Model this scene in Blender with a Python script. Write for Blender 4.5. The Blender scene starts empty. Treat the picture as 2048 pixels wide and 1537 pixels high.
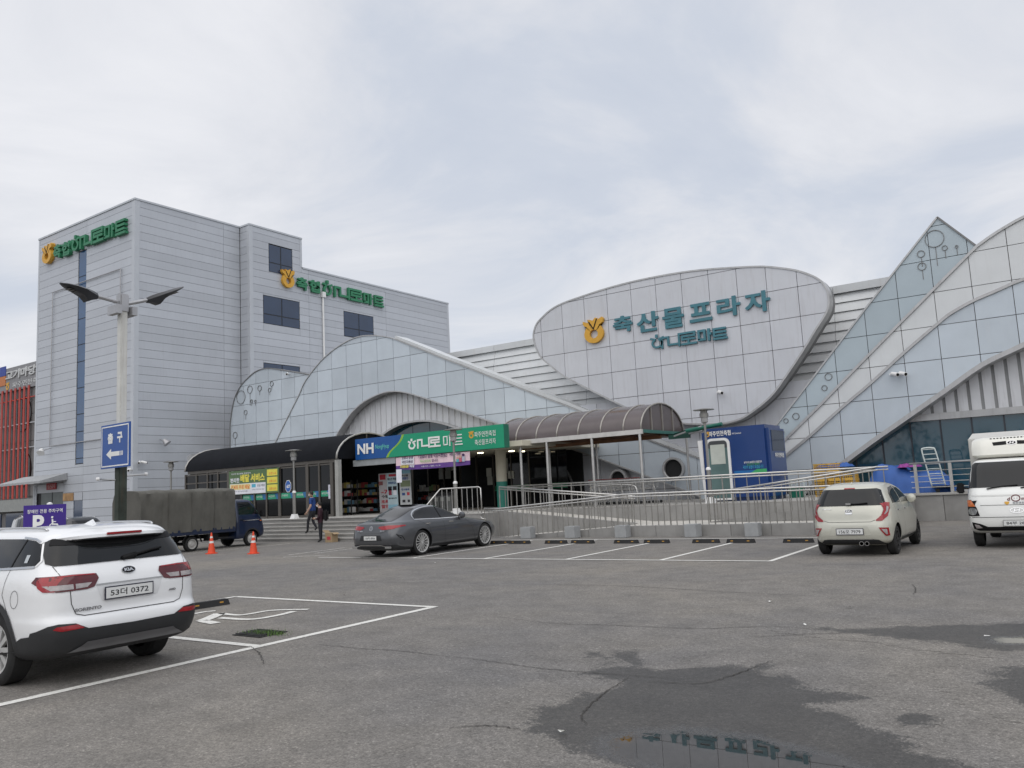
import bpy, bmesh, math, random
from mathutils import Vector, Matrix
from mathutils.bvhtree import BVHTree
random.seed(7)
SC = bpy.context.scene
COL = SC.collection
R_ = math.radians
# ------------------------------------------------------------------ camera
# x runs along the shop front, y into the building, z up; measured from the photograph's vanishing points
FPX, PIT, ROL, YAW, EYE = 1640.0, R_(7.256), R_(-2.90), R_(-55.41), 1.70
_M = Matrix(((1, 0, 0), (0, 0, -1), (0, 1, 0)))
_P = Matrix(((1, 0, 0), (0, math.cos(PIT), math.sin(PIT)), (0, -math.sin(PIT), math.cos(PIT))))
_Q = Matrix(((math.cos(ROL), -math.sin(ROL), 0), (math.sin(ROL), math.cos(ROL), 0), (0, 0, 1)))
_C = _Q @ _P @ _M
_ex = Vector((-math.sin(YAW), -math.cos(YAW), 0)); _ey = Vector((-_ex.y, _ex.x, 0))
_W = Matrix((_ex, _ey, (0, 0, 1)))
_K = _W @ _C.transposed()                 # camera (right, down, forward) -> world
def ray(px, py): return _K @ Vector(((px - 1024) / FPX, (py - 768.5) / FPX, 1))
def P(px, py, X=None, Y=None, Z=None):
    """point of the world seen at a photograph pixel on the plane x=X, y=Y or z=Z"""
    d = ray(px, py)
    t = X / d.x if X is not None else Y / d.y if Y is not None else (Z - EYE) / d.z
    return Vector((0, 0, EYE)) + d * t
def XZ(px, py, Y): p = P(px, py, Y=Y); return (p.x, p.z)
def YZ(px, py, X): p = P(px, py, X=X); return (p.y, p.z)
cam = bpy.data.cameras.new('camera'); camo = bpy.data.objects.new('camera', cam); COL.objects.link(camo)
cam.sensor_width = 36; cam.lens = FPX / 2048 * 36; cam.clip_end = 5000; cam.clip_start = .05
r, d, fw = _K.col[0], _K.col[1], _K.col[2]
camo.matrix_world = Matrix(((r.x, -d.x, -fw.x, 0), (r.y, -d.y, -fw.y, 0), (r.z, -d.z, -fw.z, EYE), (0, 0, 0, 1)))
SC.camera = camo
# ------------------------------------------------------------------ sky and sun (overcast)
SUN_EL, SUN_AZ = R_(58), R_(150)          # azimuth measured clockwise from +y
wd = bpy.data.worlds.new('World'); SC.world = wd; wd.use_nodes = True
nt = wd.node_tree; N = nt.nodes; L = nt.links; N.clear()
def nd(tree, t, **k):
    n = tree.nodes.new(t)
    for a, b in k.items(): setattr(n, a, b)
    return n
out = nd(nt, 'ShaderNodeOutputWorld'); bg = nd(nt, 'ShaderNodeBackground'); L.new(bg.outputs[0], out.inputs[0])
sky = nd(nt, 'ShaderNodeTexSky', sky_type='NISHITA', sun_disc=False); sky.sun_elevation = SUN_EL; sky.sun_rotation = SUN_AZ
sky.dust_density = 3; sky.air_density = 1.2
sm = nd(nt, 'ShaderNodeVectorMath', operation='SCALE'); sm.inputs['Scale'].default_value = .10; L.new(sky.outputs[0], sm.inputs[0])
tc = nd(nt, 'ShaderNodeTexCoord'); sx = nd(nt, 'ShaderNodeSeparateXYZ'); L.new(tc.outputs['Generated'], sx.inputs[0])
za = nd(nt, 'ShaderNodeMath', operation='MAXIMUM'); L.new(sx.outputs[2], za.inputs[0]); za.inputs[1].default_value = 0
zb = nd(nt, 'ShaderNodeMath', operation='ADD'); L.new(za.outputs[0], zb.inputs[0]); zb.inputs[1].default_value = .22
cx = nd(nt, 'ShaderNodeMath', operation='DIVIDE'); L.new(sx.outputs[0], cx.inputs[0]); L.new(zb.outputs[0], cx.inputs[1])
cy = nd(nt, 'ShaderNodeMath', operation='DIVIDE'); L.new(sx.outputs[1], cy.inputs[0]); L.new(zb.outputs[0], cy.inputs[1])
cv = nd(nt, 'ShaderNodeCombineXYZ'); L.new(cx.outputs[0], cv.inputs[0]); L.new(cy.outputs[0], cv.inputs[1])
def noise(tree, vec, scale, detail=5, rough=.55, dist=0, w=None):
    n = nd(tree, 'ShaderNodeTexNoise'); n.inputs['Scale'].default_value = scale; n.inputs['Detail'].default_value = detail
    n.inputs['Roughness'].default_value = rough; n.inputs['Distortion'].default_value = dist
    if vec is not None: tree.links.new(vec, n.inputs['Vector'])
    return n
n1 = noise(nt, cv.outputs[0], 1.35, 8, .58, .6); n2 = noise(nt, cv.outputs[0], .55, 3, .5, .2)
mx = nd(nt, 'ShaderNodeMath', operation='MULTIPLY_ADD'); L.new(n1.outputs[0], mx.inputs[0]); mx.inputs[1].default_value = .68
sc2 = nd(nt, 'ShaderNodeMath', operation='MULTIPLY'); L.new(n2.outputs[0], sc2.inputs[0]); sc2.inputs[1].default_value = .32
L.new(sc2.outputs[0], mx.inputs[2])
cr = nd(nt, 'ShaderNodeValToRGB'); L.new(mx.outputs[0], cr.inputs[0])
el = cr.color_ramp.elements; el[0].position = .30; el[0].color = (.54, .59, .69, 1); el[1].position = .68; el[1].color = (.90, .90, .925, 1)
e = el.new(.44); e.color = (.62, .66, .74, 1); e = el.new(.53); e.color = (.74, .755, .80, 1)
mixs = nd(nt, 'ShaderNodeMix', data_type='RGBA'); mixs.inputs[0].default_value = .90
L.new(sm.outputs[0], mixs.inputs[6]); L.new(cr.outputs[0], mixs.inputs[7])
# the haze layer low down is paler than the cloud above it
hz = nd(nt, 'ShaderNodeMapRange'); L.new(za.outputs[0], hz.inputs[0]); hz.inputs[1].default_value = 0; hz.inputs[2].default_value = .22
hz.inputs[3].default_value = .42; hz.inputs[4].default_value = 0
mh = nd(nt, 'ShaderNodeMix', data_type='RGBA'); L.new(hz.outputs[0], mh.inputs[0]); L.new(mixs.outputs[2], mh.inputs[6]); mh.inputs[7].default_value = (.86, .87, .90, 1)
L.new(mh.outputs[2], bg.inputs[0]); bg.inputs[1].default_value = 1.0
sl = bpy.data.lights.new('sun', 'SUN'); sl.energy = 1.5; sl.angle = R_(100); sl.color = (1, .965, .92)
so = bpy.data.objects.new('sun', sl); COL.objects.link(so)
sd = Vector((math.sin(SUN_AZ) * math.cos(SUN_EL), math.cos(SUN_AZ) * math.cos(SUN_EL), math.sin(SUN_EL)))
so.rotation_euler = (-sd).to_track_quat('-Z', 'Y').to_euler(); so.location = sd * 80
vs = SC.view_settings; vs.view_transform = 'Standard'; vs.look = 'None'; vs.exposure = 0.1; vs.gamma = 1; vs.use_curve_mapping = False
SC.cycles.max_bounces = 8; SC.cycles.transparent_max_bounces = 12; SC.cycles.use_denoising = True
SC.cycles.caustics_reflective = False; SC.cycles.caustics_refractive = False
# ------------------------------------------------------------------ materials
def lin(h):
    c = [int(h[i:i + 2], 16) / 255 for i in (0, 2, 4)]
    return tuple(x / 12.92 if x < .04045 else ((x + .055) / 1.055) ** 2.4 for x in c)
MATS = {}
def M(name, col=None, rough=.5, metal=0., var=.12, scale=3., bump=0., bscale=None, coat=0., trans=0., ior=1.45, rnd=0., streak=0., emit=0., alpha=1., spec=.5, dirt=None, stretch=None, detail=6):
    """procedural principled material: noise tone variation, optional fine relief, rain streaks, per-piece tint"""
    if name in MATS: return MATS[name]
    if isinstance(col, str): col = lin(col)
    m = bpy.data.materials.new(name); m.use_nodes = True; t = m.node_tree; b = t.nodes['Principled BSDF']
    b.inputs['Roughness'].default_value = rough; b.inputs['Metallic'].default_value = metal
    b.inputs['Coat Weight'].default_value = coat; b.inputs['Coat Roughness'].default_value = .05
    b.inputs['Transmission Weight'].default_value = trans; b.inputs['IOR'].default_value = ior
    b.inputs['Specular IOR Level'].default_value = spec; b.inputs['Alpha'].default_value = alpha
    c = t.nodes.new('ShaderNodeTexCoord'); vec = c.outputs['Object']
    n = noise(t, vec, scale, detail)
    mr = nd(t, 'ShaderNodeMapRange'); t.links.new(n.outputs[0], mr.inputs[0]); mr.inputs[1].default_value = .25; mr.inputs[2].default_value = .75
    mr.inputs[3].default_value = 1 - var; mr.inputs[4].default_value = 1 + var
    val = mr.outputs[0]
    if rnd:
        oi = nd(t, 'ShaderNodeObjectInfo'); m2 = nd(t, 'ShaderNodeMapRange'); t.links.new(oi.outputs['Random'], m2.inputs[0])
        m2.inputs[3].default_value = 1 - rnd; m2.inputs[4].default_value = 1 + rnd
        mm = nd(t, 'ShaderNodeMath', operation='MULTIPLY'); t.links.new(val, mm.inputs[0]); t.links.new(m2.outputs[0], mm.inputs[1]); val = mm.outputs[0]
    sc = nd(t, 'ShaderNodeVectorMath', operation='SCALE'); sc.inputs[0].default_value = col; t.links.new(val, sc.inputs['Scale'])
    o = sc.outputs[0]
    if streak:
        mp = nd(t, 'ShaderNodeMapping'); mp.inputs['Scale'].default_value = (4.5, 4.5, .35); t.links.new(vec, mp.inputs[0])
        sn = noise(t, mp.outputs[0], 1.6, 7, .62); sr = nd(t, 'ShaderNodeMapRange'); t.links.new(sn.outputs[0], sr.inputs[0])
        sr.inputs[1].default_value = .52; sr.inputs[2].default_value = .78; sr.inputs[3].default_value = 0; sr.inputs[4].default_value = streak
        mi = nd(t, 'ShaderNodeMix', data_type='RGBA'); t.links.new(sr.outputs[0], mi.inputs[0]); t.links.new(o, mi.inputs[6])
        mi.inputs[7].default_value = (*(dirt or (.10, .085, .07)), 1); o = mi.outputs[2]
    t.links.new(o, b.inputs['Base Color'])
    if bump:
        bn = noise(t, vec, bscale or scale * 6, 5); bp = nd(t, 'ShaderNodeBump'); bp.inputs['Strength'].default_value = bump; bp.inputs['Distance'].default_value = .01
        t.links.new(bn.outputs[0], bp.inputs['Height']); t.links.new(bp.outputs[0], b.inputs['Normal'])
    if emit:
        b.inputs['Emission Color'].default_value = (*col, 1); b.inputs['Emission Strength'].default_value = emit
    MATS[name] = m
    return m
# ------------------------------------------------------------------ mesh builders
def base_of(o):
    v = Vector()
    while o is not None: v = v + o.location; o = o.parent
    return v
class MB:
    def __init__(s): s.v = []; s.f = []; s.m = []; s.mi = 0
    def add(s, vs, fs):
        k = len(s.v); s.v += [tuple(x) for x in vs]; s.f += [tuple(i + k for i in f) for f in fs]; s.m += [s.mi] * len(fs); return s
    def box(s, x0, x1, y0, y1, z0, z1):
        return s.add([(x, y, z) for z in (z0, z1) for y in (y0, y1) for x in (x0, x1)],
                     [(0, 2, 3, 1), (4, 5, 7, 6), (0, 1, 5, 4), (2, 6, 7, 3), (0, 4, 6, 2), (1, 3, 7, 5)])
    def tube(s, a, b, r, n=8, r2=None, cap=True):
        a = Vector(a); b = Vector(b); r2 = r if r2 is None else r2
        w = (b - a).normalized(); u = w.orthogonal().normalized(); v = w.cross(u)
        vs = []
        for c, rr in ((a, r), (b, r2)):
            vs += [c + (u * math.cos(6.28319 * i / n) + v * math.sin(6.28319 * i / n)) * rr for i in range(n)]
        fs = [(i, (i + 1) % n, n + (i + 1) % n, n + i) for i in range(n)]
        if cap: fs += [tuple(range(n - 1, -1, -1)), tuple(range(n, 2 * n))]
        return s.add(vs, fs)
    def path(s, pts, r, n=6):
        pts = [Vector(p) for p in pts]; vs = []; fs = []
        u = None
        for i, p in enumerate(pts):
            t = (pts[min(i + 1, len(pts) - 1)] - pts[max(i - 1, 0)]).normalized()
            u = (t.orthogonal() if u is None else u - t * u.dot(t)).normalized(); v = t.cross(u)
            vs += [p + (u * math.cos(6.28319 * k / n) + v * math.sin(6.28319 * k / n)) * r for k in range(n)]
        for i in range(len(pts) - 1):
            fs += [(i * n + k, i * n + (k + 1) % n, (i + 1) * n + (k + 1) % n, (i + 1) * n + k) for k in range(n)]
        fs += [tuple(range(n - 1, -1, -1)), tuple(range((len(pts) - 1) * n, len(pts) * n))]
        return s.add(vs, fs)
    def lathe(s, prof, c=(0, 0, 0), n=16, axis='z', cap=True):
        vs = []; c = Vector(c)
        for rr, h in prof:
            for i in range(n):
                a = 6.28319 * i / n; q = (rr * math.cos(a), rr * math.sin(a), h)
                if axis == 'x': q = (q[2], q[0], q[1])
                if axis == 'y': q = (q[1], q[2], q[0])
                vs.append(c + Vector(q))
        m = len(prof)
        fs = [(j * n + i, j * n + (i + 1) % n, (j + 1) * n + (i + 1) % n, (j + 1) * n + i) for j in range(m - 1) for i in range(n)]
        if cap: fs += [tuple(range(n - 1, -1, -1)), tuple(range((m - 1) * n, m * n))]
        return s.add(vs, fs)
    def prism(s, poly, f0, f1):
        """poly of 2d points; f0,f1 map a 2d point to 3d for the front and back face"""
        n = len(poly)
        s.add([f0(*p) for p in poly] + [f1(*p) for p in poly],
              [tuple(range(n)), tuple(range(2 * n - 1, n - 1, -1))] + [(i, n + i, n + (i + 1) % n, (i + 1) % n) for i in range(n)]); return s
    def pxz(s, poly, y0, y1): return s.prism(poly, lambda x, z: (x, y0, z), lambda x, z: (x, y1, z))
    def pyz(s, poly, x0, x1): return s.prism(poly, lambda y, z: (x0, y, z), lambda y, z: (x1, y, z))
    def pxy(s, poly, z0, z1): return s.prism(poly, lambda x, y: (x, y, z0), lambda x, y: (x, y, z1))
    def build(s, name, mat, parent=None, smooth=False, world=True, fix=True, bevel=0, autosm=None):
        me = bpy.data.meshes.new(name)
        off = Vector(base_of(parent)) if world else Vector()
        me.from_pydata([Vector(v) - off for v in s.v], [], s.f)
        mats = mat if isinstance(mat, (list, tuple)) else [mat]
        for m in mats: me.materials.append(m)
        if len(mats) > 1:
            for p, i in zip(me.polygons, s.m): p.material_index = i
        if fix or bevel:
            bm = bmesh.new(); bm.from_mesh(me)
            if fix: bmesh.ops.recalc_face_normals(bm, faces=bm.faces)
            if bevel:
                bmesh.ops.bevel(bm, geom=[e for e in bm.edges if len(e.link_faces) == 2 and e.calc_face_angle(0) > .5], offset=bevel, segments=2, affect='EDGES', clamp_overlap=True)
            bm.to_mesh(me); bm.free()
        if smooth:
            me.shade_smooth()
            if autosm: 
                me.set_sharp_from_angle(angle=R_(autosm))
        o = bpy.data.objects.new(name, me); COL.objects.link(o)
        if parent is not None: o.parent = parent
        return o
def tag(o, label, cat, group=None):
    o['label'] = label; o['category'] = cat
    if group: o['group'] = group
    return o
def thing(name, label, cat, loc=(0, 0, 0), rz=0, group=None):
    o = bpy.data.objects.new(name, None); COL.objects.link(o); o.location = loc; o.rotation_euler = (0, 0, rz); o.empty_display_size = .2
    return tag(o, label, cat, group)
def struct(o): o['kind'] = 'structure'; return o
def copy_tree(o, loc=None, rz=None, label=None):
    c = o.copy(); COL.objects.link(c)
    if loc is not None: c.location = loc
    if rz is not None: c.rotation_euler = (0, 0, rz)
    if label: c['label'] = label
    for k in list(o.children):
        a = k.copy(); COL.objects.link(a); a.parent = c
        for g in list(k.children):
            b = g.copy(); COL.objects.link(b); b.parent = a
    return c
_tx = {}
def textmesh(body, size=1., offset=0., extrude=0., align='LEFT', sx=1.):
    if 'cu' not in _tx: _tx['cu'] = bpy.data.curves.new('lettering', 'FONT')
    cu = _tx['cu']; cu.body = body; cu.size = size; cu.offset = offset; cu.extrude = extrude; cu.align_x = align
    cu.resolution_u = 3
    o = bpy.data.objects.new('t', cu); me = bpy.data.meshes.new_from_object(o); bpy.data.objects.remove(o)
    return me
def text(body, name, mat, parent, org, u, v, width=None, height=None, depth=.004, bold=.0, fitc=None):
    """flat or raised lettering: org lower-left corner, u,v unit directions; fitted to width and/or height (world metres)"""
    me = textmesh(body, 1., bold, .5)
    xs = [q.co.x for q in me.vertices]; ys = [q.co.y for q in me.vertices]
    x0, x1, y0, y1 = min(xs), max(xs), min(ys), max(ys)
    kx = width / (x1 - x0) if width else None; ky = height / (y1 - y0) if height else None
    kx = kx or ky; ky = ky or kx
    u = Vector(u); v = Vector(v); n = u.cross(v); org = Vector(org) - Vector(base_of(parent))
    for q in me.vertices:
        q.co = org + u * ((q.co.x - x0) * kx) + v * ((q.co.y - y0) * ky) + n * ((q.co.z + .5) * depth)
    me.materials.clear(); me.materials.append(mat)
    me.name = name; o = bpy.data.objects.new(name, me); COL.objects.link(o)
    if parent is not None: o.parent = parent
    return o
def clip(poly, x0, x1, z0, z1):
    """clip a simple polygon to a rectangle"""
    def cut(ps, f, g):
        r = []
        for i in range(len(ps)):
            a, b = ps[i - 1], ps[i]; fa, fb = f(a), f(b)
            if fa >= 0: r.append(a)
            if fa * fb < 0: t = fa / (fa - fb); r.append((a[0] + (b[0] - a[0]) * t, a[1] + (b[1] - a[1]) * t))
        return r
    for f in (lambda p: p[0] - x0, lambda p: x1 - p[0], lambda p: p[1] - z0, lambda p: z1 - p[1]):
        poly = cut(poly, f, None)
        if len(poly) < 3: return []
    r = []
    for p in poly:
        if not r or abs(p[0] - r[-1][0]) + abs(p[1] - r[-1][1]) > 1e-4: r.append(p)
    return r if len(r) > 2 else []
def area(p): return abs(sum(p[i - 1][0] * p[i][1] - p[i][0] * p[i - 1][1] for i in range(len(p)))) / 2
def smooth_poly(pts, k=6, closed=False):
    """Catmull-Rom through 2d/3d points"""
    r = []; n = len(pts); rng = range(n) if closed else range(n - 1)
    g = lambda i: Vector(pts[i % n]) if closed else Vector(pts[max(0, min(n - 1, i))])
    for i in rng:
        a, b, c, d = g(i - 1), g(i), g(i + 1), g(i + 2)
        for j in range(k):
            t = j / k; r.append(tuple(.5 * (2 * b + (c - a) * t + (2 * a - 5 * b + 4 * c - d) * t * t + (3 * b - a - 3 * c + d) * t ** 3)))
    if not closed: r.append(tuple(g(n - 1)))
    return r
# ------------------------------------------------------------------ ground
def asphalt(name, base, grain, rough, wet=False):
    m = bpy.data.materials.new(name); m.use_nodes = True; t = m.node_tree; b = t.nodes['Principled BSDF']; lk = t.links.new
    c = t.nodes.new('ShaderNodeTexCoord').outputs['Object']
    def rng(src, a0, a1, b0, b1):
        r = nd(t, 'ShaderNodeMapRange'); lk(src, r.inputs[0])
        for i, q in enumerate((a0, a1, b0, b1)): r.inputs[i + 1].default_value = q
        return r.outputs[0]
    def mul(x, y, op='MULTIPLY'):
        r = nd(t, 'ShaderNodeMath', operation=op)
        for i, q in enumerate((x, y)):
            if isinstance(q, float): r.inputs[i].default_value = q
            else: lk(q, r.inputs[i])
        return r.outputs[0]
    big = noise(t, c, .22, 5, .6, .4); mid = noise(t, c, 2.3, 7, .65); fine = noise(t, c, 62, 4, .8); sp = nd(t, 'ShaderNodeTexVoronoi'); sp.inputs['Scale'].default_value = 70; lk(c, sp.inputs['Vector'])
    cr = nd(t, 'ShaderNodeValToRGB'); lk(big.outputs[0], cr.inputs[0]); k = cr.color_ramp.elements
    k[0].position = .32; k[0].color = (base[0] * .80, base[1] * .82, base[2] * .86, 1); k[1].position = .68; k[1].color = (base[0] * 1.17, base[1] * 1.14, base[2] * 1.06, 1)
    x = mul(mul(rng(mid.outputs[0], .3, .7, .80, 1.17), rng(fine.outputs[0], .3, .72, 1 - grain, 1 + grain)), rng(sp.outputs['Color'], .80, 1., 1., 1 + grain * 1.5))
    x = mul(x, rng(sp.outputs['Color'], 0., .2, 1 - grain * .8, 1.)); g3 = noise(t, c, 21, 3, .7); x = mul(x, rng(g3.outputs[0], .32, .68, 1 - grain * .45, 1 + grain * .45))
    v = nd(t, 'ShaderNodeVectorMath', operation='SCALE'); lk(cr.outputs[0], v.inputs[0]); lk(x, v.inputs['Scale']); o = v.outputs[0]
    # old oil drips, tyre scuffs and sweeping streaks
    st = noise(t, c, 1.1, 4, .7, 1.2); mp = nd(t, 'ShaderNodeMapping'); mp.inputs['Scale'].default_value = (.25, 2.2, 1); mp.inputs['Rotation'].default_value = (0, 0, .5); lk(c, mp.inputs[0]); sw = noise(t, mp.outputs[0], 1.4, 5, .6, .3); dr = noise(t, c, 5.5, 2, .5)
    f = mul(mul(rng(st.outputs[0], .62, .76, 0., .42), rng(sw.outputs[0], .60, .76, 0., .34), 'MAXIMUM'), rng(dr.outputs[0], .70, .76, 0., .5), 'MAXIMUM')
    mi = nd(t, 'ShaderNodeMix', data_type='RGBA'); lk(f, mi.inputs[0]); lk(o, mi.inputs[6]); mi.inputs[7].default_value = (base[0] * .5, base[1] * .5, base[2] * .5, 1); o = mi.outputs[2]
    b.inputs['Roughness'].default_value = rough
    bp = nd(t, 'ShaderNodeBump'); bp.inputs['Strength'].default_value = .45; bp.inputs['Distance'].default_value = .007; lk(fine.outputs[0], bp.inputs['Height']); lk(bp.outputs[0], b.inputs['Normal'])
    if wet:                           # damp fringe breaks up along the stone; standing water smooths over it
        e1 = noise(t, c, 2.6, 6, .7); e2 = noise(t, c, 40, 3, .7); jt = mul(mul(rng(e1.outputs[0], 0., 1., -.46, .46), rng(e2.outputs[0], 0., 1., -.30, .30), 'ADD'), 0., 'ADD')
        def att(nm): q = nd(t, 'ShaderNodeAttribute'); q.attribute_name = nm; return q.outputs['Fac']
        wt = rng(mul(att('wet'), jt, 'ADD'), -.02, .035, 0., 1.); dp = rng(mul(att('deep'), mul(jt, .55), 'ADD'), -.05, .14, 0., 1.)
        sc = nd(t, 'ShaderNodeVectorMath', operation='SCALE'); lk(o, sc.inputs[0]); lk(mul(rng(wt, 0., 1., 1., .34), rng(dp, 0., 1., 1., .55)), sc.inputs['Scale']); o = sc.outputs[0]
        lk(mul(rng(wt, 0., 1., rough, .60), rng(dp, 0., 1., 1., .018)), b.inputs['Roughness']); lk(mul(rng(wt, 0., 1., .45, .3), rng(dp, 0., 1., 1., .0)), bp.inputs['Strength'])
    lk(o, b.inputs['Base Color'])
    return m
m_asph = asphalt('asphalt', (.180, .170, .160), .58, .92)
m_wet = asphalt('wet_asphalt', (.180, .170, .160), .58, .92, True)
g = MB().add([(-1500, -1500, 0), (1500, -1500, 0), (1500, 1500, 0), (-1500, 1500, 0)], [(0, 1, 2, 3)]).build('ground', m_asph); struct(g)
def sdist(p, poly):
    """signed distance to a polygon, positive inside"""
    d = 1e9; ins = False; n = len(poly)
    for i in range(n):
        ax, ay = poly[i - 1]; bx_, by = poly[i]; ex, ey_ = bx_ - ax, by - ay; t_ = max(0, min(1, ((p[0] - ax) * ex + (p[1] - ay) * ey_) / (ex * ex + ey_ * ey_ + 1e-12)))
        d = min(d, math.hypot(p[0] - ax - ex * t_, p[1] - ay - ey_ * t_))
        if (ay > p[1]) != (by > p[1]) and p[0] < (bx_ - ax) * (p[1] - ay) / (by - ay) + ax: ins = not ins
    return d if ins else -d
def wet_patch(pix, deep, z=.0012, st=.065, pad=.4):
    g2 = lambda q: [tuple(P(a, b, Z=0).xy) for a, b in q]; w = g2(pix); dpz = g2(deep) if deep else None
    x0, x1 = min(p[0] for p in w) - pad, max(p[0] for p in w) + pad; y0, y1 = min(p[1] for p in w) - pad, max(p[1] for p in w) + pad
    nx, ny = int((x1 - x0) / st) + 1, int((y1 - y0) / st) + 1; vs = []; aw = []; ad = []; ix = {}; fs = []
    W = [[sdist((x0 + i * st, y0 + j * st), w) for i in range(nx + 1)] for j in range(ny + 1)]
    def vid(i, j):
        if (i, j) not in ix:
            ix[(i, j)] = len(vs); p = (x0 + i * st, y0 + j * st); vs.append((*p, z)); aw.append(W[j][i]); ad.append(sdist(p, dpz) if dpz else -1.)
        return ix[(i, j)]
    for j in range(ny):
        for i in range(nx):
            if max(W[j][i], W[j][i + 1], W[j + 1][i], W[j + 1][i + 1]) > -pad + .05: fs.append((vid(i, j), vid(i + 1, j), vid(i + 1, j + 1), vid(i, j + 1)))
    o = MB().add(vs, fs).build('wet_patch', m_wet, fix=False); struct(o)
    for nm, dt in (('wet', aw), ('deep', ad)):
        at = o.data.attributes.new(nm, 'FLOAT', 'POINT'); at.data.foreach_set('value', dt)
wet_patch([(1048, 1462), (1075, 1430), (1130, 1395), (1215, 1382), (1240, 1366), (1165, 1348), (1215, 1334), (1160, 1304), (1200, 1306), (1245, 1330), (1222, 1303), (1258, 1306), (1320, 1340),
           (1400, 1338), (1440, 1330), (1510, 1336), (1560, 1322), (1530, 1342), (1600, 1360), (1650, 1385), (1715, 1398), (1640, 1412), (1690, 1432), (1740, 1452), (1800, 1475), (1850, 1500), (1905, 1520), (1960, 1545), (1960, 1640), (1420, 1680), (1290, 1552), (1180, 1510), (1100, 1485)],
          [(1190, 1476), (1235, 1462), (1310, 1456), (1420, 1462), (1520, 1470), (1600, 1486), (1665, 1508), (1720, 1530), (1790, 1556), (1740, 1620), (1440, 1640), (1310, 1552), (1215, 1514), (1185, 1494)], .0012, .05)
wet_patch([(1610, 1257), (1700, 1259), (1790, 1253), (1930, 1250), (2060, 1246), (2200, 1240), (2200, 1330), (2060, 1306), (1960, 1296), (1870, 1287), (1800, 1275), (1700, 1268)], [(1960, 1277), (2060, 1270), (2200, 1264), (2200, 1302), (2060, 1294), (1995, 1288)], .0020)
wet_patch([(1965, 1345), (2040, 1337), (2200, 1330), (2200, 1440), (2080, 1420), (2020, 1398), (1985, 1372)], None, .0016)
wet_patch([(1788, 1440), (1822, 1431), (1862, 1437), (1864, 1444), (1835, 1451), (1800, 1449)], None, .0024, .03, .1)
# painted markings, worn through to the asphalt in places
def paint(name, col, wear):
    m = M(name, col, .75, var=.1, scale=14); t = m.node_tree; b = t.nodes['Principled BSDF']; lk = t.links.new
    c = t.nodes['Texture Coordinate'].outputs['Object']; n = noise(t, c, 16, 6, .75); mr = nd(t, 'ShaderNodeMapRange'); lk(n.outputs[0], mr.inputs[0])
    mr.inputs[1].default_value = wear; mr.inputs[2].default_value = wear + .10; src = b.inputs['Base Color'].links[0].from_socket
    mi = nd(t, 'ShaderNodeMix', data_type='RGBA'); lk(mr.outputs[0], mi.inputs[0]); lk(src, mi.inputs[6]); mi.inputs[7].default_value = (.19, .175, .16, 1); lk(mi.outputs[2], b.inputs['Base Color'])
    return m
m_line = paint('road_paint', (.70, .69, .65), .565); m_linew = paint('worn_road_paint', (.60, .59, .55), .48)
def seg(a, b, w=.12, mat=None, name='painted_line', z=.005):
    a = Vector(a[:2]); b = Vector(b[:2]); d = (b - a).normalized(); n = Vector((-d.y, d.x)) * w / 2
    o = MB().add([(*(a - n), z), (*(b - n), z), (*(b + n), z), (*(a + n), z)], [(0, 1, 2, 3)]).build(name, mat or m_line); struct(o)
def ribbon(pix, w, mat, name, z=.005, taper=True, seed=0, jit=0, k=6):
    pts = [P(a, b, Z=0).xy for a, b in pix]; pts = [Vector(q) for q in smooth_poly(pts, k)]; rn = random.Random(seed)
    if jit: pts = [p + Vector((rn.uniform(-jit, jit), rn.uniform(-jit, jit))) for p in pts]
    vs = []; n = len(pts)
    for i, p in enumerate(pts):
        d = (pts[min(i + 1, n - 1)] - pts[max(i - 1, 0)]).normalized(); q = Vector((-d.y, d.x)) * w / 2 * ((.35 + .65 * math.sin(math.pi * (i + .5) / n)) if taper else 1) * (rn.uniform(.5, 1.3) if jit else 1)
        vs += [(*(p - q), z), (*(p + q), z)]
    struct(MB().add(vs, [(2 * i, 2 * i + 2, 2 * i + 3, 2 * i + 1) for i in range(n - 1)]).build(name, mat))
YF = P(1250, 1120.9, Z=0).y; XB = P(1537.6, 1123.9, Z=0).x; BW = 2.385; YBK = 22.55
for k in range(0, 5): seg((XB - BW * k, YF + .02), (XB - BW * k - .05, YBK - .1), .11, z=.005 + .0006 * k)
seg((XB + .06, YF), (XB - BW * 5 - 1.2, YF), .11, z=.009)
seg((P(1010, 1083, Z=0).x, YBK), (-4.0, YBK + .05), .11, z=.009)
for k in range(0, 2): seg((XB - BW * (5.15 + k), YF + 1.2), (XB - BW * (5.15 + k) - .05, YBK - .1), .10, m_linew)
for a, b in (((357, 1110), (586, 1087)), ((576, 1110.8), (690, 1096)), ((566, 1115), (660, 1111)), ((270, 1098), (330, 1090))): seg(P(*a, Z=0), P(*b, Z=0), .10, m_linew)
lotX = P(866, 1215, Z=0).x; y1 = P(866, 1215, Z=0).y; y2 = P(510, 1293, Z=0).y
seg((lotX, y1 + .05), (lotX, -6), .125, z=.005)
seg((lotX + .06, y1), (P(468, 1195, Z=0).x, y1), .11, z=.007); seg((lotX, y2), (-16, y2), .12, z=.007); seg((lotX, y2 - 3.3), (-16, y2 - 3.3), .12, z=.007)
seg((P(468, 1195, Z=0).x, y1), (P(468, 1195, Z=0).x, y2 - 3.3), .11, m_line, z=.009)
for pts, w in (([(617, 1220), (545, 1222), (500, 1229), (475, 1231.5), (440, 1228)], .10), ([(440, 1228), (422, 1236), (404, 1243)], .2), ([(404, 1243), (432, 1248)], .16), ([(588, 1224), (550, 1233), (500, 1240), (440, 1237)], .12), ([(388, 1229), (410, 1225), (431, 1223)], .10)):
    ribbon(pts, w, m_line, 'painted_line', .0085, False)
m_crack = M('crack_fill', (.055, .051, .047), .95, scale=20)
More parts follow.
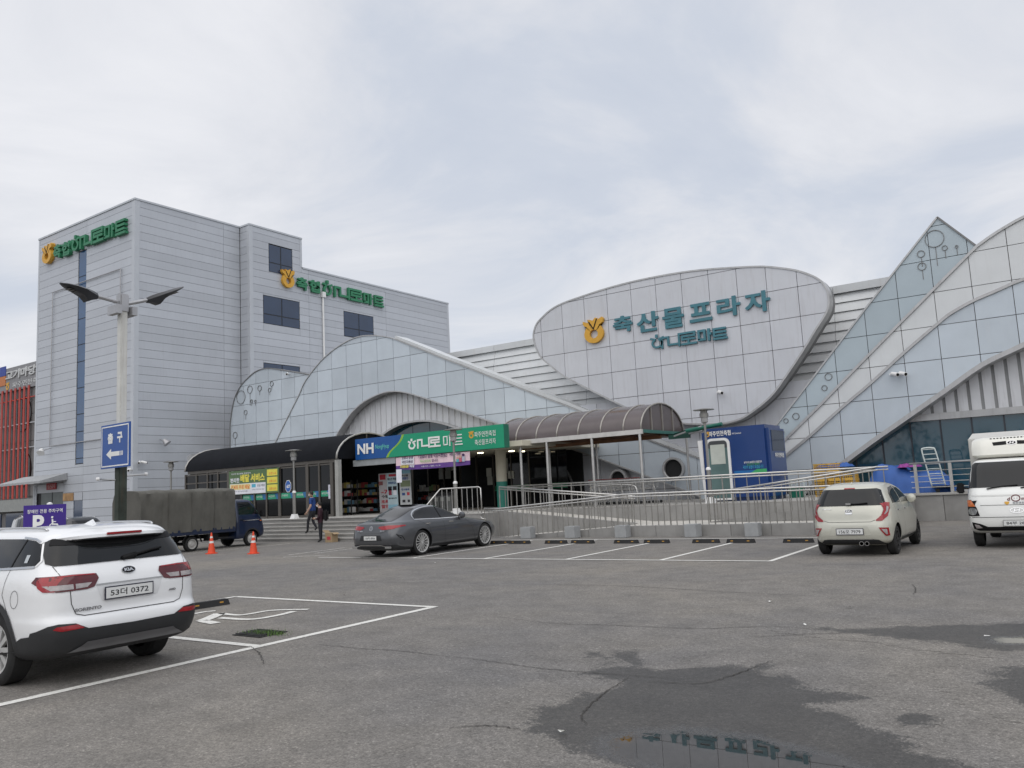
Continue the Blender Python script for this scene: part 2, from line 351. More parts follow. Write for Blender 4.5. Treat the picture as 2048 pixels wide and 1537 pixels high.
for i, pts in enumerate((
    [(900, 1315), (960, 1321), (1050, 1334), (1130, 1343), (1230, 1350), (1330, 1358)], [(640, 1290), (720, 1298), (800, 1303), (900, 1315)], [(900, 1457), (980, 1453), (1040, 1461)],
    [(985, 1233), (1100, 1247), (1230, 1252), (1400, 1258), (1540, 1254), (1640, 1261)], [(1300, 1365), (1400, 1368), (1470, 1350), (1545, 1322)], [(1545, 1128), (1700, 1130), (1900, 1132), (2048, 1135)],
    [(900, 1163), (1050, 1169), (1250, 1173), (1420, 1183), (1560, 1190), (1690, 1196)], [(640, 1160), (800, 1166), (900, 1164)], [(1175, 1450), (1165, 1430), (1200, 1395), (1260, 1355)], [(1825, 1170), (1832, 1180), (1828, 1190)],
    [(500, 1293), (520, 1310), (528, 1330)], [(1500, 1276), (1600, 1270), (1700, 1268)], [(700, 1119), (560, 1120), (440, 1130)], [(300, 1150), (420, 1142), (540, 1148)])):
    ribbon(pts, .013, m_crack, 'crack', .0075, True, i, .012, 14)
rn = random.Random(5)
m_bit = M('litter_white', (.75, .75, .72), .6)
for px, py in ((1124, 1470), (1610, 1252), (1540, 1206), (690, 1192), (1698, 1217), (1975, 1277), (870, 1127)):
    p = P(px, py, Z=0); s = .035
    o = MB().add([(p.x + rn.uniform(-s, s), p.y + rn.uniform(-s, s), .012 + rn.uniform(0, .02)) for _ in range(5)], [(0, 1, 2), (0, 2, 3), (1, 3, 4), (2, 3, 4)]).build('paper_scrap', m_bit)
    tag(o, 'tiny white paper scrap lying on the asphalt', 'litter', 'paper scraps on the asphalt')
# a clogged drain with weeds between the bay lines
gp = P(520, 1268, Z=0)
t = thing('drain_grate', 'dark drain grate overgrown with green weeds beside the parking line', 'drain', (gp.x, gp.y, 0))
m_iron = M('cast_iron', (.055, .055, .055), .7, .6, bump=.3)
MB().box(gp.x - .28, gp.x + .28, gp.y - .22, gp.y + .22, .004, .012).build('frame', m_iron, t)
for k in range(7): MB().box(gp.x - .25, gp.x + .25, gp.y - .19 + k * .056, gp.y - .165 + k * .056, .012, .024).build('grate_bar', m_iron, t)
wv = MB()
for k in range(420):
    a = rn.gauss(.05, .17); b = rn.gauss(0, .07); h = rn.uniform(.012, .05); an = rn.uniform(0, 6.28); l = rn.uniform(.012, .03)
    c = Vector((gp.x + .08 + a, gp.y + b, .01)); dx = Vector((math.cos(an), math.sin(an), 0)) * .006; tip = c + Vector((math.cos(an + 1.2) * l, math.sin(an + 1.2) * l, h))
    wv.add([c - dx, c + dx, tip], [(0, 1, 2)])
wo = wv.build('weeds', M('weed_green', (.085, .16, .035), .7, var=.4, scale=25), fix=False); wo['kind'] = 'stuff'; tag(wo, 'green weeds sprouting through the drain grate', 'weeds')
# ------------------------------------------------------------------ shared building materials
m_clad = M('grey_cladding', (.485, .51, .55), .42, .15, var=.05, scale=.5, rnd=.06, streak=.16, dirt=(.25, .25, .26))
m_trim = M('grey_trim', (.51, .535, .57), .4, .15, var=.05, scale=1)
m_joint = M('joint_dark', (.05, .05, .055), .8)  # dark colour of the backing seen in the panel joints
m_navy = M('navy_window_glass', (.022, .045, .095), .06, var=.15, scale=.6, coat=.6)
m_blueg = M('blue_window_glass', (.03, .085, .19), .08, var=.15, scale=.6, coat=.4)
m_frame_d = M('dark_window_frame', (.03, .035, .045), .5)
m_gold = M('logo_yellow', (.66, .36, .045), .45, var=.08, scale=2, streak=.15, dirt=(.3, .2, .06))
m_green = M('sign_green', (.035, .21, .105), .5, var=.12, scale=2, streak=.2, dirt=(.02, .08, .05))
m_teal = M('sign_teal', (.062, .195, .24), .5, var=.15, scale=2, streak=.3, dirt=(.05, .10, .12))
m_black = M('black_matte', (.012, .012, .013), .6, spec=.2)
m_white = M('white_paint', (.78, .78, .77), .45, var=.05)
def rects_minus(rects, h):
    r = []
    for a, b, c, d in rects:
        e, f, g_, i = h
        if e >= b or f <= a or g_ >= d or i <= c: r.append((a, b, c, d)); continue
        if a < e: r.append((a, e, c, d))
        if f < b: r.append((f, b, c, d))
        x0, x1 = max(a, e), min(b, f)
        if c < g_: r.append((x0, x1, c, g_))
        if i < d: r.append((x0, x1, i, d))
    return r
def panel_wall(parent, mk, rects, mat, name='panel', j=.009):
    for a, b, c, d in rects:
        if b - a < .06 or d - c < .05: continue
        m = MB(); mk(m, a + j, b - j, c + j, d - j); m.build(name, mat, parent)
def stroke2d(pts, w):
    """mitred outline of a polyline; returns left and right points"""
    pts = [Vector(p) for p in pts]; n = len(pts); Lp = []; Rp = []
    for i, p in enumerate(pts):
        a = (p - pts[i - 1]).normalized() if i else None; b = (pts[i + 1] - p).normalized() if i < n - 1 else None
        if a is None: a = b
        if b is None: b = a
        na = Vector((-a.y, a.x)); nb = Vector((-b.y, b.x)); m = (na + nb)
        m = m.normalized(); m = m / max(.35, m.dot(na)) * w / 2
        Lp.append(p + m); Rp.append(p - m)
    return Lp, Rp
def letters(parent, name, mat, polys, org, u, v, sx, sz, depth, n0=0.):
    """raised strokes in unit coordinates; polys: list of (points, width)"""
    u = Vector(u); v = Vector(v); nn = u.cross(v); mb = MB()
    for k, (pts, w) in enumerate(polys):
        Lp, Rp = stroke2d([(x * sx, y * sz) for x, y in pts], w); m = len(Lp); d = depth + .004 * (k % 4)
        f = lambda q, e: Vector(org) + u * q.x + v * q.y + nn * (n0 + e)
        vs = [f(q, d) for q in Lp] + [f(q, d) for q in Rp] + [f(q, 0) for q in Lp] + [f(q, 0) for q in Rp]; fs = []
        for i in range(m - 1):
            fs += [(i, m + i, m + i + 1, i + 1), (2 * m + i, 2 * m + i + 1, 3 * m + i + 1, 3 * m + i), (i, i + 1, 2 * m + i + 1, 2 * m + i), (m + i, 3 * m + i, 3 * m + i + 1, m + i + 1)]
        fs += [(0, 2 * m, 3 * m, m), (m - 1, 2 * m - 1, 4 * m - 1, 3 * m - 1)]
        mb.add(vs, fs)
    return mb.build(name, mat, parent)
def arc(cx, cy, rx, ry, a0, a1, n=14): return [(cx + rx * math.cos(R_(a0 + (a1 - a0) * i / n)), cy + ry * math.sin(R_(a0 + (a1 - a0) * i / n))) for i in range(n + 1)]
HA = lambda w: [(arc(.37, .36, .26, .30, 118, 422, 20), w), ([(.02, .80), (.30, .66)], w * .9), ([(.44, .66), (.74, .80)], w * .9), ([(.36, .80), (.36, 1.06)], w * 1.15)]
NARO = lambda w: [([(.92, 0), (.92, .84), (1.30, .84), (1.30, .22), (1.92, .22)], w), ([(1.95, 0), (1.95, .95), (2.86, .95), (2.86, .70), (2.14, .70), (2.14, .46), (2.90, .46)], w), ([(2.50, .46), (2.50, .12)], w), ([(2.06, .10), (2.98, .10)], w)]
MA = lambda w: [([(.08, .14), (.08, .88), (.50, .88), (.50, .14), (.0, .14)], w), ([(.80, -.02), (.80, 1.0)], w), ([(.80, .55), (1.0, .55)], w)]
TEU = lambda w: [([(.95, .92), (.08, .92), (.08, .32), (.95, .32)], w), ([(.08, .62), (.95, .62)], w), ([(0, .06), (1.02, .06)], w)]
def nh_logo(parent, org, u, v, wid, hei, depth, mat, name='emblem', vmat=None):
    """ring with two leaf-shaped horns and a dark V between them"""
    u = Vector(u); v = Vector(v); nn = u.cross(v); org = Vector(org); c = (.5, .36)
    outer = [(.5 + .46 * math.cos(R_(a)), .36 + .36 * math.sin(R_(a))) for a in range(-205, 26, 11)]
    outer += [(.86, .62), (.80, .70), (.96, .78), (1.0, .92), (.93, .995), (.80, .94), (.70, .90), (.66, .99), (.60, 1.0), (.48, .89), (.34, .95), (.22, .96), (.30, .84), (.20, .84), (.0, .92), (.0, .80), (.06, .72), (.16, .68), (.13, .60)]
    n = len(outer); inner = []
    for x, y in outer:
        a = math.atan2((y - c[1]) / 1.0, x - c[0]); inner.append((c[0] + .20 * math.cos(a), c[1] + .175 * math.sin(a)))
    f = lambda q, e: org + u * (q[0] * wid) + v * (q[1] * hei) + nn * e
    vs = [f(q, depth) for q in outer] + [f(q, depth) for q in inner] + [f(q, 0) for q in outer] + [f(q, 0) for q in inner]; fs = []
    for i in range(n):
        k = (i + 1) % n
        fs += [(i, k, n + k, n + i), (2 * n + i, 3 * n + i, 3 * n + k, 2 * n + k), (i, 2 * n + i, 2 * n + k, k), (n + i, n + k, 3 * n + k, 3 * n + i)]
    o = MB().add(vs, fs).build(name, mat, parent)
    if vmat:
        letters(parent, 'emblem_line', vmat, [([(.5, .55), (.30, .86)], .05 * wid), ([(.5, .55), (.69, .95)], .05 * wid)], org, u, v, wid, hei, .008, depth)
    return o
def glyph(parent, body, mat, org, u, v, w, h, depth, bold=.03): return text(body, 'letter', mat, parent, org, u, v, w, h, depth, bold)
# ------------------------------------------------------------------ grey office block
XT, YT, Y1, X2, YE2 = -47.5, 27.893, 35.76, -46.47, 57.7; XL = -59.8; ZT = 21.05; ZT2 = 18.8
B = thing('office_building', 'tall grey metal-clad office building with a narrow strip window beside the exit sign', 'building', (XT, YT, 0))
MB().box(XL + .12, XT - .12, YT + .12, Y1 + .3, 0, ZT - .05).build('core', m_joint, B)
MB().box(XL + .12, X2 - .12, Y1 + .12, 40.35, 0, ZT - .05).build('core', m_joint, B)
MB().box(XL + .13, X2 - .12, 40.30, YE2 - .03, 0, ZT2 - .05).build('core', m_joint, B)
rows = [20.63 - .5375 * k for k in range(40)]; rows = [ZT] + [z for z in rows if z > .05] + [0]
rz = list(zip(rows[1:], rows[:-1]))
sl, sr_, st, sb = -54.30, -53.27, 19.05, 4.69
fr = []
for a, b in rz: fr += [(XL, sr_, a, b), (sr_, XT - .32, a, b)]
for h in ((sl, sr_, sb, st), (-59.35, -55.75, 0, 3.6), (-54.42, -53.33, .9, 2.36)):
    fr = rects_minus(fr, h)
panel_wall(B, lambda m, a, b, c, d: m.box(a, b, YT, YT + .05, c, d), fr, m_clad)
panel_wall(B, lambda m, a, b, c, d: m.box(XT - .05, XT, a, b, c, d), [q for a, b in rz for q in ((YT + .32, 34.4, a, b), (34.4, Y1 - .02, a, b))], m_clad)
panel_wall(B, lambda m, a, b, c, d: m.box(a, b, Y1, Y1 + .05, c, d), [(XT + .01, X2 - .25, a, b) for a, b in rz], m_clad)
wins = [(37.44, 39.59, 18.0, 20.05), (36.9, 40.2, 14.15, 16.2), (44.61, 47.9, 14.2, 16.2), (36.87, 40.13, 9.7, 11.33), (44.6, 47.9, 9.7, 11.33), (36.87, 40.13, 5.4, 7.2)]
rr = []
for a, b in rz:
    rr += [(Y1 + .3, 41.1, a, b), (41.1, 49.4, a, b), (49.4, 57.7, a, b)]
rr = rects_minus(rr, (40.47, 58, ZT2, 30))
for h in wins: rr = rects_minus(rr, h)
panel_wall(B, lambda m, a, b, c, d: m.box(X2 - .05, X2, a, b, c, d), rr, m_clad)
MB().pxy([(XT - .32, YT - .012), (XT + .012, YT - .012), (XT + .012, YT + .32), (XT - .06, YT + .32), (XT - .06, YT + .06), (XT - .32, YT + .06)], 0, ZT - .002).build('corner_trim', m_trim, B)
MB().pxy([(X2 - .25, Y1 - .012), (X2 + .012, Y1 - .012), (X2 + .012, Y1 + .3), (X2 - .06, Y1 + .3), (X2 - .06, Y1 + .06), (X2 - .25, Y1 + .06)], 0, ZT - .002).build('corner_trim', m_trim, B)
MB().box(XL - .012, XL + .2, YT - .012, YT + .1, 0, ZT - .002).build('corner_trim', m_trim, B)
MB().box(X2 - .1, X2 + .015, 40.3, 40.5, ZT2 + .1, ZT - .002).build('corner_trim', m_trim, B)
MB().box(X2 - .1, X2 + .012, YE2 - .25, YE2 + .012, 0, ZT2 - .002).build('corner_trim', m_trim, B)
for q in ((XL - .05, XT + .05, YT - .05, YT + .3), (XT - .3, XT + .05, YT + .31, Y1 + .25), (XT - .29, X2 + .05, Y1 - .05, Y1 + .28), (X2 - .3, X2 + .05, Y1 + .29, 40.52)):
    MB().box(*q, ZT, ZT + .12).build('coping', m_trim, B)
MB().box(X2 - .3, X2 + .05, 40.53, YE2 + .05, ZT2, ZT2 + .12).build('coping', m_trim, B)
# strip window: panes one above the other
w = MB().box(sl, sr_, YT + .06, YT + .10, sb, st).build('strip_window', m_frame_d, B)
zz = [st - .03]
while zz[-1] - (1.15 if len(zz) % 3 == 2 else 1.75) > sb: zz.append(zz[-1] - (1.15 if len(zz) % 3 == 2 else 1.75))
zz.append(sb + .03)
for a, b in zip(zz[:-1], zz[1:]): MB().box(sl + .06, sr_ - .06, YT + .035, YT + .059, b + .03, a - .03).build('pane', m_blueg, w)
def side_window(h, cols, sill):
    a, b, c, d = h
    o = MB().box(X2 - .10, X2 - .03, a, b, c, d).build('window', m_frame_d, B)
    ws = (b - a) / cols; zm = c + (d - c) * sill
    for k in range(cols):
        for z0, z1 in ((c, zm), (zm, d)):
            if cols == 3: continue
            MB().box(X2 - .029, X2 - .012, a + ws * k + .05, a + ws * (k + 1) - .05, z0 + .04, z1 - .04).build('pane', m_navy, o)
for i, h in enumerate(wins): side_window(h, 2, .34)
MB().box(-54.42, -53.33, YT + .04, YT + .09, .9, 2.36).build('window', m_navy, B)
# pipe frame for a hanging banner
m_pipe = M('steel_pipe', (.42, .42, .43), .4, .6)
m = MB(); q = [(-57.5, 6.12), (-48.93, 6.12), (-48.93, 16.8), (-57.5, 16.8)]
for i in range(4):
    a, b = q[i], q[(i + 1) % 4]; m.tube((a[0], YT - .10, a[1]), (b[0], YT - .10, b[1]), .035)
m.build('banner_frame', m_pipe, B)
m = MB(); m.tube((X2 + .09, 42.42, 6), (X2 + .09, 42.42, 16.95), .075, 8); m.build('downpipe', m_white, B)
MB().box(X2 + .01, X2 + .26, 42.26, 42.58, 16.9, 17.3).build('rainwater_head', m_white, B)
# goods entrance with sloping canopy
m_conc = M('canopy_grey', (.36, .37, .38), .7, streak=.3)
MB().add([(-61.2, YT - 1.7, 3.72), (-55.3, YT - 1.7, 3.72), (-55.25, YT - .02, 4.2), (-61.2, YT - .02, 4.2), (-61.2, YT - 1.7, 3.58), (-55.3, YT - 1.7, 3.58), (-55.25, YT - .02, 3.75), (-61.2, YT - .02, 3.75)],
         [(0, 1, 2, 3), (7, 6, 5, 4), (0, 4, 5, 1), (1, 5, 6, 2), (2, 6, 7, 3), (3, 7, 4, 0)]).build('entrance_canopy', m_conc, B)
MB().box(-59.35, -55.75, YT + .03, YT + .08, 2.99, 3.58).build('lintel', m_trim, B)
d_ = MB().box(-58.9, -55.85, YT + .10, YT + .16, 0, 3.0).build('door', M('door_steel', (.13, .15, .15), .4, .3), B)
MB().box(-57.4, -57.36, YT + .08, YT + .098, 0, 3).build('door_gap', m_joint, d_)
o = thing('wall_sign', 'small red board with pale lettering over the goods entrance', 'sign', (-57.3, YT - .02, 3.2))
MB().box(-57.95, -56.65, YT - .03, YT - .002, 3.18, 3.62).build('board', M('sign_red', (.42, .04, .05), .5), o)
text('접근금지', 'lettering', M('pale_red_lettering', (.72, .42, .42), .5), o, (-57.78, YT - .034, 3.27), (1, 0, 0), (0, 0, 1), .95, .26, .004, .02)
o = MB().box(-55.68, -54.40, YT - .05, YT - .005, 2.36, 2.86).build('plaque', M('brass_plaque', (.42, .24, .10), .3, .8, var=.5, scale=2.5)); tag(o, 'small brass plaque fixed beside the goods entrance', 'plaque')
# roof signs
def market_sign(root, org, u, v, wl, ws, hs):
    pass
u, v = (0, 1, 0), (0, 0, 1); x = X2 + .02
S = thing('wall_sign', 'green raised lettering with yellow ring emblem on the wall over the windows', 'sign', (x, 39, 17.1))
nh_logo(S, (x, 38.45, 17.05), u, v, 1.15, 1.38, .22, m_gold, vmat=m_black)
glyph(S, '축', m_green, (x, 39.85, 17.12), u, v, 1.0, .93, .2, .035); glyph(S, '협', m_green, (x, 41.05, 17.12), u, v, 1.0, .93, .2, .035)
letters(S, 'letter', m_green, HA(.17), (x, 42.38, 17.12), u, v, 1.25, 1.1, .2)
letters(S, 'letter', m_green, NARO(.17), (x, 42.30, 17.12), u, v, 1.42, .95, .2)
letters(S, 'letter', m_green, MA(.16), (x, 46.68, 17.12), u, v, 1.0, .9, .2); letters(S, 'letter', m_green, TEU(.16), (x, 47.92, 17.12), u, v, 1.05, .88, .2)
u = (1, 0, 0); y = YT - .02
S = thing('wall_sign', 'green raised lettering with yellow ring emblem at the top of the strip window', 'sign', (-58, y, 19))
nh_logo(S, (-58.76, y, 18.97), u, v, 1.35, 1.38, .28, m_gold, vmat=m_black)
glyph(S, '축', m_green, (-57.2, y, 19.05), u, v, 1.0, .98, .25, .035); glyph(S, '협', m_green, (-56.05, y, 19.0), u, v, 1.0, .98, .25, .035)
letters(S, 'letter', m_green, HA(.17), (-54.8, y, 19.1), u, v, 1.35, 1.0, .25)
letters(S, 'letter', m_green, NARO(.17), (-54.9, y, 19.05), u, v, 1.40, .95, .25)
letters(S, 'letter', m_green, MA(.16), (-50.65, y, 19.05), u, v, 1.2, .9, .25); letters(S, 'letter', m_green, TEU(.16), (-49.3, y, 19.0), u, v, 1.1, .95, .25)
# floodlight, cameras
def wall_cam(p, n, label, two=False):
    o = thing('security_camera', label, 'camera', p, 0, 'white security cameras on the walls'); p = Vector(p); n = Vector(n); s = Vector((-n.y, n.x, 0))
    MB().tube(p, p + n * .18, .045).build('bracket', m_white, o)
    for k in ((-1, 1) if two else (1,)):
        d = (n + s * .9 * k + Vector((0, 0, -.35))).normalized(); a = p + n * .2 + s * .1 * k
        b = MB().tube(a - d * .08, a + d * .26, .075, 10).build('housing', m_white, o, True, autosm=40)
        MB().tube(a + d * .262, a + d * .275, .055, 10).build('lens', m_black, b)
    return o
wall_cam((XT - .05, YT - .02, P(268, 928, Y=YT).z - .35), (0, -1, 0), 'white twin security camera at the corner of the grey building', True)
wall_cam((XT + .02, 28.3, P(282, 925, X=XT).z), (1, 0, 0), 'white twin security camera on the grey side wall by the exit sign', True)
def flood(p, n, label, white=True):
    o = thing('floodlight', label, 'floodlight', p); p = Vector(p); n = Vector(n); s = Vector((-n.y, n.x, 0)); m = MB(); m.tube(p, p + n * .45 + Vector((0, 0, -.15)), .03); m.build('arm', m_pipe, o)
    c = p + n * .6 + Vector((0, 0, -.2)); d = (n * .6 + s * .5 + Vector((0, 0, -.9))).normalized()
    MB().tube(c - d * .16, c + d * .18, .12, 10, .26).build('housing', m_white if white else m_pipe, o, True, autosm=40)
flood((-57.5, YT - .02, P(95, 898, Y=YT).z), (0, -1, 0), 'white floodlight on the front of the grey building above the canopy')
fp = P(320, 882, X=XT); flood((XT + .01, fp.y, fp.z + .1), (1, 0, 0), 'grey floodlight on the side wall of the grey building', False)
# ------------------------------------------------------------------ red-finned restaurant block beyond
YR = 44.0
rx = lambda px, py: XZ(px, py, YR)
RB = thing('restaurant_building', 'grey building with red vertical fins and round windows beyond the office block', 'building', (-100, YR, 0))
m_dgrey = M('dark_stone_cladding', (.17, .165, .165), .7, var=.15, scale=1, rnd=.08)
xr = -86.5; zt = rx(20, 738)[1]; xl = -128
MB().box(xl, xr, YR + .05, YR + 14, 0, zt).build('core', m_dgrey, RB)
zf = rx(30, 786)[1]; zb = rx(30, 1000)[1]
MB().box(xl, xr, YR - .25, YR + .04, zf + .2, zt).build('sign_band', M('grey_band', (.25, .25, .26), .6, streak=.2), RB)
MB().box(xl, xr, YR - .6, YR + .04, zb - 1.3, zb).build('lower_band', M('stone_band', (.28, .29, .28), .7, rnd=.05), RB)
m_red = M('fin_red', (.40, .045, .03), .5, var=.12, scale=.6)
for i in range(4):
    z = zb + .3 + (zf - zb) * i / 4
    for k in range(8): MB().box(xl + 5.2 * k + .02, xl + 5.2 * (k + 1) - .02, YR - .02, YR + .04, z, z + (zf - zb) / 4 - .05).build('panel', m_dgrey, RB)
for px in (8, 16.5, 25, 34, 43, 52, 61):
    x = rx(px, 900)[0]; MB().box(x - .20, x + .20, YR - .37, YR - .31, zb + .1, zf + .4).build('fin', m_red, RB)
for py in (800, 850, 898, 970): z = rx(40, py)[1]; MB().box(rx(3, 900)[0], xr, YR - .3, YR - .22, z - .06, z + .06).build('rail', m_pipe if py != 800 else m_red, RB)
for py in (828, 938):
    c = rx(47, py); MB().lathe([(1.95, 0), (1.95, .1)], (c[0], YR - .14, c[1]), 28, 'y').build('round_window', M('round_glass', (.025, .012, .012), .15), RB)
for k in range(5): MB().box(-122 + 7.2 * k, -116 + 7.2 * k, YR - .06, YR + .03, 0, zb - 1.5).build('shop_window', m_navy, RB)
o = thing('wall_sign', 'pale raised lettering on the grey band over the red fins', 'sign', (-104, YR - .3, zt - 2)); a = rx(18, 757); b = rx(63, 760)
text('고기마당', 'lettering', M('pale_lettering', (.55, .56, .56), .5), o, (a[0], YR - .26, rx(20, 762)[1]), (1, 0, 0), (0, 0, 1), (b[0] - a[0]) * 1.3, 1.05, .12, .03)
a = rx(30, 775); text('파주연천축협 지점', 'lettering', M('pale_lettering'), o, (a[0], YR - .26, rx(30, 777)[1]), (1, 0, 0), (0, 0, 1), 9.5, .62, .03, .01)
nh_logo(o, (a[0] - 1.6, YR - .26, rx(30, 777)[1] - .1), (1, 0, 0), (0, 0, 1), .8, .9, .03, m_gold)
for c1, c2, z in (('pictogram', (.03, .06, .3), 0.), ('pictogram', (.5, .17, .05), -1.15)):
    a = rx(5, 750); MB().box(a[0], a[0] + 1.5, YR - .32, YR - .26, a[1] - .3 + z, a[1] + .8 + z).build('pictogram', M('tile_%d' % int(c2[0] * 100), c2, .5), o)
# ------------------------------------------------------------------ market hall: wave-shaped panel facades
m_pane = M('pale_blue_panel', (.51, .565, .615), .28, .15, var=.06, scale=1.2, rnd=.08, streak=.16, dirt=(.60, .62, .63))
m_panw = M('white_panel', (.585, .60, .635), .40, .1, var=.05, scale=1.0, rnd=.03, streak=.30, dirt=(.34, .31, .30))
m_panl = M('pale_white_panel', (.64, .66, .67), .38, .1, var=.05, scale=1.0, rnd=.03, streak=.12, dirt=(.42, .42, .40))
m_pang = M('teal_glazed_panel', (.42, .49, .53), .18, .1, var=.06, scale=.8, rnd=.05, coat=.3)
m_seam = M('panel_joint', (.16, .14, .14), .8)
m_edge = M('edge_metal', (.46, .46, .46), .35, .5, var=.1, streak=.3)
m_edged = M('edge_metal_dark', (.20, .20, .20), .45, .3, var=.1)
m_rib = M('ribbed_panel', (.64, .65, .67), .4, .1, var=.06, scale=1.5, rnd=.05, streak=.30, dirt=(.22, .2, .19))
m_slope = M('lapped_roof_sheet', (.62, .64, .65), .4, .1, var=.05, scale=.8, rnd=.03, streak=.2, dirt=(.40, .36, .30))
m_tealg = M('teal_curtain_glass', (.016, .065, .095), .03, var=.2, scale=.4, coat=.5, ior=1.6)
m_dark = M('dark_interior', (.02, .021, .022), .7)
YE, YC, YD = 33.0, 32.6, 32.5
H = thing('market_hall', 'long market hall with wave-shaped pale panel facades and a rounded sign shield', 'building', (-22, YC, 0))
def facade(poly, Y, mat, x0, dx, z0, dz, thick=.06, gap=.022, name='panel', par=None):
    xs = [p[0] for p in poly]; zs = [p[1] for p in poly]
    for i in range(math.floor((min(xs) - x0) / dx), math.ceil((max(xs) - x0) / dx)):
        for k in range(math.floor((min(zs) - z0) / dz), math.ceil((max(zs) - z0) / dz)):
            c = clip(poly, x0 + i * dx + gap / 2, x0 + (i + 1) * dx - gap / 2, z0 + k * dz + gap / 2, z0 + (k + 1) * dz - gap / 2)
            if c and area(c) > .004: MB().pxz(c, Y, Y + thick).build(name, mat, par or H)
def trim(pts, Y0, Y1, w, mat, name='edge_strip', closed=False):
    """strip following an outline in the facade plane, from depth Y0 (front) to Y1"""
    Lp, Rp = stroke2d(list(pts) + ([pts[0]] if closed else []), w); m = MB(); n = len(Lp)
    vs = [(q.x, Y0, q.y) for q in Lp] + [(q.x, Y0, q.y) for q in Rp] + [(q.x, Y1, q.y) for q in Lp] + [(q.x, Y1, q.y) for q in Rp]; fs = []
    for i in range(n - 1): fs += [(i, n + i, n + i + 1, i + 1), (2 * n + i, 2 * n + i + 1, 3 * n + i + 1, 3 * n + i), (i, i + 1, 2 * n + i + 1, 2 * n + i), (n + i, 3 * n + i, 3 * n + i + 1, n + i + 1)]
    if not closed: fs += [(0, 2 * n, 3 * n, n), (n - 1, 2 * n - 1, 4 * n - 1, 3 * n - 1)]
    return m.add(vs, fs).build(name, mat, H, True, autosm=35)
def px(pts, Y, k=4): return smooth_poly([XZ(a, b, Y) for a, b in pts], k)
def ring(cx, cy, rpx, Y, stem=0, w=.02):
    c = XZ(cx, cy, Y); r = (XZ(cx + rpx, cy, Y)[0] - c[0]); m = MB()
    Lp, Rp = stroke2d(arc(c[0], c[1], r * 1.0, r * 1.0, 0, 360, 24), w); n = len(Lp)
    m.add([(q.x, Y - .03, q.y) for q in Lp] + [(q.x, Y - .03, q.y) for q in Rp] + [(q.x, Y, q.y) for q in Lp] + [(q.x, Y, q.y) for q in Rp],
          [f for i in range(n - 1) for f in ((i, n + i, n + i + 1, i + 1), (i, i + 1, 2 * n + i + 1, 2 * n + i), (n + i, 3 * n + i, 3 * n + i + 1, n + i + 1))])
    if stem: m.box(c[0] - .012, c[0] + .012, Y - .012, Y - .001, c[1] - r - stem, c[1] - r)
    m.build('ring_ornament', m_edged, H)
FZ = .87
# --- E: two overlapping waves on the left
gE = (-33.03, 1.222, 9.135, 1.235)
e_up = [(530, 930), (552, 884), (577, 833), (598, 791), (608, 768), (622, 747), (634, 732), (646, 718.5), (662, 704.5), (677, 693.5), (691, 685), (705, 678), (722, 673), (738, 671.4), (753, 671.8), (769, 673.5), (785, 677), (803, 684), (820, 690.5), (854, 704), (889, 718.5), (926, 732), (965, 747.5), (1004, 763), (1045, 779), (1088, 795.5), (1133, 812), (1200, 840), (1300, 881), (1395, 916), (1480, 950), (1540, 975)]
e_lo = [(664, 900), (674, 872), (684, 855), (692.5, 842), (705, 825), (724.5, 807), (741, 797), (756, 790), (771, 785), (789, 783), (806, 784.5), (822, 788), (845, 795), (856.5, 799), (893, 812), (930, 825), (969, 839), (998, 848), (1060, 869), (1110, 887), (1160, 904), (1195, 916), (1227, 928), (1279, 947), (1340, 970), (1400, 993)]
pu = px(e_up, YE); pl = px(e_lo, YE)
polyE = pu + [(pu[-1][0], FZ), (pl[-1][0], FZ)] + pl[::-1] + [(pl[0][0] - .1, 3.2), (pu[0][0], 3.2)]
polyE = [(a, max(b, FZ)) for a, b in polyE]
facade(polyE, YE, m_pane, *gE)
MB().pxz(polyE, YE + .061, YE + .25).build('backing', m_seam, H)
trim(pu, YE - .05, YE + .9, .05, m_edge); trim(pl, YE - .07, YE + .45, .06, m_edge)
i0 = next(i for i, q in enumerate(pu) if q[0] > -30.6)
trim([(a + .04, b + .105) for a, b in pu[i0:]], YE - .02, YE + .9, .15, m_slope, 'roof_edge')
e0 = [(462, 930), (461, 905), (461, 873), (461, 850), (464, 825), (469, 800), (476, 783), (484, 770), (496, 757), (510, 745), (525, 738.5), (540, 737), (560, 740), (590, 745), (618, 750), (640, 757)]
p0 = px(e0, YE + .2); poly0 = p0 + [(-36, p0[-1][1]), (-36, 3.0), (p0[0][0], 3.0)]
facade(poly0, YE + .2, m_pane, -42.62, 1.222, 9.1, 1.235)
MB().pxz(poly0, YE + .261, YE + .45).build('backing', m_seam, H); trim(p0, YE + .15, YE + 1.0, .05, m_edged)
for q in ((482, 795, 8.5, .0), (500, 779.5, 4.8, .8), (519.5, 777, 3.6, .25), (543.5, 768, 3.2, .2), (539.5, 780.5, 2.6, .2), (503.5, 803, 2, .2), (511, 803, 1.6, .2), (491.5, 825.5, 3, .3), (470.5, 871, 4, .5)): ring(q[0], q[1], q[2], YE + .19, q[3])
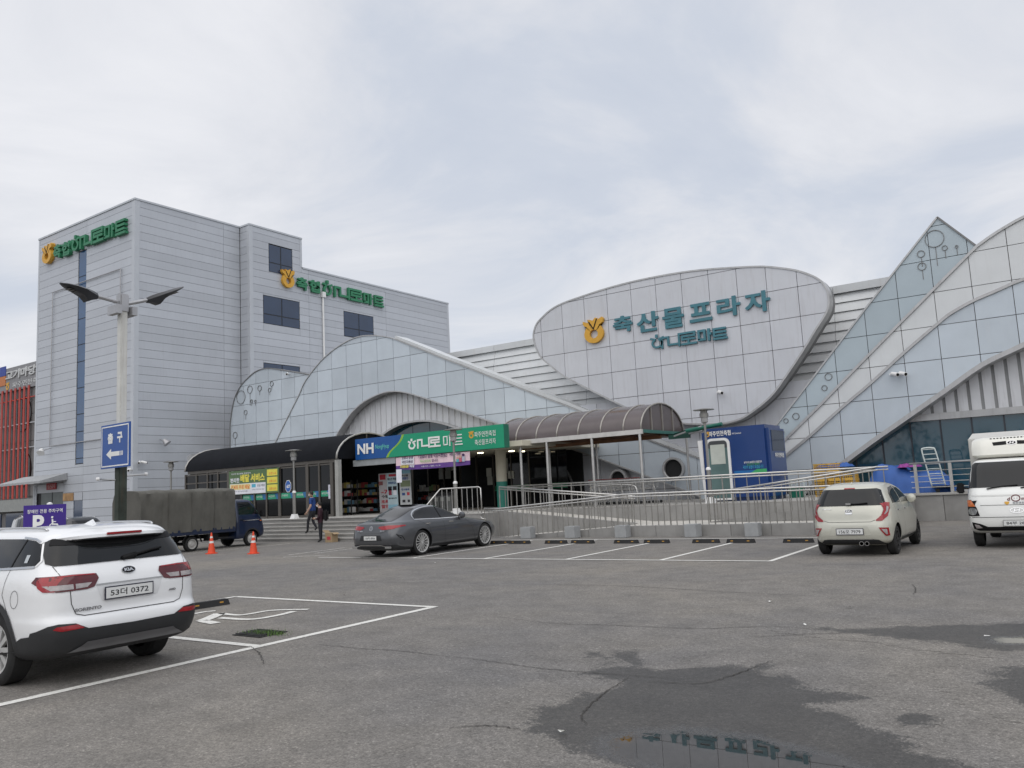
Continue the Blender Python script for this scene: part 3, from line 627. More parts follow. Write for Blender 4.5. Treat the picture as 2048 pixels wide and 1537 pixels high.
# --- ribbed recess under the left wave, with its own arched opening
r_in = [(742, 900), (752, 885), (770, 871), (790, 857.5), (812, 848), (838, 843), (862, 842.5), (885, 846), (906, 852), (925, 858), (980, 870), (1040, 886), (1080, 900), (1101, 913), (1117, 922), (1135, 937), (1146, 955), (1153, 980), (1155, 1000)]
YR_ = YE + .55
pi = px(r_in, YR_); pb = px(e_lo, YR_)
polyR = [(a, b + .5) for a, b in pb] + [(pb[-1][0], FZ)] + [(pi[-1][0], FZ)] + pi[::-1] + [(pi[0][0], 3.0), (pb[0][0], 3.0)]
polyR = [(a, max(b, FZ)) for a, b in polyR]
facade(polyR, YR_, m_rib, -33.03, .408, 0, 30, .06, .035, 'ribbed_panel')
MB().pxz(polyR, YR_ + .05, YR_ + .12).build('backing', m_seam, H)
for k in range(62):
    x = -36.3 + .408 * k
    c = clip(polyR, x + .02, x + .05, 0, 30)
    if c: MB().pxz(c, YR_ - .05, YR_ - .001).build('rib', m_rib, H)
trim(pi, YR_ - .28, YR_ + .4, .10, m_edge, 'arch_lining')
for k in range(14):
    x = -32.5 + 1.22 * k; c = clip([(a, max(b, FZ)) for a, b in [(pi[0][0], FZ)] + pi + [(pi[-1][0], FZ)]], x + .02, x + 1.2, 0, 30)
    if c: MB().pxz(c, YR_ + .25, YR_ + .27).build('glass_pane', m_tealg, H)
MB().pxz([(pi[0][0], FZ)] + [(a, max(b, FZ)) for a, b in pi], YR_ + .45, YR_ + .49).build('interior_wall', m_dark, H)
# wall of plain panels below the shield, with two round ports
polyU = [(-19.5, FZ), (-8.0, FZ), (-8.0, 5.4), (-19.5, 5.4)]
YU = YE + .35
facade(polyU, YU, m_panw, -18.3, 1.222 * 2, 3.05, 1.7, .05)
MB().pxz(polyU, YU + .051, YU + .15).build('backing', m_seam, H)
for cx_, cy_, r_ in ((1231, 958, .42), (1342, 938.5, .50)):
    c = XZ(cx_, cy_, YE - .35); m = MB(); prof = [(r_, -.14), (r_, .45), (r_ - .10, .45), (r_ - .10, -.12), (r_ - .08, -.14)]
    n = 28; vs = [(c[0] + rr * math.cos(6.28319 * i / n), YE - .03 + h, c[1] + rr * math.sin(6.28319 * i / n)) for rr, h in prof for i in range(n)]
    o = m.add(vs, [(j * n + i, j * n + (i + 1) % n, ((j + 1) % 5) * n + (i + 1) % n, ((j + 1) % 5) * n + i) for j in range(5) for i in range(n)]).build('round_port', m_edge, H, True, autosm=40)
    MB().lathe([(r_ - .095, 0), (r_ - .095, .02)], (c[0], YE - .05, c[1]), n, 'y').build('port_glass', m_dark, o)
# --- lapped roof sheets between waves and shield
zr = 9.30; nrow = 19; xsg = [-31, -25.2, -19.4, -13.6, -7.8, -2.0, 3.8]
for k in range(nrow):
    z1 = zr - .25 - .40 * k; z0 = z1 - .40; f = lambda z: YE + .30 + (z - 1) * .235
    for a, b in zip(xsg[:-1], xsg[1:]):
        if z1 < 2: continue
        MB().add([(a + .008, f(z0) - .10, z0 - .05), (b - .008, f(z0) - .10, z0 - .05), (b - .008, f(z1) - .015, z1), (a + .008, f(z1) - .015, z1), (a + .008, f(z0), z0 - .05), (b - .008, f(z0), z0 - .05), (b - .008, f(z1) + .05, z1), (a + .008, f(z1) + .05, z1)],
                 [(0, 1, 2, 3), (4, 7, 6, 5), (0, 4, 5, 1), (2, 6, 7, 3), (0, 3, 7, 4), (1, 5, 6, 2)]).build('roof_sheet', m_slope, H)
f = lambda z: YE + .30 + (z - 1) * .235
for a, b in zip(xsg[:-1], xsg[1:]):
    MB().box(a + .01, b - .01, f(zr) - .25, f(zr) + .2, zr - .30, zr + .02).build('ridge_cap', m_slope, H)
    MB().box(a + .01, b - .01, f(zr) - .12, f(zr) + .1, zr - .55, zr - .32).build('ridge_cap', m_slope, H)
MB().pyz([(YE + 1.2, 0), (YE + 2.6, zr - .4), (60, zr - .4), (60, 0)], -46.2, 30).build('body', M('hall_body', (.3, .31, .32), .8), H)
# --- C: the shield with the big lettering
cpts = [(1067, 676), (1068.3, 662), (1073.5, 648), (1083.5, 636.5), (1100.5, 621), (1124.5, 607.5), (1168, 592), (1213.5, 577.5), (1260.5, 565), (1309, 554.7), (1360.5, 545.7), (1415, 539.2), (1471, 535.5), (1503, 534), (1529.5, 533.7), (1556, 536), (1591.7, 541.2), (1619.6, 550), (1638.7, 560), (1650, 573), (1655.8, 587), (1657.7, 602.5), (1655.5, 618), (1648, 634), (1638.5, 648.5), (1626, 668.5), (1607, 700), (1580, 741), (1550, 783.7), (1530, 804), (1512.7, 818), (1485, 836.5), (1454.6, 846), (1424, 849), (1390, 848.5), (1365, 847), (1330, 840), (1290, 829), (1251, 814.5), (1200, 790), (1132, 755), (1105, 735), (1083, 716), (1073, 698)]
pc = smooth_poly([XZ(a, b, YC) for a, b in cpts], 3, True)
facade(pc, YC, m_panw, -17.02, 1.207, 9.03, 1.195)
MB().pxz(pc, YC + .061, YC + .15).build('backing', m_seam, H)
trim(pc, YC - .03, YC + .5, .07, m_edge, 'shield_rim', True); trim([(a, b) for a, b in smooth_poly([XZ(q[0], q[1], YC) for q in cpts], 3, True)], YC + .2, YC + .85, .06, m_edged, 'shield_side', True)
# --- D: diagonal bands and the big right-hand wave
gD = (-6.23, 1.205, 5.50, 1.216)
XZD = lambda Y: (lambda a, b: XZ(a, b, Y))
d1l = [(1874.5, 435), (1800, 529.6), (1730, 619.4), (1671, 697), (1615, 770.6), (1560, 842), (1480, 945), (1440, 995)]
d1r = [(1953.8, 493.3), (1868, 578.6), (1842, 605), (1803.7, 643.5), (1738, 710.4), (1678, 772), (1644.5, 806.8), (1563, 887.5), (1500, 949), (1450, 998)]
d2t = [(1953.8, 493.3), (1981.6, 473.3), (2010.7, 455), (2048, 434.5), (2110, 408), (2180, 392), (2260, 388)]
d2l = [(2260, 520), (2160, 527), (2100, 540), (2048, 559), (2025, 567.7), (1989, 584), (1947, 602), (1901.4, 627.5), (1874.6, 649), (1807.7, 706.4), (1742, 766.6), (1687, 813), (1621.5, 871.4), (1566, 917), (1520, 958), (1470, 1000)]
d3l = [(2260, 620), (2120, 657), (2048, 690), (2026.7, 700), (1963, 731), (1892, 781), (1839, 818), (1788, 853.6), (1754.8, 876.5), (1692, 922.6), (1610, 985), (1590, 1000)]
Y1_, Y2_, Y3_ = YD + .12, YD + .05, YD
v1 = [XZ(a, b, Y1_) for a, b in d1l] + [XZ(a, b, Y1_) for a, b in d1r[::-1]]
facade([(a, max(b, FZ)) for a, b in v1], Y1_, m_pang, *gD); MB().pxz([(a, max(b, FZ)) for a, b in v1], Y1_ + .061, Y1_ + .2).build('backing', m_seam, H)
p2r = [XZ(a, b, Y2_) for a, b in d1r[::-1]] + px(d2t, Y2_, 4)[1:]; p2l = px(d2l, Y2_, 3)
v2 = [(a, max(b, FZ)) for a, b in p2r + p2l]
facade(v2, Y2_, m_panl, *gD); MB().pxz(v2, Y2_ + .061, Y2_ + .2).build('backing', m_seam, H)
p3t = px(d2l, Y3_, 3); p3b = px(d3l, Y3_, 3); v3 = [(a, max(b, FZ)) for a, b in p3t[::-1] + p3b]
facade(v3, Y3_, m_pane, *gD); MB().pxz(v3, Y3_ + .061, Y3_ + .2).build('backing', m_seam, H)
trim([XZ(a, b, Y1_) for a, b in d1l], Y1_ - .05, Y1_ + .7, .06, m_edge); trim([XZ(a, b, Y1_) for a, b in (d1l[0], d1r[0])], Y1_ - .05, Y1_ + .7, .06, m_edged)
trim(p2r, Y2_ - .07, Y2_ + .7, .09, m_edge); trim(p3t, Y3_ - .07, Y3_ + .3, .10, m_edge); trim(p3b, Y3_ - .08, Y3_ + .75, .16, m_edge)
for q in ((1869, 478, 19.5, .7), (1842, 508.5, 7.5, .35), (1844, 533.5, 8.3, .35), (1889.5, 496.5, 5.5, .3), (1913.3, 494, 3, .25), (1657, 754, 7.2, 0), (1649, 776.5, 5.5, 0), (1592, 833, 6.5, 0), (1572, 842, 4.5, 0), (1564, 865, 4.2, 0)): ring(*q[:3], Y1_ - .001, q[3])
# ribbed wall and glazing below the right-hand wave
YG = YD + .75
band = [XZ(1600, 855, YG), XZ(2048, 813.5, YG)]; zb_ = band[1][1]
polyQ = [(a, b + .35) for a, b in px(d3l, YG, 3)]; polyQ = [q for q in polyQ if q[1] > zb_] ; polyQ = polyQ + [(polyQ[-1][0], zb_), (polyQ[0][0], zb_)]
facade(polyQ, YG, m_rib, -4.0, .41, 0, 30, .05, .11, 'ribbed_panel'); MB().pxz(polyQ, YG + .03, YG + .12).build('backing', M('rib_groove', (.27, .275, .28), .5, streak=.3), H)
MB().box(polyQ[-2][0] - .4, polyQ[0][0], YG - .08, YG + .2, zb_ - .22, zb_ + .02).build('transom', m_edge, H)
gx = [-9.2 + 1.0 * k for k in range(14)]
for a, b in zip(gx[:-1], gx[1:]):
    MB().box(a + .025, b - .025, YG + .05, YG + .07, FZ, zb_ - .23).build('glass_pane', m_tealg, H)
    MB().box(b - .024, b + .024, YG + .02, YG + .10, FZ, zb_ - .23).build('mullion', m_frame_d, H)
MB().box(-9.3, 5, YG + .9, YG + 1, FZ, zb_).build('interior_wall', m_dark, H)
# --- big lettering on the shield
u, v = (1, 0, 0), (0, 0, 1); y = YC - .02
S = thing('wall_sign', 'teal raised lettering with yellow ring emblem on the rounded white shield', 'sign', (-15, y, 8))
def fit(pxl, pyl, pxr, pyr, pxt, pyt, pxb, pyb):
    return XZ(pxl, pyl, y)[0], XZ(pxr, pyr, y)[0], XZ(pxb, pyb, y)[1], XZ(pxt, pyt, y)[1]
q5 = 400 / 2048; g5 = lambda a, b: (1150 + a * q5, 590 + b * q5)
a, b, c, d = fit(*g5(95, 300), *g5(303, 260), *g5(290, 225), *g5(195, 500)); nh_logo(S, (a, y, c), u, v, b - a, d - c, .14, m_gold, vmat=m_black)
for ch, l, r_, t_, bo in (('축', (395, 320), (590, 290), (480, 220), (480, 385)), ('산', (635, 290), (858, 250), (820, 165), (740, 380)), ('물', (900, 240), (1115, 200), (1090, 120), (1010, 340)), ('프', (1175, 200), (1402, 160), (1380, 70), (1290, 275)), ('라', (1455, 130), (1695, 90), (1640, 10), (1560, 225))):
    a, b, c, d = fit(*g5(*l), *g5(*r_), *g5(*t_), *g5(*bo)); glyph(S, ch, m_teal, (a, y, c), u, v, b - a, d - c, .075, .030)
q6 = 260 / 2048; g6 = lambda a, b: (1480 + a * q6, 520 + b * q6)
a, b, c, d = fit(*g6(75, 650), *g6(475, 600), *g6(400, 480), *g6(250, 835)); glyph(S, '자', m_teal, (a, y, c), u, v, b - a, d - c, .075, .030)
a, b, c, d = fit(*g5(775, 470), *g5(945, 430), *g5(830, 405), *g5(845, 548)); letters(S, 'letter', m_teal, HA(.085), (a, y, c), u, v, (b - a) / .92, (d - c) / 1.1, .075)
a2, b2, c2, d2 = fit(*g5(880, 470), *g5(1255, 440), *g5(1200, 370), *g5(1180, 512)); k_ = (b2 - a2) / 2.16; letters(S, 'letter', m_teal, NARO(.085), (a2 - .84 * k_, y, c2), u, v, k_, (d2 - c2) / 1.05, .075)
a, b, c, d = fit(*g5(1265, 420), *g5(1405, 400), *g5(1385, 345), *g5(1320, 478)); letters(S, 'letter', m_teal, MA(.095), (a, y, c), u, v, b - a, d - c, .12)
a, b, c, d = fit(*g5(1420, 400), *g5(1560, 380), *g5(1540, 330), *g5(1500, 455)); letters(S, 'letter', m_teal, TEU(.085), (a, y, c), u, v, b - a, d - c, .12)
for (a, b), Y, lb, tw in (((1438, 786), YC, 'white security camera on the white shield', False), ((1783, 750), YD, 'dark security camera beside another on the pale blue panels', False), ((1799, 749), YD, 'dark security camera nearer the vertical joint on the pale blue panels', False), ((578, 749), YE + .2, 'white security camera on the small left panel wave', False)):
    p = P(a, b, Y=Y); wall_cam((p.x, Y - .01, p.z), (0, -1, 0), lb, tw)
# ------------------------------------------------------------------ raised terrace, steps, ramps
m_gran = M('granite', (.27, .265, .255), .75, var=.16, scale=2.2, bump=.25, bscale=60, rnd=.07, streak=.30, dirt=(.13, .12, .11))
m_gtop = M('granite_paving', (.36, .35, .33), .8, var=.12, scale=1.4, bump=.2, bscale=60, rnd=.05)
m_gblk = M('granite_block', (.33, .34, .345), .75, var=.12, scale=5, bump=.3, bscale=70)
m_steel = M('stainless_steel', (.55, .54, .52), .28, .85, var=.1, scale=6)
m_bal = M('baluster_steel', (.30, .29, .27), .35, .6, var=.15, scale=6)  # darker copy of the stainless steel, its dark reflections put into the colour
XS0, XS1 = -40.0, -20.2            # stairs
T = MB().pxy([(-46.5, 24.06), (XS1, 24.06), (XS1, 24.0), (-18.2, 24.0), (-18.2, 26.6), (-4.9, 26.6), (-4.9, 29.5), (20, 29.5), (20, 36), (-46.5, 36)], .0, FZ - .04).build('terrace', m_gran); struct(T)
for a, b, c, d in ((-46.5, -18.2, 23.985, 26.6), (-46.5, -4.9, 26.62, 29.48), (-46.5, 20, 29.5, 34)):
    n = max(1, round((b - a) / 3.5))
    for k in range(n): struct(MB().box(a + (b - a) * k / n + .004, a + (b - a) * (k + 1) / n - .004, c, d, FZ - .035, FZ).build('paving_slab', m_gtop))
ST = thing('stone_steps', 'wide flight of grey granite steps up to the shop doors', 'stairs', ((XS0 + XS1) / 2, 22.6, 0))
for k in range(6):
    y0 = 22.6 + .28 * k; z1 = .145 * (k + 1); x = XS0 - (k % 2) * .5
    while x < XS1 - .1:
        e = min(x + 1.25, XS1); e = XS1 if XS1 - e < .3 else e
        MB().box(max(x, XS0) + .004, e - .004, y0 + .03, 23.995 if k < 5 else 24.04, 0 if k == 0 else .145 * k + .002, z1 - .045).build('riser', m_gran, ST)
        if k < 5: MB().box(max(x, XS0) + .004, e - .004, y0, min(y0 + .33, 23.99), z1 - .044, z1).build('tread', m_gtop, ST)
        x = e
RW = thing('retaining_wall', 'granite-faced retaining wall of the terrace behind the cars', 'wall', (0, 29.5, 0))
x = -4.9
while x < 8: MB().box(x + .008, x + 1.02, 29.44, 29.5, 0, FZ - .06).build('granite_slab', m_gran, RW); x += 1.03
x = -4.9
while x < 8: MB().box(x + .004, x + 1.996, 29.38, 29.62, FZ - .055, FZ + .012).build('coping_stone', m_gtop, RW); x += 2
# ramp: lower lane rises to a landing, two upper lanes rise left and right
RP = thing('access_ramp', 'concrete wheelchair ramp with granite kerb walls before the terrace', 'ramp', (-12, 24, 0))
zl = lambda X: max(0, min(.32, .32 * (X + 17.2) / 4.9))
m_rampc = M('ramp_concrete', (.52, .50, .46), .85, var=.15, scale=2.5, bump=.2)
MB().pxz([(-17.2, 0), (-12.3, 0), (-12.3, .32), (-17.2, .02)][::-1], 23.9, 25.1).build('ramp_slope', m_rampc, RP)
MB().box(-12.29, -4.9, 23.9, 25.09, 0, .32).build('landing', m_rampc, RP)
MB().pxz([(-18.2, 0), (-12.6, 0), (-12.6, .32), (-18.2, FZ)], 25.3, 26.59).build('ramp_slope', m_rampc, RP)
MB().box(-12.59, -10.01, 25.1, 26.59, 0, .32).build('landing', m_rampc, RP)
MB().pxz([(-10, 0), (-4.9, 0), (-4.9, FZ), (-10, .32)], 25.3, 26.59).build('ramp_slope', m_rampc, RP)
x = -17.2
while x < -4.95:      # low front kerb of granite slabs, stepping up with the ramp
    e = min(x + 1.2, -4.9); MB().pxz([(x + .006, 0), (e - .006, 0), (e - .006, zl(e) + .012), (x + .006, zl(x) + .012)], 23.70, 23.9).build('granite_slab', m_gran, RP); x = e
zu = lambda X: .32 + (FZ - .32) * (-12.6 - X) / 5.6
x = -18.2
while x < -12.65:
    e = min(x + 1.2, -12.6); MB().pxz([(x + .006, 0), (e - .006, 0), (e - .006, zu(e) + .02), (x + .006, zu(x) + .02)], 25.11, 25.3).build('granite_slab', m_gran, RP); x = e
x = -10.
while x < -4.95:
    e = min(x + 1.2, -4.9); zq = lambda X: .32 + (FZ - .32) * (X + 10) / 5.1
    MB().pxz([(x + .006, 0), (e - .006, 0), (e - .006, zq(e) + .02), (x + .006, zq(x) + .02)], 25.11, 25.3).build('granite_slab', m_gran, RP); x = e
MB().box(-4.88, -4.7, 23.7, 29.35, 0, FZ).build('end_wall', m_gran, RP)
def railing(name, label, pts, zb, h, y, sp, r=.028, mid=True):
    """pts: x positions with base heights (x, z); rails follow them, balusters between"""
    t = thing(name, label, 'railing', ((pts[0][0] + pts[-1][0]) / 2, y, pts[0][1]))
    MB().path([(x, y, z + h) for x, z in pts], r, 8).build('top_rail', m_steel, t, True)
    MB().path([(x, y, z + h - .085) for x, z in pts], r * .8, 8).build('second_rail', m_steel, t, True)
    x = pts[0][0]; n = 0
    fz = lambda X: next(a[1] + (b[1] - a[1]) * (X - a[0]) / (b[0] - a[0]) for a, b in zip(pts[:-1], pts[1:]) if X <= b[0] + 1e-6)
    while x <= pts[-1][0] + .001:
        z = fz(x); MB().tube((x, y, z - .02), (x, y, z + h - .02), .024 if n % 7 == 0 else .0155, 6).build('post' if n % 7 == 0 else 'baluster', m_bal, t); x += sp; n += 1
    return t
r1 = railing('ramp_railing', 'stainless steel railing along the low granite kerb behind the wheel stops', [(-17.9, .04), (-17.2, .02), (-12.3, .33), (-5.0, .33)], 0, 1.0, 23.8, .205)
MB().path([(-17.9, 23.8, .9), (-18.05, 23.8, .86), (-18.08, 23.8, .76), (-18.0, 23.8, .68), (-17.85, 23.8, .66)], .024, 8).build('rail_end', m_steel, r1, True)
railing('ramp_railing', 'stainless steel railing sloping up beside the ramp towards the green column', [(-18.2, FZ + .02), (-12.6, .34)], 0, .90, 25.2, .26)
railing('ramp_railing', 'stainless steel railing sloping up beside the ramp towards the yellow crates', [(-10.0, .34), (-4.9, FZ + .02)], 0, .90, 25.2, .26)
railing('terrace_railing', 'stainless steel railing on the terrace edge before the shopping carts', [(-18.9, FZ), (-4.9, FZ)], 0, .92, 26.72, .42)
t = thing('stair_railing', 'short stainless steel handrail at the end of the stone steps', 'railing', (-20, 24.1, FZ))
MB().path([(-20.15, 22.9, .98), (-20.15, 24.05, FZ + .93), (-20.1, 24.12, FZ + .95), (-18.35, 24.12, FZ + .95), (-18.26, 24.12, FZ + .9), (-18.25, 24.12, FZ)], .026, 8).build('top_rail', m_steel, t, True)
for k in range(8): MB().tube((-20.1 + .24 * k, 24.12, FZ), (-20.1 + .24 * k, 24.12, FZ + .94), .013, 6).build('baluster', m_steel, t)
for k in range(4): yy = 22.95 + .28 * k; MB().tube((-20.15, yy, .145 * (k + 1)), (-20.15, yy, .98 + (yy - 22.9) * .72), .013, 6).build('baluster', m_steel, t)
t = thing('terrace_railing', 'thick-posted steel railing with horizontal bars before the blue tarpaulin', 'railing', (-3, 29.75, FZ))
MB().path([(-4.8, 29.75, 1.84), (6, 29.75, 1.93)], .034, 8).build('top_rail', m_steel, t, True)
for k in range(4): MB().path([(-4.8, 29.75, 1.06 + .18 * k), (6, 29.75, 1.09 + .185 * k)], .011, 6).build('bar', m_steel, t)
for x in (-4.64, -3.62, -2.5, -1.4, -.3): MB().box(x - .05, x + .05, 29.73, 29.78, FZ, 1.83).build('post', m_steel, t)
# granite blocks, wheel stops
gb = MB().box(-.20, .20, -.18, .18, 0, .38).build('granite_block', m_gblk, bevel=.012)
tag(gb, 'grey granite block standing before the ramp kerb', 'stone block', 'granite blocks before the ramp')
for i, (a, b) in enumerate(((1050, 1078), (1148, 1076), (1243, 1076), (1388, 1074), (1521, 1070))):
    p = P(a, b, Z=0); o = gb if i == 0 else gb.copy()
    if i: COL.objects.link(o)
    o.location = (p.x, 23.42, 0); o.rotation_euler = (0, 0, R_((4, -3, 2, -5, 3)[i]))
m_rub = M('black_rubber', (.022, .022, .023), .75, var=.3, bump=.3); m_refl = M('yellow_reflector', (.42, .22, .03), .4)
def stop(loc, rz, label, grp):
    t = thing('wheel_stop', label, 'wheel stop', loc, rz, grp)
    MB().prism([(-.075, 0), (.075, 0), (.055, .10), (-.055, .10)], lambda y, z: (-.375 + z * .25, y, z), lambda y, z: (.375 - z * .25, y, z)).build('block', m_rub, t, world=False)
    for x in (-.22, .22): MB().add([(x - .035, -.0685, .045), (x + .035, -.0685, .045), (x + .035, -.0635, .068), (x - .035, -.0635, .068)], [(0, 1, 2, 3)]).build('reflector', m_refl, t, world=False)
    return t
s0 = None
for k, (a, b) in enumerate(((983, 1091), (1027, 1090), (1108, 1088.5), (1163, 1088), (1254, 1087), (1316, 1086.5), (1417, 1085.5), (1487, 1085), (1605, 1083.5))):
    p = P(a, b, Z=0); lc = (p.x, 21.15, .0)
    if s0 is None: s0 = stop(lc, 0, 'black rubber wheel stop with yellow reflectors in the bays before the ramp', 'wheel stops before the ramp')
    else: copy_tree(s0, lc, R_(random.uniform(-2, 2)))
p = P(415, 1215, Z=0); stop((p.x, p.y, 0), R_(86), 'black rubber wheel stop in the bay beside the white car', None)
# ------------------------------------------------------------------ glazed lobby under the black barrel awning
YV, XV0, XV1, ZV = 25.6, -38.4, -27.3, 3.36
V = thing('glazed_lobby', 'glazed shop lobby under a black barrel awning at the top of the steps', 'building', (-33, YV, FZ))
m_alu = M('brown_aluminium', (.12, .11, .098), .4, .4, var=.1)
m_smoke = M('smoked_glass', (.006, .007, .008), .05, var=.2, scale=.7, spec=.35)
m_awn = M('black_awning_fabric', (.010, .011, .014), .75, var=.2, scale=1.5, bump=.25, bscale=4, spec=.12)
vx = [P(q, 985, Y=YV).x for q in (372, 394, 416, 437, 458, 484, 510, 534, 560, 590, 616, 640, 665)]
thick = (4, 8, 10, 12)
for i, x in enumerate(vx): MB().box(x - (.09 if i in thick else .045), x + (.09 if i in thick else .045), YV - .05, YV + .08, FZ, ZV - .1).build('mullion', m_alu, V)
for i, (a, b) in enumerate(zip(vx[:-1], vx[1:])):
    zs = [FZ + .1, 2.2, 2.78, ZV - .16] if i < 4 else [FZ + .1, 2.2, ZV - .16] if i < 8 else [FZ + .1, ZV - .16]
    for c, d in zip(zs[:-1], zs[1:]):
        MB().box(a + .05, b - .05, YV, YV + .02, c + .03, d - .03).build('glass_pane', m_smoke, V)
        MB().box(a + .046, b - .046, YV - .03, YV + .06, d - .03, d + .03).build('transom', m_alu, V)
    MB().box(a + .046, b - .046, YV - .03, YV + .06, FZ, FZ + .1).build('bottom_rail', m_alu, V)
MB().box(XV0, XV1, YV - .04, YV + .1, ZV - .1, ZV + .06).build('head_beam', m_alu, V)
MB().box(XV1 - .10, XV1 + .10, YV - .06, YV + .15, FZ, ZV).build('end_post', M('grey_post', (.36, .36, .34), .5), V)
def barrel(yc, ry, zc, rz_, n=14): return [(yc - ry * math.cos(math.pi * i / n), zc + rz_ * math.sin(math.pi * i / n)) for i in range(n + 1)]
pr = barrel(27.55, 2.05, ZV + .05, 1.2); xs = [XV0 - .15] + [XV0 + (XV1 - XV0) * k / 7 for k in range(1, 7)] + [XV1 + .05]
for a, b in zip(xs[:-1], xs[1:]):
    n = len(pr); MB().add([(x, y, z) for x in (a + .002, b - .002) for y, z in pr] , [(i, i + 1, n + i + 1, n + i) for i in range(n - 1)]).build('awning_panel', m_awn, V, True)
for x in (XV0 - .15, XV1 + .06): MB().path([(x, y, z) for y, z in pr], .045, 6).build('awning_hoop', M('pale_hoop', (.42, .41, .39), .4, .4), V, True)
MB().pyz(pr, XV1 - .02, XV1 - .01).build('gable', m_awn, V); MB().pyz(pr, XV0 - .02, XV0 - .01).build('gable', m_awn, V)
MB().box(XV1 + .01, XV1 + .05, 27.4, 27.46, ZV + .05, ZV + 1.2).build('gable_bar', m_alu, V)
MB().box(XV0, XV1, 29.5, 29.6, FZ, 4.4).build('back_wall', m_dark, V)
MB().box(XV0, XV0 + .05, YV + .1, 29.5, FZ, ZV).build('side_wall', m_smoke, V)
MB().add([(-40.6, 27, 3.95), (-38.6, 25.9, 3.95), (-38.6, 29, 3.95), (-40.6, 29, 3.95)] + [(-40.6, 27, 4.35), (-38.6, 25.9, 4.35), (-38.6, 29, 4.35), (-40.6, 29, 4.35)], [(0, 1, 2, 3), (4, 5, 6, 7), (0, 1, 5, 4), (1, 2, 6, 5), (2, 3, 7, 6), (3, 0, 4, 7)]).build('awning_box', m_conc, V)
# green stickers across the panes
m_stg = M('sticker_green', (.03, .30, .17), .5); m_stb = M('sticker_blue', (.03, .16, .36), .5); m_ink = M('white_print', (.80, .80, .78), .5)
z0, z1 = P(580, 997, Y=YV).z, P(580, 986, Y=YV).z
for i in range(5, 12):
    a, b = vx[i] + .07, vx[i + 1] - .07
    o = MB().pxz([(a, z0), (b - .18, z0), (b - .30, z1), (a, z1)], YV - .006, YV - .002).build('sticker', m_stg, V)
    MB().pxz([(b - .17, z0), (b, z0), (b, z1), (b - .29, z1)], YV - .006, YV - .002).build('sticker', m_stb, V)
    text('파주연천축협', 'lettering', m_ink, o, (a + .06, YV - .0075, z0 + .09), (1, 0, 0), (0, 0, 1), .42, .10, .001)
# hexagon-like security plate, poster
c = XZ(576.5, 973, YV - .01); o = thing('security_plate', 'blue octagonal security plate on the lobby glass', 'sign', (c[0], YV - .02, c[1]))
oc = [(c[0] + .22 * math.cos(R_(22.5 + 45 * k)), c[1] + .30 * math.sin(R_(22.5 + 45 * k))) for k in range(8)]; oc2 = [(c[0] + (a - c[0]) * .9, c[1] + (b - c[1]) * .9) for a, b in oc]
MB().pxz(oc, YV - .016, YV - .004).build('plate', m_ink, o); MB().pxz(oc2, YV - .020, YV - .017).build('face', M('plate_blue', (.03, .12, .42), .4), o)
text('ADT', 'lettering', m_ink, o, (c[0] - .13, YV - .0215, c[1] - .08), (1, 0, 0), (.12, 0, 1), .27, .15, .001, .04)
a = XZ(657, 998, YV - .02); o = MB().box(a[0], a[0] + .32, YV - .02, YV - .012, a[1], a[1] + .62).build('poster', M('poster_lilac', (.60, .60, .68), .6, var=.25, scale=9)); tag(o, 'small pale poster taped to the lobby door glass', 'poster')
# delivery-service banner
YN = YV - .12; bl, br = XZ(458, 960, YN)[0], XZ(557.5, 960, YN)[0]; bt, bb = XZ(557, 934.5, YN)[1] - .02, XZ(557, 985, YN)[1]
o = thing('shop_banner', 'green delivery banner with white and yellow lettering on the lobby front', 'banner', ((bl + br) / 2, YN, bb))
bx = lambda f: bl + (br - bl) * f; bz = lambda f: bt + (bb - bt) * f
MB().box(bl, br, YN, YN + .015, bb, bt).build('sheet', M('banner_green', (.10, .17, .08), .6, var=.15, scale=1.5), o)
m_yel = M('print_yellow', (.74, .66, .10), .6); m_or = M('print_orange', (.72, .22, .06), .6); m_prw = M('print_white', (.74, .75, .80), .6)
U, W_ = (1, 0, 0), (0, 0, 1); tx = lambda s, m, x0, x1, zt_, zb2, bold=.03, dy=.006: text(s, 'lettering', m, o, (bx(x0), YN - dy + .002, bz(zb2)), U, W_, (br - bl) * (x1 - x0), (bt - bb) * (zb2 - zt_), .002, bold)
tx('신선한 축산물을 집앞까지', m_prw, .05, .45, .09, .16, .01); tx('편리한', m_prw, .03, .22, .30, .50); tx('배달 서비스', m_yel, .24, .73, .17, .50, .045)
MB().box(bx(.02), bx(.745), YN - .004, YN - .001, bz(.985), bz(.55)).build('box', m_prw, o); MB().box(bx(.03), bx(.44), YN - .0065, YN - .0045, bz(.80), bz(.57)).build('box', M('print_pale_yellow', (.78, .68, .32), .6), o)
tx('근거리 무료 배달', m_or, .04, .43, .60, .78, .03, .009); tx('당일 배송', M('print_grey', (.12, .13, .16), .6), .58, .73, .62, .72, .01)
tx('문의 파주연천축협', M('print_grey'), .1, .38, .84, .90, .0); tx('문의 031-000-0000' if False else '구매고객 무료배달', M('print_grey'), .47, .72, .80, .86, .0)
MB().box(bx(.47), bx(.55), YN - .0065, YN - .0045, bz(.74), bz(.60)).build('pictogram', M('print_sky', (.10, .42, .58), .6), o)
for k, s in enumerate(('오전 1시', '오후 3시', '오후 5시')):
    z = .05 + k * .31; MB().box(bx(.775), bx(.975), YN - .004, YN - .001, bz(z + .26), bz(z)).build('box', m_yel, o); tx(s, m_or, .81, .95, z + .11, z + .22, .02, .0075)
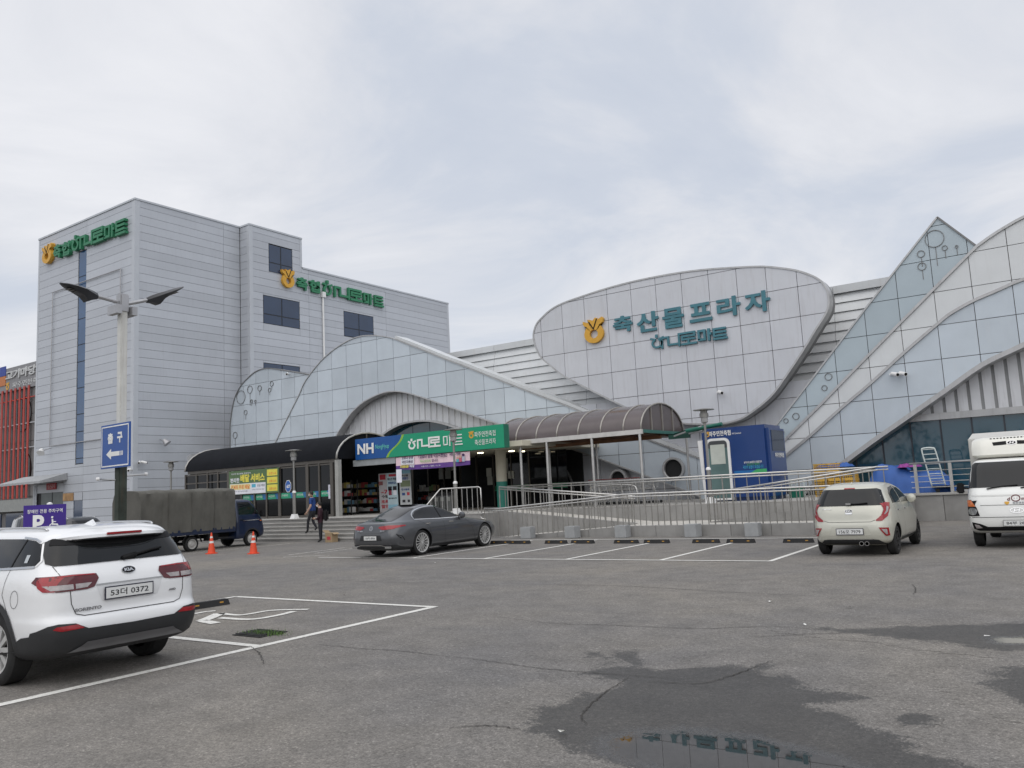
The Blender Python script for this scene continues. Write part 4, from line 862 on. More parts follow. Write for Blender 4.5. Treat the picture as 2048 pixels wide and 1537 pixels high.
# ------------------------------------------------------------------ shop sign board
YS = 26.4; sl_, sr2 = XZ(711, 900, YS)[0], XZ(1008, 870, YS)[0]; sbz, stz = 3.32, 4.25
S = thing('shop_sign_board', 'long blue and green shop sign board over the entrance', 'sign', ((sl_ + sr2) / 2, YS, sbz))
MB().box(sl_, sr2, YS, YS + .35, sbz, stz).build('box', M('sign_side', (.02, .15, .10), .5), S)
hh = stz - sbz; cb = sl_ + 1.95; cur = [(cb + .75 / (1 + math.exp(-7 * (t - .45))) + .25 * t, sbz + hh * t) for t in [i / 14 for i in range(15)]]
MB().pxz([(sl_ + .002, sbz + .002)] + [(a - .10, b) for a, b in cur] + [(sl_ + .002, stz - .002)], YS - .012, YS - .002).build('blue_field', M('sign_blue', (.012, .085, .30), .4, var=.05), S)
MB().pxz([(a - .098, b) for a, b in cur] + [(a + .03, b) for a, b in cur[::-1]], YS - .014, YS - .003).build('swoosh', M('sign_lime', (.25, .45, .05), .4), S)
MB().pxz([(a + .032, b) for a, b in cur] + [(sr2 - .002, stz - .002), (sr2 - .002, sbz + .002)], YS - .012, YS - .002).build('green_field', M('sign_emerald', (.010, .30, .16), .4, var=.05), S)
fx = lambda p_, q_: XZ(p_, q_, YS - .02)
a, b = fx(716, 912)[0], fx(748, 905)[0]; text('NH', 'lettering', m_ink, S, (a, YS - .03, sbz + .24), U, W_, b - a, .46, .016, .03)
a, b = fx(751, 900)[0], fx(778, 898)[0]; text('NongHyup', 'lettering', M('print_mint', (.16, .62, .50), .5), S, (a, YS - .018, sbz + .36), U, W_, b - a, .24, .004, .0)
a, b = fx(816, 890)[0], fx(881, 880)[0]; k_ = (b - a) / 2.98; letters(S, 'lettering', m_ink, HA(.075), (a, YS - .013, sbz + .26), U, W_, k_, .42, .02); letters(S, 'lettering', m_ink, NARO(.072), (a, YS - .013, sbz + .26), U, W_, k_, .43, .02)
a, b = fx(886, 880)[0], fx(903, 880)[0]; letters(S, 'lettering', m_ink, MA(.045), (a, YS - .013, sbz + .26), U, W_, b - a, .45, .02); letters(S, 'lettering', m_ink, TEU(.045), (b + .12, YS - .013, sbz + .26), U, W_, b - a, .45, .02)
a, b = fx(949, 870)[0], fx(991, 868)[0]; text('파주연천축협', 'lettering', m_ink, S, (a, YS - .02, sbz + .50), U, W_, b - a, .23, .005, .0); text('축산물프라자', 'lettering', m_ink, S, (a, YS - .02, sbz + .18), U, W_, b - a, .23, .005, .0)
nh_logo(S, (a - .30, YS - .014, sbz + .48), U, W_, .26, .30, .006, m_gold)
# pink banner under it
YP = YS + .05; pl_, pr_ = XZ(792, 925, YP)[0], XZ(940, 915, YP)[0]; pt, pb = sbz - .04, XZ(800, 940, YP)[1]
o = thing('shop_banner', 'pink cloth banner with a purple lower edge hung under the shop sign', 'banner', ((pl_ + pr_) / 2, YP, pb))
nx = 40
def cloth(z0, z1, dy): 
    m = MB(); f = lambda t: .03 * math.sin(t * 23) * t * (1 - t) * 2 + .015 * math.sin(t * 60)
    vs = [(pl_ + (pr_ - pl_) * i / nx, YP + f(i / nx) * (1 if z == z0 else .4) + dy, z + (.04 * math.sin(3.1 * i / nx) * (-1) if z == pb else 0)) for z in (z0, z1) for i in range(nx + 1)]
    return m.add(vs, [(i, i + 1, nx + 2 + i, nx + 1 + i) for i in range(nx)])
cloth(pb + .17, pt, 0).build('cloth', M('banner_pink', (.80, .60, .66), .75, var=.06), o, True); cloth(pb, pb + .17, 0).build('hem_band', M('banner_purple', (.13, .06, .26), .75), o, True)
m_inkp = M('ink_plum', (.06, .03, .10), .6)
tp = lambda s, m, x0, x1, zz0, hgt, bold=.02, dy=-.05: text(s, 'lettering', m, o, (pl_ + (pr_ - pl_) * x0, YP + dy, zz0), U, W_, (pr_ - pl_) * (x1 - x0), hgt, .002, bold)
MB().box(pl_ + (pr_ - pl_) * .08, pl_ + (pr_ - pl_) * .265, YP - .045, YP - .042, pb + .2, pt - .05).build('patch', m_prw, o)
tp('코로나 상생', m_inkp, .095, .25, pb + .42, .13); tp('국민지원금', m_inkp, .095, .25, pb + .25, .13); tp('「코로나 상생 국민지원금」 사용 가능', m_inkp, .33, .89, pb + .40, .19); tp('하나로마트', M('print_lime', (.30, .52, .20), .6), .35, .50, pb + .22, .13); tp('입니다', m_inkp, .51, .59, pb + .22, .13)
tp('사용기간 ~ 2021. 12. 31', m_prw, .36, .62, pb + .03, .07, .005); tp('지원금', m_yel, .065, .19, pb + .06, .12, .04); tp('매장', m_prw, .205, .27, pb + .06, .12, .03)
for k, (q, cc) in enumerate(((.85, (.08, .40, .50)), (.885, (.55, .12, .18)), (.925, (.45, .48, .58)))):
    x = pl_ + (pr_ - pl_) * q; MB().box(x - .07, x + .07, YP - .05, YP - .047, pb + .14, pb + .26 + .05 * k).build('figure_print', M('print_fig%d' % k, cc, .6), o)
    MB().pxz([(x + .07 * math.cos(R_(30 * j)), pb + .31 + .05 * k + .06 * math.sin(R_(30 * j))) for j in range(12)], YP - .055, YP - .051).build('figure_print', M('print_skin', (.55, .36, .28), .6) if k != 2 else m_inkp, o)
o = MB().box(pl_ + .05, pl_ + .36, YP - .06, YP - .055, pb - .55, pb + .02).build('notice', m_prw); tag(o, 'white notice sheet hanging below the pink banner', 'notice')
# ------------------------------------------------------------------ entrance hall under the sign
EN = thing('entrance_porch', 'shaded shop entrance with cream ceiling and glazed doors under the sign board', 'porch', (-23, 27, FZ))
m_cream = M('cream_paint', (.56, .53, .43), .6, var=.06)
MB().box(XV1 + .12, sr2 + .6, YS + .36, 33.2, sbz + .04, sbz + .25).build('ceiling', m_cream, EN)
MB().box(XV1 + .12, -24.6, YS + .05, YS + .3, sbz - .28, sbz - .005).build('header', M('grey_header', (.30, .32, .33), .5), EN)
YI = 31.6
MB().box(-40, -19.2, 33.3, 33.34, FZ, 3.5).build('back_wall', m_dark, EN)
for k in range(9):
    x = -28.2 + 1.02 * k
    if k not in (3, 4): MB().box(x + .03, x + .99, YI, YI + .02, FZ, sbz).build('glass_pane', m_smoke, EN)
    MB().box(x - .03, x + .03, YI - .04, YI + .06, FZ, sbz + .03).build('mullion', m_alu, EN)
for k in (5, 6, 8): x = -28.2 + 1.02 * k; MB().box(x + .04, x + .98, YI - .012, YI - .004, 1.62, 1.86).build('sticker', M('sticker_deep_green', (.01, .16, .07), .5), EN)
for i, (px_, py_, w_, h_) in enumerate(((883, 935, .34, .42), (896, 934, .34, .42), (907, 933, .3, .42), (883, 951, .34, .4), (896, 950, .34, .4), (978, 945, .3, .4), (980, 962, .3, .4), (1008, 932, .45, .7), (1022, 950, .35, .35))):
    c = XZ(px_, py_, YI - .02); MB().box(c[0] - w_ / 2, c[0] + w_ / 2, YI - .03, YI - .02, c[1] - h_ / 2, c[1] + h_ / 2).build('notice', M('notice_paper', (.42, .43, .40), .7, rnd=.25), EN)
for px_, py_ in ((961, 906), (1023, 902.5), (1044, 903)):
    c = P(px_, py_, Z=sbz + .03); d = MB().lathe([(.13, 0), (.13, .03)], (c.x, min(c.y, 31), sbz + .005), 16).build('downlight', M('lamp_glow', (1, .90, .66), .5, emit=5.), EN)
c = XZ(1002, 930, 28.6); o = thing('entrance_column', 'round cream column with a green base at the shop entrance', 'column', (c[0], 28.6, FZ))
MB().lathe([(.23, FZ + 1.15), (.23, sbz + .04)], (c[0], 28.6, 0), 20).build('shaft', m_cream, o, True, autosm=40); MB().lathe([(.235, FZ), (.235, FZ + 1.15)], (c[0], 28.6, 0), 20).build('base', M('column_green', (.03, .22, .17), .5), o, True, autosm=40)
# goods on racks just inside
m_rack = M('rack_dark', (.05, .05, .05), .5, .4); rn = random.Random(11)
goods = [M('goods%d' % i, c, .5, var=.2) for i, c in enumerate(((.45, .45, .44), (.35, .06, .06), (.30, .22, .14), (.10, .20, .28), (.40, .33, .10), (.16, .25, .12), (.42, .40, .38)))]
def rack(x, y, w_, label, n=4, h=1.6):
    t = thing('display_rack', label, 'shelf', (x, y, FZ))
    for s in (0, w_ - .04):
        for q in (0, .4): MB().box(x + s, x + s + .04, y + q, y + q + .04, FZ, FZ + h).build('upright', m_rack, t)
    for k in range(n):
        z = FZ + .08 + (h - .1) * k / n; MB().box(x + .005, x + w_ - .005, y + .045, y + .395, z, z + .03).build('shelf', m_rack, t); q = x + .05
        while q < x + w_ - .2:
            g_ = rn.uniform(.10, .22); hz_ = rn.uniform(.14, (h - .1) / n - .06); o = MB().box(q, q + g_, y + .05, y + .3, z + .032, z + hz_).build('packet', rn.choice(goods)); tag(o, 'packet of goods on the rack inside the shop entrance', 'packet', 'packets on the entrance racks'); q += g_ + .02
rack(XZ(680, 1010, 27.0)[0], 27.0, .75, 'dark display rack of white packets beside the lobby end post'); rack(XZ(705, 1000, 28.4)[0], 28.4, 1.7, 'dark display rack standing behind the roll-up banners'); rack(XZ(833, 1000, 30.2)[0], 30.2, 1.3, 'dark display rack of brown boxes beside the bins', 3, 1.3)
def standee(px0, px1, py0, py1, Y, col, col2, lines, label, lean):
    a, b = XZ(px0, (py0 + py1) / 2, Y)[0], XZ(px1, (py0 + py1) / 2, Y)[0]; zt_ = XZ(px0, py0, Y)[1]; zb2 = FZ + .03
    t = thing('rollup_banner', label, 'banner', ((a + b) / 2, Y, FZ)); f = lambda x, z: (x + (z - zb2) * lean, Y, z)
    MB().prism([(a, zb2), (b, zb2), (b, zt_), (a, zt_)], f, lambda x, z: (x + (z - zb2) * lean, Y + .012, z)).build('sheet', M('sheet_' + label[:12], col, .6, var=.08), t)
    MB().box(a - .02, b + .02, Y - .06, Y + .08, FZ, FZ + .04).build('foot', m_steel, t)
    for q0, q1, q2, q3, m in col2:
        A, Bq = a + (b - a) * q0, a + (b - a) * q1; C, D = zt_ + (zb2 - zt_) * q3, zt_ + (zb2 - zt_) * q2; MB().prism([(A, C), (Bq, C), (Bq, D), (A, D)], lambda x, z: (x + (z - zb2) * lean, Y - .006, z), lambda x, z: (x + (z - zb2) * lean, Y - .002, z)).build('print', m, t)
    for s, q0, q1, q2, q3, m in lines:
        A = a + (b - a) * q0; C = zt_ + (zb2 - zt_) * q3; text(s, 'lettering', m, t, (A + (C - zb2) * lean, Y - .0085, C), (1, 0, 0), (lean, 0, 1), (b - a) * (q1 - q0), (zt_ - zb2) * (q3 - q2), .001, .03)
m_rd = M('print_red', (.48, .05, .07), .6); m_bk = M('print_black', (.03, .03, .035), .6); m_bl2 = M('print_navy', (.04, .09, .25), .6); m_pb = M('print_pale_blue', (.25, .46, .56), .6)
standee(759, 782, 948, 1018, 27.9, (.52, .50, .51), [(.1, .6, .03, .16, m_rd), (.0, .35, .2, .3, M('print_meat', (.30, .12, .12), .6))], [('-7', .2, .8, .42, .52, m_rd), ('수량', .2, .8, .55, .63, m_bk), ('초특', .15, .85, .68, .77, m_rd), ('할인', .15, .85, .80, .89, m_rd)], 'white roll-up banner with red lettering inside the entrance', -.02)
standee(775.5, 796, 947, 1020, 27.6, (.44, .56, .60), [(.2, .9, .03, .09, m_rd), (.08, .45, .34, .44, m_bk), (.55, .92, .34, .44, m_bk), (.12, .42, .40, .56, M('print_wine', (.26, .04, .07), .6)), (.58, .9, .40, .56, m_prw), (.05, .95, .80, 1.0, m_pb)], [('마스크 착용', .08, .92, .12, .19, m_bk), ('부탁해요!', .12, .88, .22, .29, m_bl2), ('필수입니다', .1, .9, .62, .66, m_bk)], 'pale blue roll-up banner with two printed figures inside the entrance', -.02)
standee(800, 823, 938, 1014, 27.7, (.50, .52, .52), [(0, 1, 0, .12, m_pb), (.1, .95, .28, .42, M('print_field', (.20, .24, .14), .6)), (.2, .45, .56, .62, m_bl2), (.2, .45, .72, .78, m_bk), (.65, .85, .72, .78, m_bk), (.2, .5, .88, .92, m_bk), (.62, .85, .55, .62, m_rd)], [('특별할인', .2, .8, .2, .26, m_bl2), ('축산물', .2, .8, .14, .19, m_bk), ('행사품목', .15, .85, .46, .51, m_bl2)], 'white and blue roll-up banner standing under the pink banner', -.02)
for k, (a, b) in enumerate(((865.5, 998), (877.5, 998), (889.5, 998), (902, 998))):
    Yb = 29.0; x = XZ(a, b, Yb)[0]
    t = thing('recycling_bin', 'grey recycling bin in the row at the shop entrance', 'bin', (x, Yb, FZ), 0, 'grey recycling bins at the entrance'); m_bin = M('bin_grey', (.20, .205, .20), .5, rnd=.1)
    MB().prism([(-.14, -.16), (.14, -.16), (.14, .16), (-.14, .16)], lambda p_, q_: (x + p_, Yb + q_, FZ), lambda p_, q_: (x + p_ * 1.15, Yb + q_ * 1.1, FZ + .66)).build('body', m_bin, t)
    MB().pyz([(Yb - .18, FZ + .665), (Yb + .18, FZ + .665), (Yb + .16, FZ + .85), (Yb - .08, FZ + .78)], x - .165, x + .165).build('lid', M('bin_dark', (.07, .07, .075), .5), t)
    MB().box(x - .09, x + .09, Yb - .19, Yb - .182, FZ + .42, FZ + .60).build('label_plate', M('notice_paper'), t)
# ------------------------------------------------------------------ brown barrel canopy
YK0, YK1, ZK = 27.4, 31.3, 3.62; XK0, XK1 = XZ(994, 882, YK0)[0], XZ(1281, 846, YK0)[0]
K = thing('barrel_canopy', 'brown barrel-vaulted polycarbonate canopy on steel posts beside the blue booth', 'canopy', ((XK0 + XK1) / 2, 29.3, FZ))
m_poly = M('brown_polycarbonate', (.105, .085, .085), .22, var=.18, scale=1.2, coat=.2, alpha=.93); m_gut = M('gutter_white', (.55, .54, .52), .45, streak=.15); m_ribm = M('canopy_rib', (.38, .36, .33), .4, .4)
kx = [XK0] + [XZ(q, w_, YK0)[0] for q, w_ in ((1031.7, 879), (1072, 876), (1113, 872), (1155.5, 868), (1200.6, 863), (1246, 858))] + [XK1]
pr = barrel((YK0 + YK1) / 2, (YK1 - YK0) / 2, ZK, 1.05, 16); n = len(pr)
for a, b in zip(kx[:-1], kx[1:]): MB().add([(x, y, z) for x in (a + .02, b - .02) for y, z in pr] + [(x, y, z - .012) for x in (a + .02, b - .02) for y, z in pr], [(i, i + 1, n + i + 1, n + i) for i in range(n - 1)] + [(2 * n + i, 3 * n + i, 3 * n + i + 1, 2 * n + i + 1) for i in range(n - 1)]).build('roof_panel', m_poly, K, True, fix=False)
for x in kx: MB().path([(x, y, z + .012) for y, z in pr], .03, 6).build('rib', m_ribm, K, True)
for y in (YK0, YK1): MB().box(XK0 - .05, XK1 + .05, y - .05, y + .06, ZK - .17, ZK + .0).build('gutter', m_gut, K)
MB().pyz([(YK0 + .07, ZK)] + pr[1:-1] + [(YK1 - .07, ZK)], XK1 - .045, XK1 - .035).build('gable_panel', m_poly, K)
for f in (.25, .5, .75): y = YK0 + (YK1 - YK0) * f; zt_ = ZK + 1.05 * math.sqrt(1 - (2 * f - 1) ** 2); MB().box(XK1 - .03, XK1 + .01, y - .02, y + .02, ZK, zt_).build('gable_bar', m_ribm, K)
MB().box(XK1 - .06, XK1 + .06, YK0 + .07, YK1 - .06, ZK - .12, ZK - .005).build('gable_beam', M('teal_beam', (.05, .16, .14), .5), K)
m_wood = M('brown_beam', (.16, .075, .035), .6, var=.3)
for x in [a + .5 for a in kx[1:-1]] + [XK1 - .3]: MB().box(x - .04, x + .04, YK0 + .07, YK1 - .06, ZK - .16, ZK - .05).build('cross_beam', m_wood, K)
MB().box(XK0, XK1 - .1, 29.25, 29.37, ZK - .30, ZK - .17).build('long_beam', m_wood, K)
for px_ in (1042, 1095, 1186, 1283):
    x = XZ(px_, 930, YK0)[0]; x = min(x, XK1 - .02); MB().tube((x, YK0 + .02, FZ), (x, YK0 + .02, ZK - .17), .058, 10).build('post', m_steel, K, True, autosm=40)
for px_ in (1100, 1195, 1377):
    x = XZ(px_, 930, YK1)[0]; MB().tube((x, YK1, FZ), (x, YK1, ZK - .17), .05, 10).build('post', m_steel, K, True, autosm=40)
# green folding awning
A = thing('folding_awning', 'dark green folding awning between the barrel canopy and the blue booth', 'awning', (-12, 29, 3.3))
m_gawn = M('awning_green', (.012, .055, .042), .6)
q = [P(1335, 872, Y=30.6), P(1400, 851, Y=28.6), P(1412, 858, Y=28.4), P(1352, 877, Y=29.4)]
MB().add([Vector(p) for p in q] + [Vector(p) - Vector((0, 0, .03)) for p in q], [(0, 1, 2, 3), (7, 6, 5, 4), (0, 4, 5, 1), (1, 5, 6, 2), (2, 6, 7, 3), (3, 7, 4, 0)]).build('fabric', m_gawn, A)
MB().tube(P(1372, 862, Y=28.5), P(1444, 848.5, Y=28.5), .07, 10).build('roller', M('roller_green', (.01, .12, .085), .4), A, True, autosm=40)
a_, b_ = P(1338, 874, Y=28.9), P(1380, 873, Y=28.9); MB().box(a_.x, b_.x, 28.84, 28.96, a_.z - .1, a_.z + .06).build('front_bar', m_gawn, A)
for (p0, p1) in (((1348, 873), (1403, 853)), ((1378, 868), (1405, 862))): MB().tube(P(*p0, Y=28.7), P(*p1, Y=28.45), .03, 8).build('arm', m_pipe, A)
# ------------------------------------------------------------------ blue booth
YB0 = 28.3; xb0, xb1 = XZ(1405, 930, YB0)[0], XZ(1541, 930, YB0)[0]; zb1 = 3.48; yb1 = 30.3
BO = thing('smoking_booth', 'blue prefabricated booth with a white-framed glass door on the terrace', 'booth', ((xb0 + xb1) / 2, 29.3, FZ))
m_bblu = M('booth_blue', (.007, .040, .17), .3, var=.08, scale=1.5, coat=.3)
MB().box(xb0, xb1, YB0, yb1, FZ, zb1).build('shell', m_bblu, BO, True, bevel=.13, autosm=60)
MB().box(xb1 - .01, xb1 + .015, YB0 + .35, yb1 - .25, 2.55, zb1 - .2).build('side_window', M('booth_side_glass', (.02, .03, .06), .1), BO)
def rrect(x0, x1, z0, z1, r, n=5):
    p = [(x0, z0), (x1, z0)]
    p += [(x1 - r + r * math.cos(R_(90 * i / n)), z1 - r + r * math.sin(R_(90 * i / n))) for i in range(n + 1)]
    return p + [(x0 + r - r * math.sin(R_(90 * i / n)), z1 - r + r * math.cos(R_(90 * i / n))) for i in range(n + 1)]
g8 = lambda a, b: XZ(1380 + a * 180 / 2048, 850 + b * 180 / 2048, YB0 - .02)
dx0, dx1, dzt = g8(372, 600)[0], g8(915, 600)[0], g8(600, 310)[1]
o = MB().pxz(rrect(dx0, dx1, FZ + .05, dzt, .2), YB0 - .05, YB0 + .02).build('door', m_white, BO)
MB().pxz(rrect(dx0 + .09, dx1 - .09, FZ + .12, dzt - .09, .13), YB0 - .056, YB0 - .052).build('door_glass', M('booth_glass', (.11, .18, .175), .08, var=.25, scale=.8, coat=.4), o)
MB().pxz(rrect(dx0 + .09, dx1 - .09, dzt - .35, dzt - .0901, .13), YB0 - .0595, YB0 - .0565).build('door_head', M('booth_dark', (.06, .065, .07), .4), o)
MB().box(dx0 + .17, dx1 - .18, YB0 - .064, YB0 - .060, g8(600, 900)[1], g8(600, 455)[1]).build('paper_sheet', M('paper_green_white', (.50, .53, .48), .7), o)
o = MB().pxz([g8(140, 370), (xb0 + .02, g8(280, 350)[1]), (xb0 + .02, FZ), (xb0 - .14 + .10, FZ)], YB0 + .1, YB0 + .2).build('white_fin', m_white, BO)
a, b = g8(430, 260), g8(925, 220); text('파주연천축협', 'lettering', m_ink, BO, (a[0], YB0 - .012, g8(600, 262)[1]), U, W_, b[0] - a[0], .19, .006, .02); nh_logo(BO, (g8(345, 250)[0], YB0 - .012, g8(380, 285)[1]), U, W_, .17, .2, .006, m_gold)
a, b = g8(950, 200)[0], g8(1165, 195)[0]; text('NH Livestock', 'lettering', m_ink, BO, (a, YB0 - .006, g8(1000, 215)[1]), U, W_, b - a, .06, .002)
a, b = g8(1228, 870)[0], g8(1630, 850)[0]; text('농가소득 5000만원 시대를 열어', 'lettering', m_ink, BO, (a, YB0 - .006, g8(1300, 880)[1]), U, W_, b - a, .08, .002, .01)
a, b = g8(1290, 920)[0], g8(1585, 890)[0]; text('농업인이 행복한', 'lettering', M('print_leaf', (.06, .30, .10), .5), BO, (a, YB0 - .006, g8(1400, 930)[1]), U, W_, b - a, .09, .002, .01)
a, b = g8(1205, 990)[0], g8(1670, 960)[0]; text('국민의 농협이 되겠습니다', 'lettering', M('print_cyan', (.05, .38, .62), .5), BO, (a, YB0 - .006, g8(1400, 998)[1]), U, W_, b - a, .12, .002, .01)
zs0 = g8(1300, 1125)[1]; MB().pxz([(dx1 + .08, zs0), (xb1 - .14, zs0), (xb1 - .14, zs0 + .13), (dx1 + .08, zs0 + .13)], YB0 - .006, YB0 - .002).build('stripe', M('stripe_blue', (.01, .13, .36), .4), BO)
a = g8(1335, 1125)[0]; MB().pxz([(a, zs0), (xb1 - .14, zs0), (xb1 - .14, zs0 + .16), (a + .3, zs0 + .16)], YB0 - .010, YB0 - .0065).build('stripe', M('stripe_green', (.05, .36, .13), .4), BO)
p = YZ(1541, 878, xb1 + .02); text('파주연천축협', 'lettering', m_ink, BO, (xb1 + .02, YB0 + .55, 2.32), (0, 1, 0), W_, 1.0, .17, .003, .02)
# ------------------------------------------------------------------ carts, crates, tarpaulin
def cart(x, y, label=None):
    t = thing('shopping_cart', 'nested wire shopping cart under the brown canopy', 'shopping cart', (x, y, FZ), 0, 'shopping carts nested under the canopy')
    m = MB(); L0 = (.0, .85)
    cor = [(-.08, -.26, .98), (.80, -.19, .93), (.80, .19, .93), (-.08, .26, .98)]; low = [(.02, -.2, .55), (.72, -.15, .60), (.72, .15, .60), (.02, .2, .55)]
    for i in range(4):
        m.path([cor[i], cor[(i + 1) % 4]], .009, 5); m.path([low[i], low[(i + 1) % 4]], .007, 5); 
        for k in range(7): f = k / 6; a = Vector(cor[i]).lerp(Vector(cor[(i + 1) % 4]), f); b = Vector(low[i]).lerp(Vector(low[(i + 1) % 4]), f); m.path([a, b], .004, 4)
        for k in (1, 2): f = k / 3; m.path([Vector(cor[i]).lerp(Vector(low[i]), f), Vector(cor[(i + 1) % 4]).lerp(Vector(low[(i + 1) % 4]), f)], .004, 4)
    m.build('basket', m_steel, t, world=False, fix=False)
    m = MB()
    for s in (-.2, .2): m.path([(-.12, s, 1.0), (.0, s, .5), (.05, s, .16), (.85, s * .8, .14)], .012, 6)
    m.build('chassis', m_steel, t, world=False)
    MB().path([(-.12, -.27, 1.0), (-.12, .27, 1.0)], .018, 8).build('handle', M('handle_red', (.30, .03, .03), .5), t, world=False)
    for a in (.06, .78):
        for s in (-.2, .17): MB().lathe([(.055, 0), (.055, .03)], (a, s, .058), 12, 'y').build('wheel', m_rub, t, world=False)
    return t
c0 = None
for k in range(7):
    x = XZ(1190, 975, 29.2)[0] + .33 * k
    if c0 is None: c0 = cart(x, 29.2)
    else: copy_tree(c0, (x, 29.2, FZ))
t = thing('cart_rail', 'pair of bent steel tubes guarding the shopping cart bay', 'rail', (-14.2, 28, FZ))
for y in (28.4, 30.0): MB().path(smooth_poly([(-16.1, y, FZ), (-16.1, y, FZ + .55), (-15.9, y, FZ + .75), (-14.4, y, FZ + .75), (-14.1, y, FZ + .55), (-14.1, y, FZ)], 4), .03, 8).build('hoop', m_steel, t, True)
m_cry = M('crate_yellow', (.60, .36, .06), .5, var=.15, rnd=.12)
def crate():
    t = thing('plastic_crate', 'yellow plastic crate in the stacks beside the blue tarpaulin', 'crate', (0, 0, 0), 0, 'yellow crates stacked on the terrace'); w_, d_, h = .22, .16, .285
    m = MB()
    for z in (.0, .10, .17, h - .045):
        hh = .045 if z in (.0, h - .045) else .02
        m.box(-w_, w_, -d_, -d_ + .015, z, z + hh); m.box(-w_, w_, d_ - .015, d_, z, z + hh); m.box(-w_, -w_ + .015, -d_ + .0152, d_ - .0152, z, z + hh); m.box(w_ - .015, w_, -d_ + .0152, d_ - .0152, z, z + hh)
    m.build('bands', m_cry, t, world=False); m = MB()
    for k in range(8): x = -w_ + .012 + k * (2 * w_ - .034) / 7; m.box(x, x + .012, -d_ + .002, -d_ + .012, .045, h - .046); m.box(x, x + .012, d_ - .012, d_ - .002, .045, h - .046)
    for k in range(5): y = -d_ + .03 + k * .062; m.box(-w_ + .002, -w_ + .012, y, y + .012, .045, h - .046); m.box(w_ - .012, w_ - .002, y, y + .012, .045, h - .046)
    m.build('slats', m_cry, t, world=False); MB().box(-w_ + .016, w_ - .016, -d_ + .016, d_ - .016, .004, .012).build('bottom', m_cry, t, world=False)
    return t
cr0 = None
for i in range(3):
    for k in range(4 if i < 2 else 3):
        for j in range(2):
            lc = (XZ(1644, 960, 30.3)[0] + .46 * i + random.uniform(-.012, .012), 30.3 + .35 * j, FZ + .287 * k)
            if cr0 is None: cr0 = crate(); cr0.location = lc
            else: copy_tree(cr0, lc, R_(random.uniform(-2, 2)))
def tarp(name, label, x0, x1, y0, y1, hf, mat, seed, cat='tarpaulin', nx=46, ny=26, base=FZ):
    rn = random.Random(seed); ph = [rn.uniform(0, 6.28) for _ in range(8)]; vs = []
    for j in range(ny + 1):
        for i in range(nx + 1):
            a, b = i / nx, j / ny; ed = min(1, min(a, 1 - a) * 7) ** .5 * min(1, min(b, 1 - b) * 5) ** .45
            f = .02 * math.sin(a * 19 + b * 7 + ph[0]) + .015 * math.sin(a * 37 - b * 11 + ph[1]) + .008 * math.sin(a * 61 + b * 23 + ph[2]) + .015 * math.sin(b * 17 + a * 5 + ph[3])
            z = hf(a, b) * ed; dro = (1 - ed); vs.append((x0 + (x1 - x0) * a + .03 * math.sin(b * 30 + ph[4]) * dro, y0 + (y1 - y0) * b - .04 * abs(math.sin(a * 26 + ph[5])) * dro * (1 if b < .5 else -1), base + .004 + max(0, z + f * (z > .05))))
    o = MB().add(vs, [(j * (nx + 1) + i, j * (nx + 1) + i + 1, (j + 1) * (nx + 1) + i + 1, (j + 1) * (nx + 1) + i) for j in range(ny) for i in range(nx)]).build(name, mat, None, True, fix=False); tag(o, label, cat); return o
m_tarp = M('tarp_blue', (.030, .10, .34), .55, var=.2, scale=2, bump=.4, bscale=9)
tarp('tarpaulin', 'crumpled blue tarpaulin over goods behind the steel railing', -6.35, -3.75, 30.4, 32.0, lambda a, b: .80 + .12 * math.sin(a * 5 + 1) + (.08 if a < .5 else 0), m_tarp, 3)
tarp('tarpaulin', 'small blue tarpaulin thrown over the yellow crates', -7.95, -6.75, 30.15, 30.9, lambda a, b: .12, m_tarp, 4, base=FZ + 1.0, nx=20, ny=12)
tarp('cloth', 'purple patterned cloth lying on the blue tarpaulin', -5.3, -4.6, 30.5, 31.0, lambda a, b: .10, M('cloth_purple', (.25, .05, .24), .8, var=.5, scale=12), 5, 'cloth', 16, 10, FZ + .87)
HT = thing('platform_trolley', 'white tubular ladder-backed platform trolley beside the blue tarpaulin', 'trolley', (-4.0, 30.2, FZ), R_(0)); m_wt = M('trolley_white', (.66, .72, .70), .4)
fl = lambda s, z: (-4.22 + (2.3 - z) * .14 + s * .2, 30.05 + (2.3 - z) * .12 - .1, z)
MB().path(smooth_poly([fl(-1, FZ + .22), fl(-1, 1.6), fl(-1, 2.22), fl(-.7, 2.33), fl(.7, 2.33), fl(1, 2.22), fl(1, 1.6), fl(1, FZ + .22)], 4), .022, 8).build('frame', m_wt, HT, True)
for k in range(8): z = FZ + .30 + .16 * k; MB().path([fl(-1, z), fl(1, z)], .014, 6).build('rung', m_wt, HT, True)
MB().box(-4.25, -3.35, 30.05, 30.65, FZ + .16, FZ + .22).build('deck', m_black, HT)
for x in (-4.1, -3.5):
    for y in (30.12, 30.55): MB().lathe([(.065, 0), (.065, .04)], (x, y, FZ + .067), 14, 'y').build('caster', m_rub, HT)
t = thing('white_rack', 'low white metal rack between the blue booth and the yellow crates', 'rack', (-8.9, 30.6, FZ))
for x in (-9.3, -8.85, -8.4):
    for y in (30.3, 30.8): MB().box(x - .02, x + .02, y - .02, y + .02, FZ, FZ + .62).build('leg', m_wt, t)
for y in (30.3, 30.8): MB().box(-9.32, -8.38, y - .021, y + .021, FZ + .62, FZ + .66).build('rail', m_wt, t)
for k in range(6): MB().path([(-9.3 + .15 * k, 30.28, FZ + .36), (-9.22 + .15 * k, 30.28, FZ + .62)], .01, 5).build('lattice', m_wt, t)
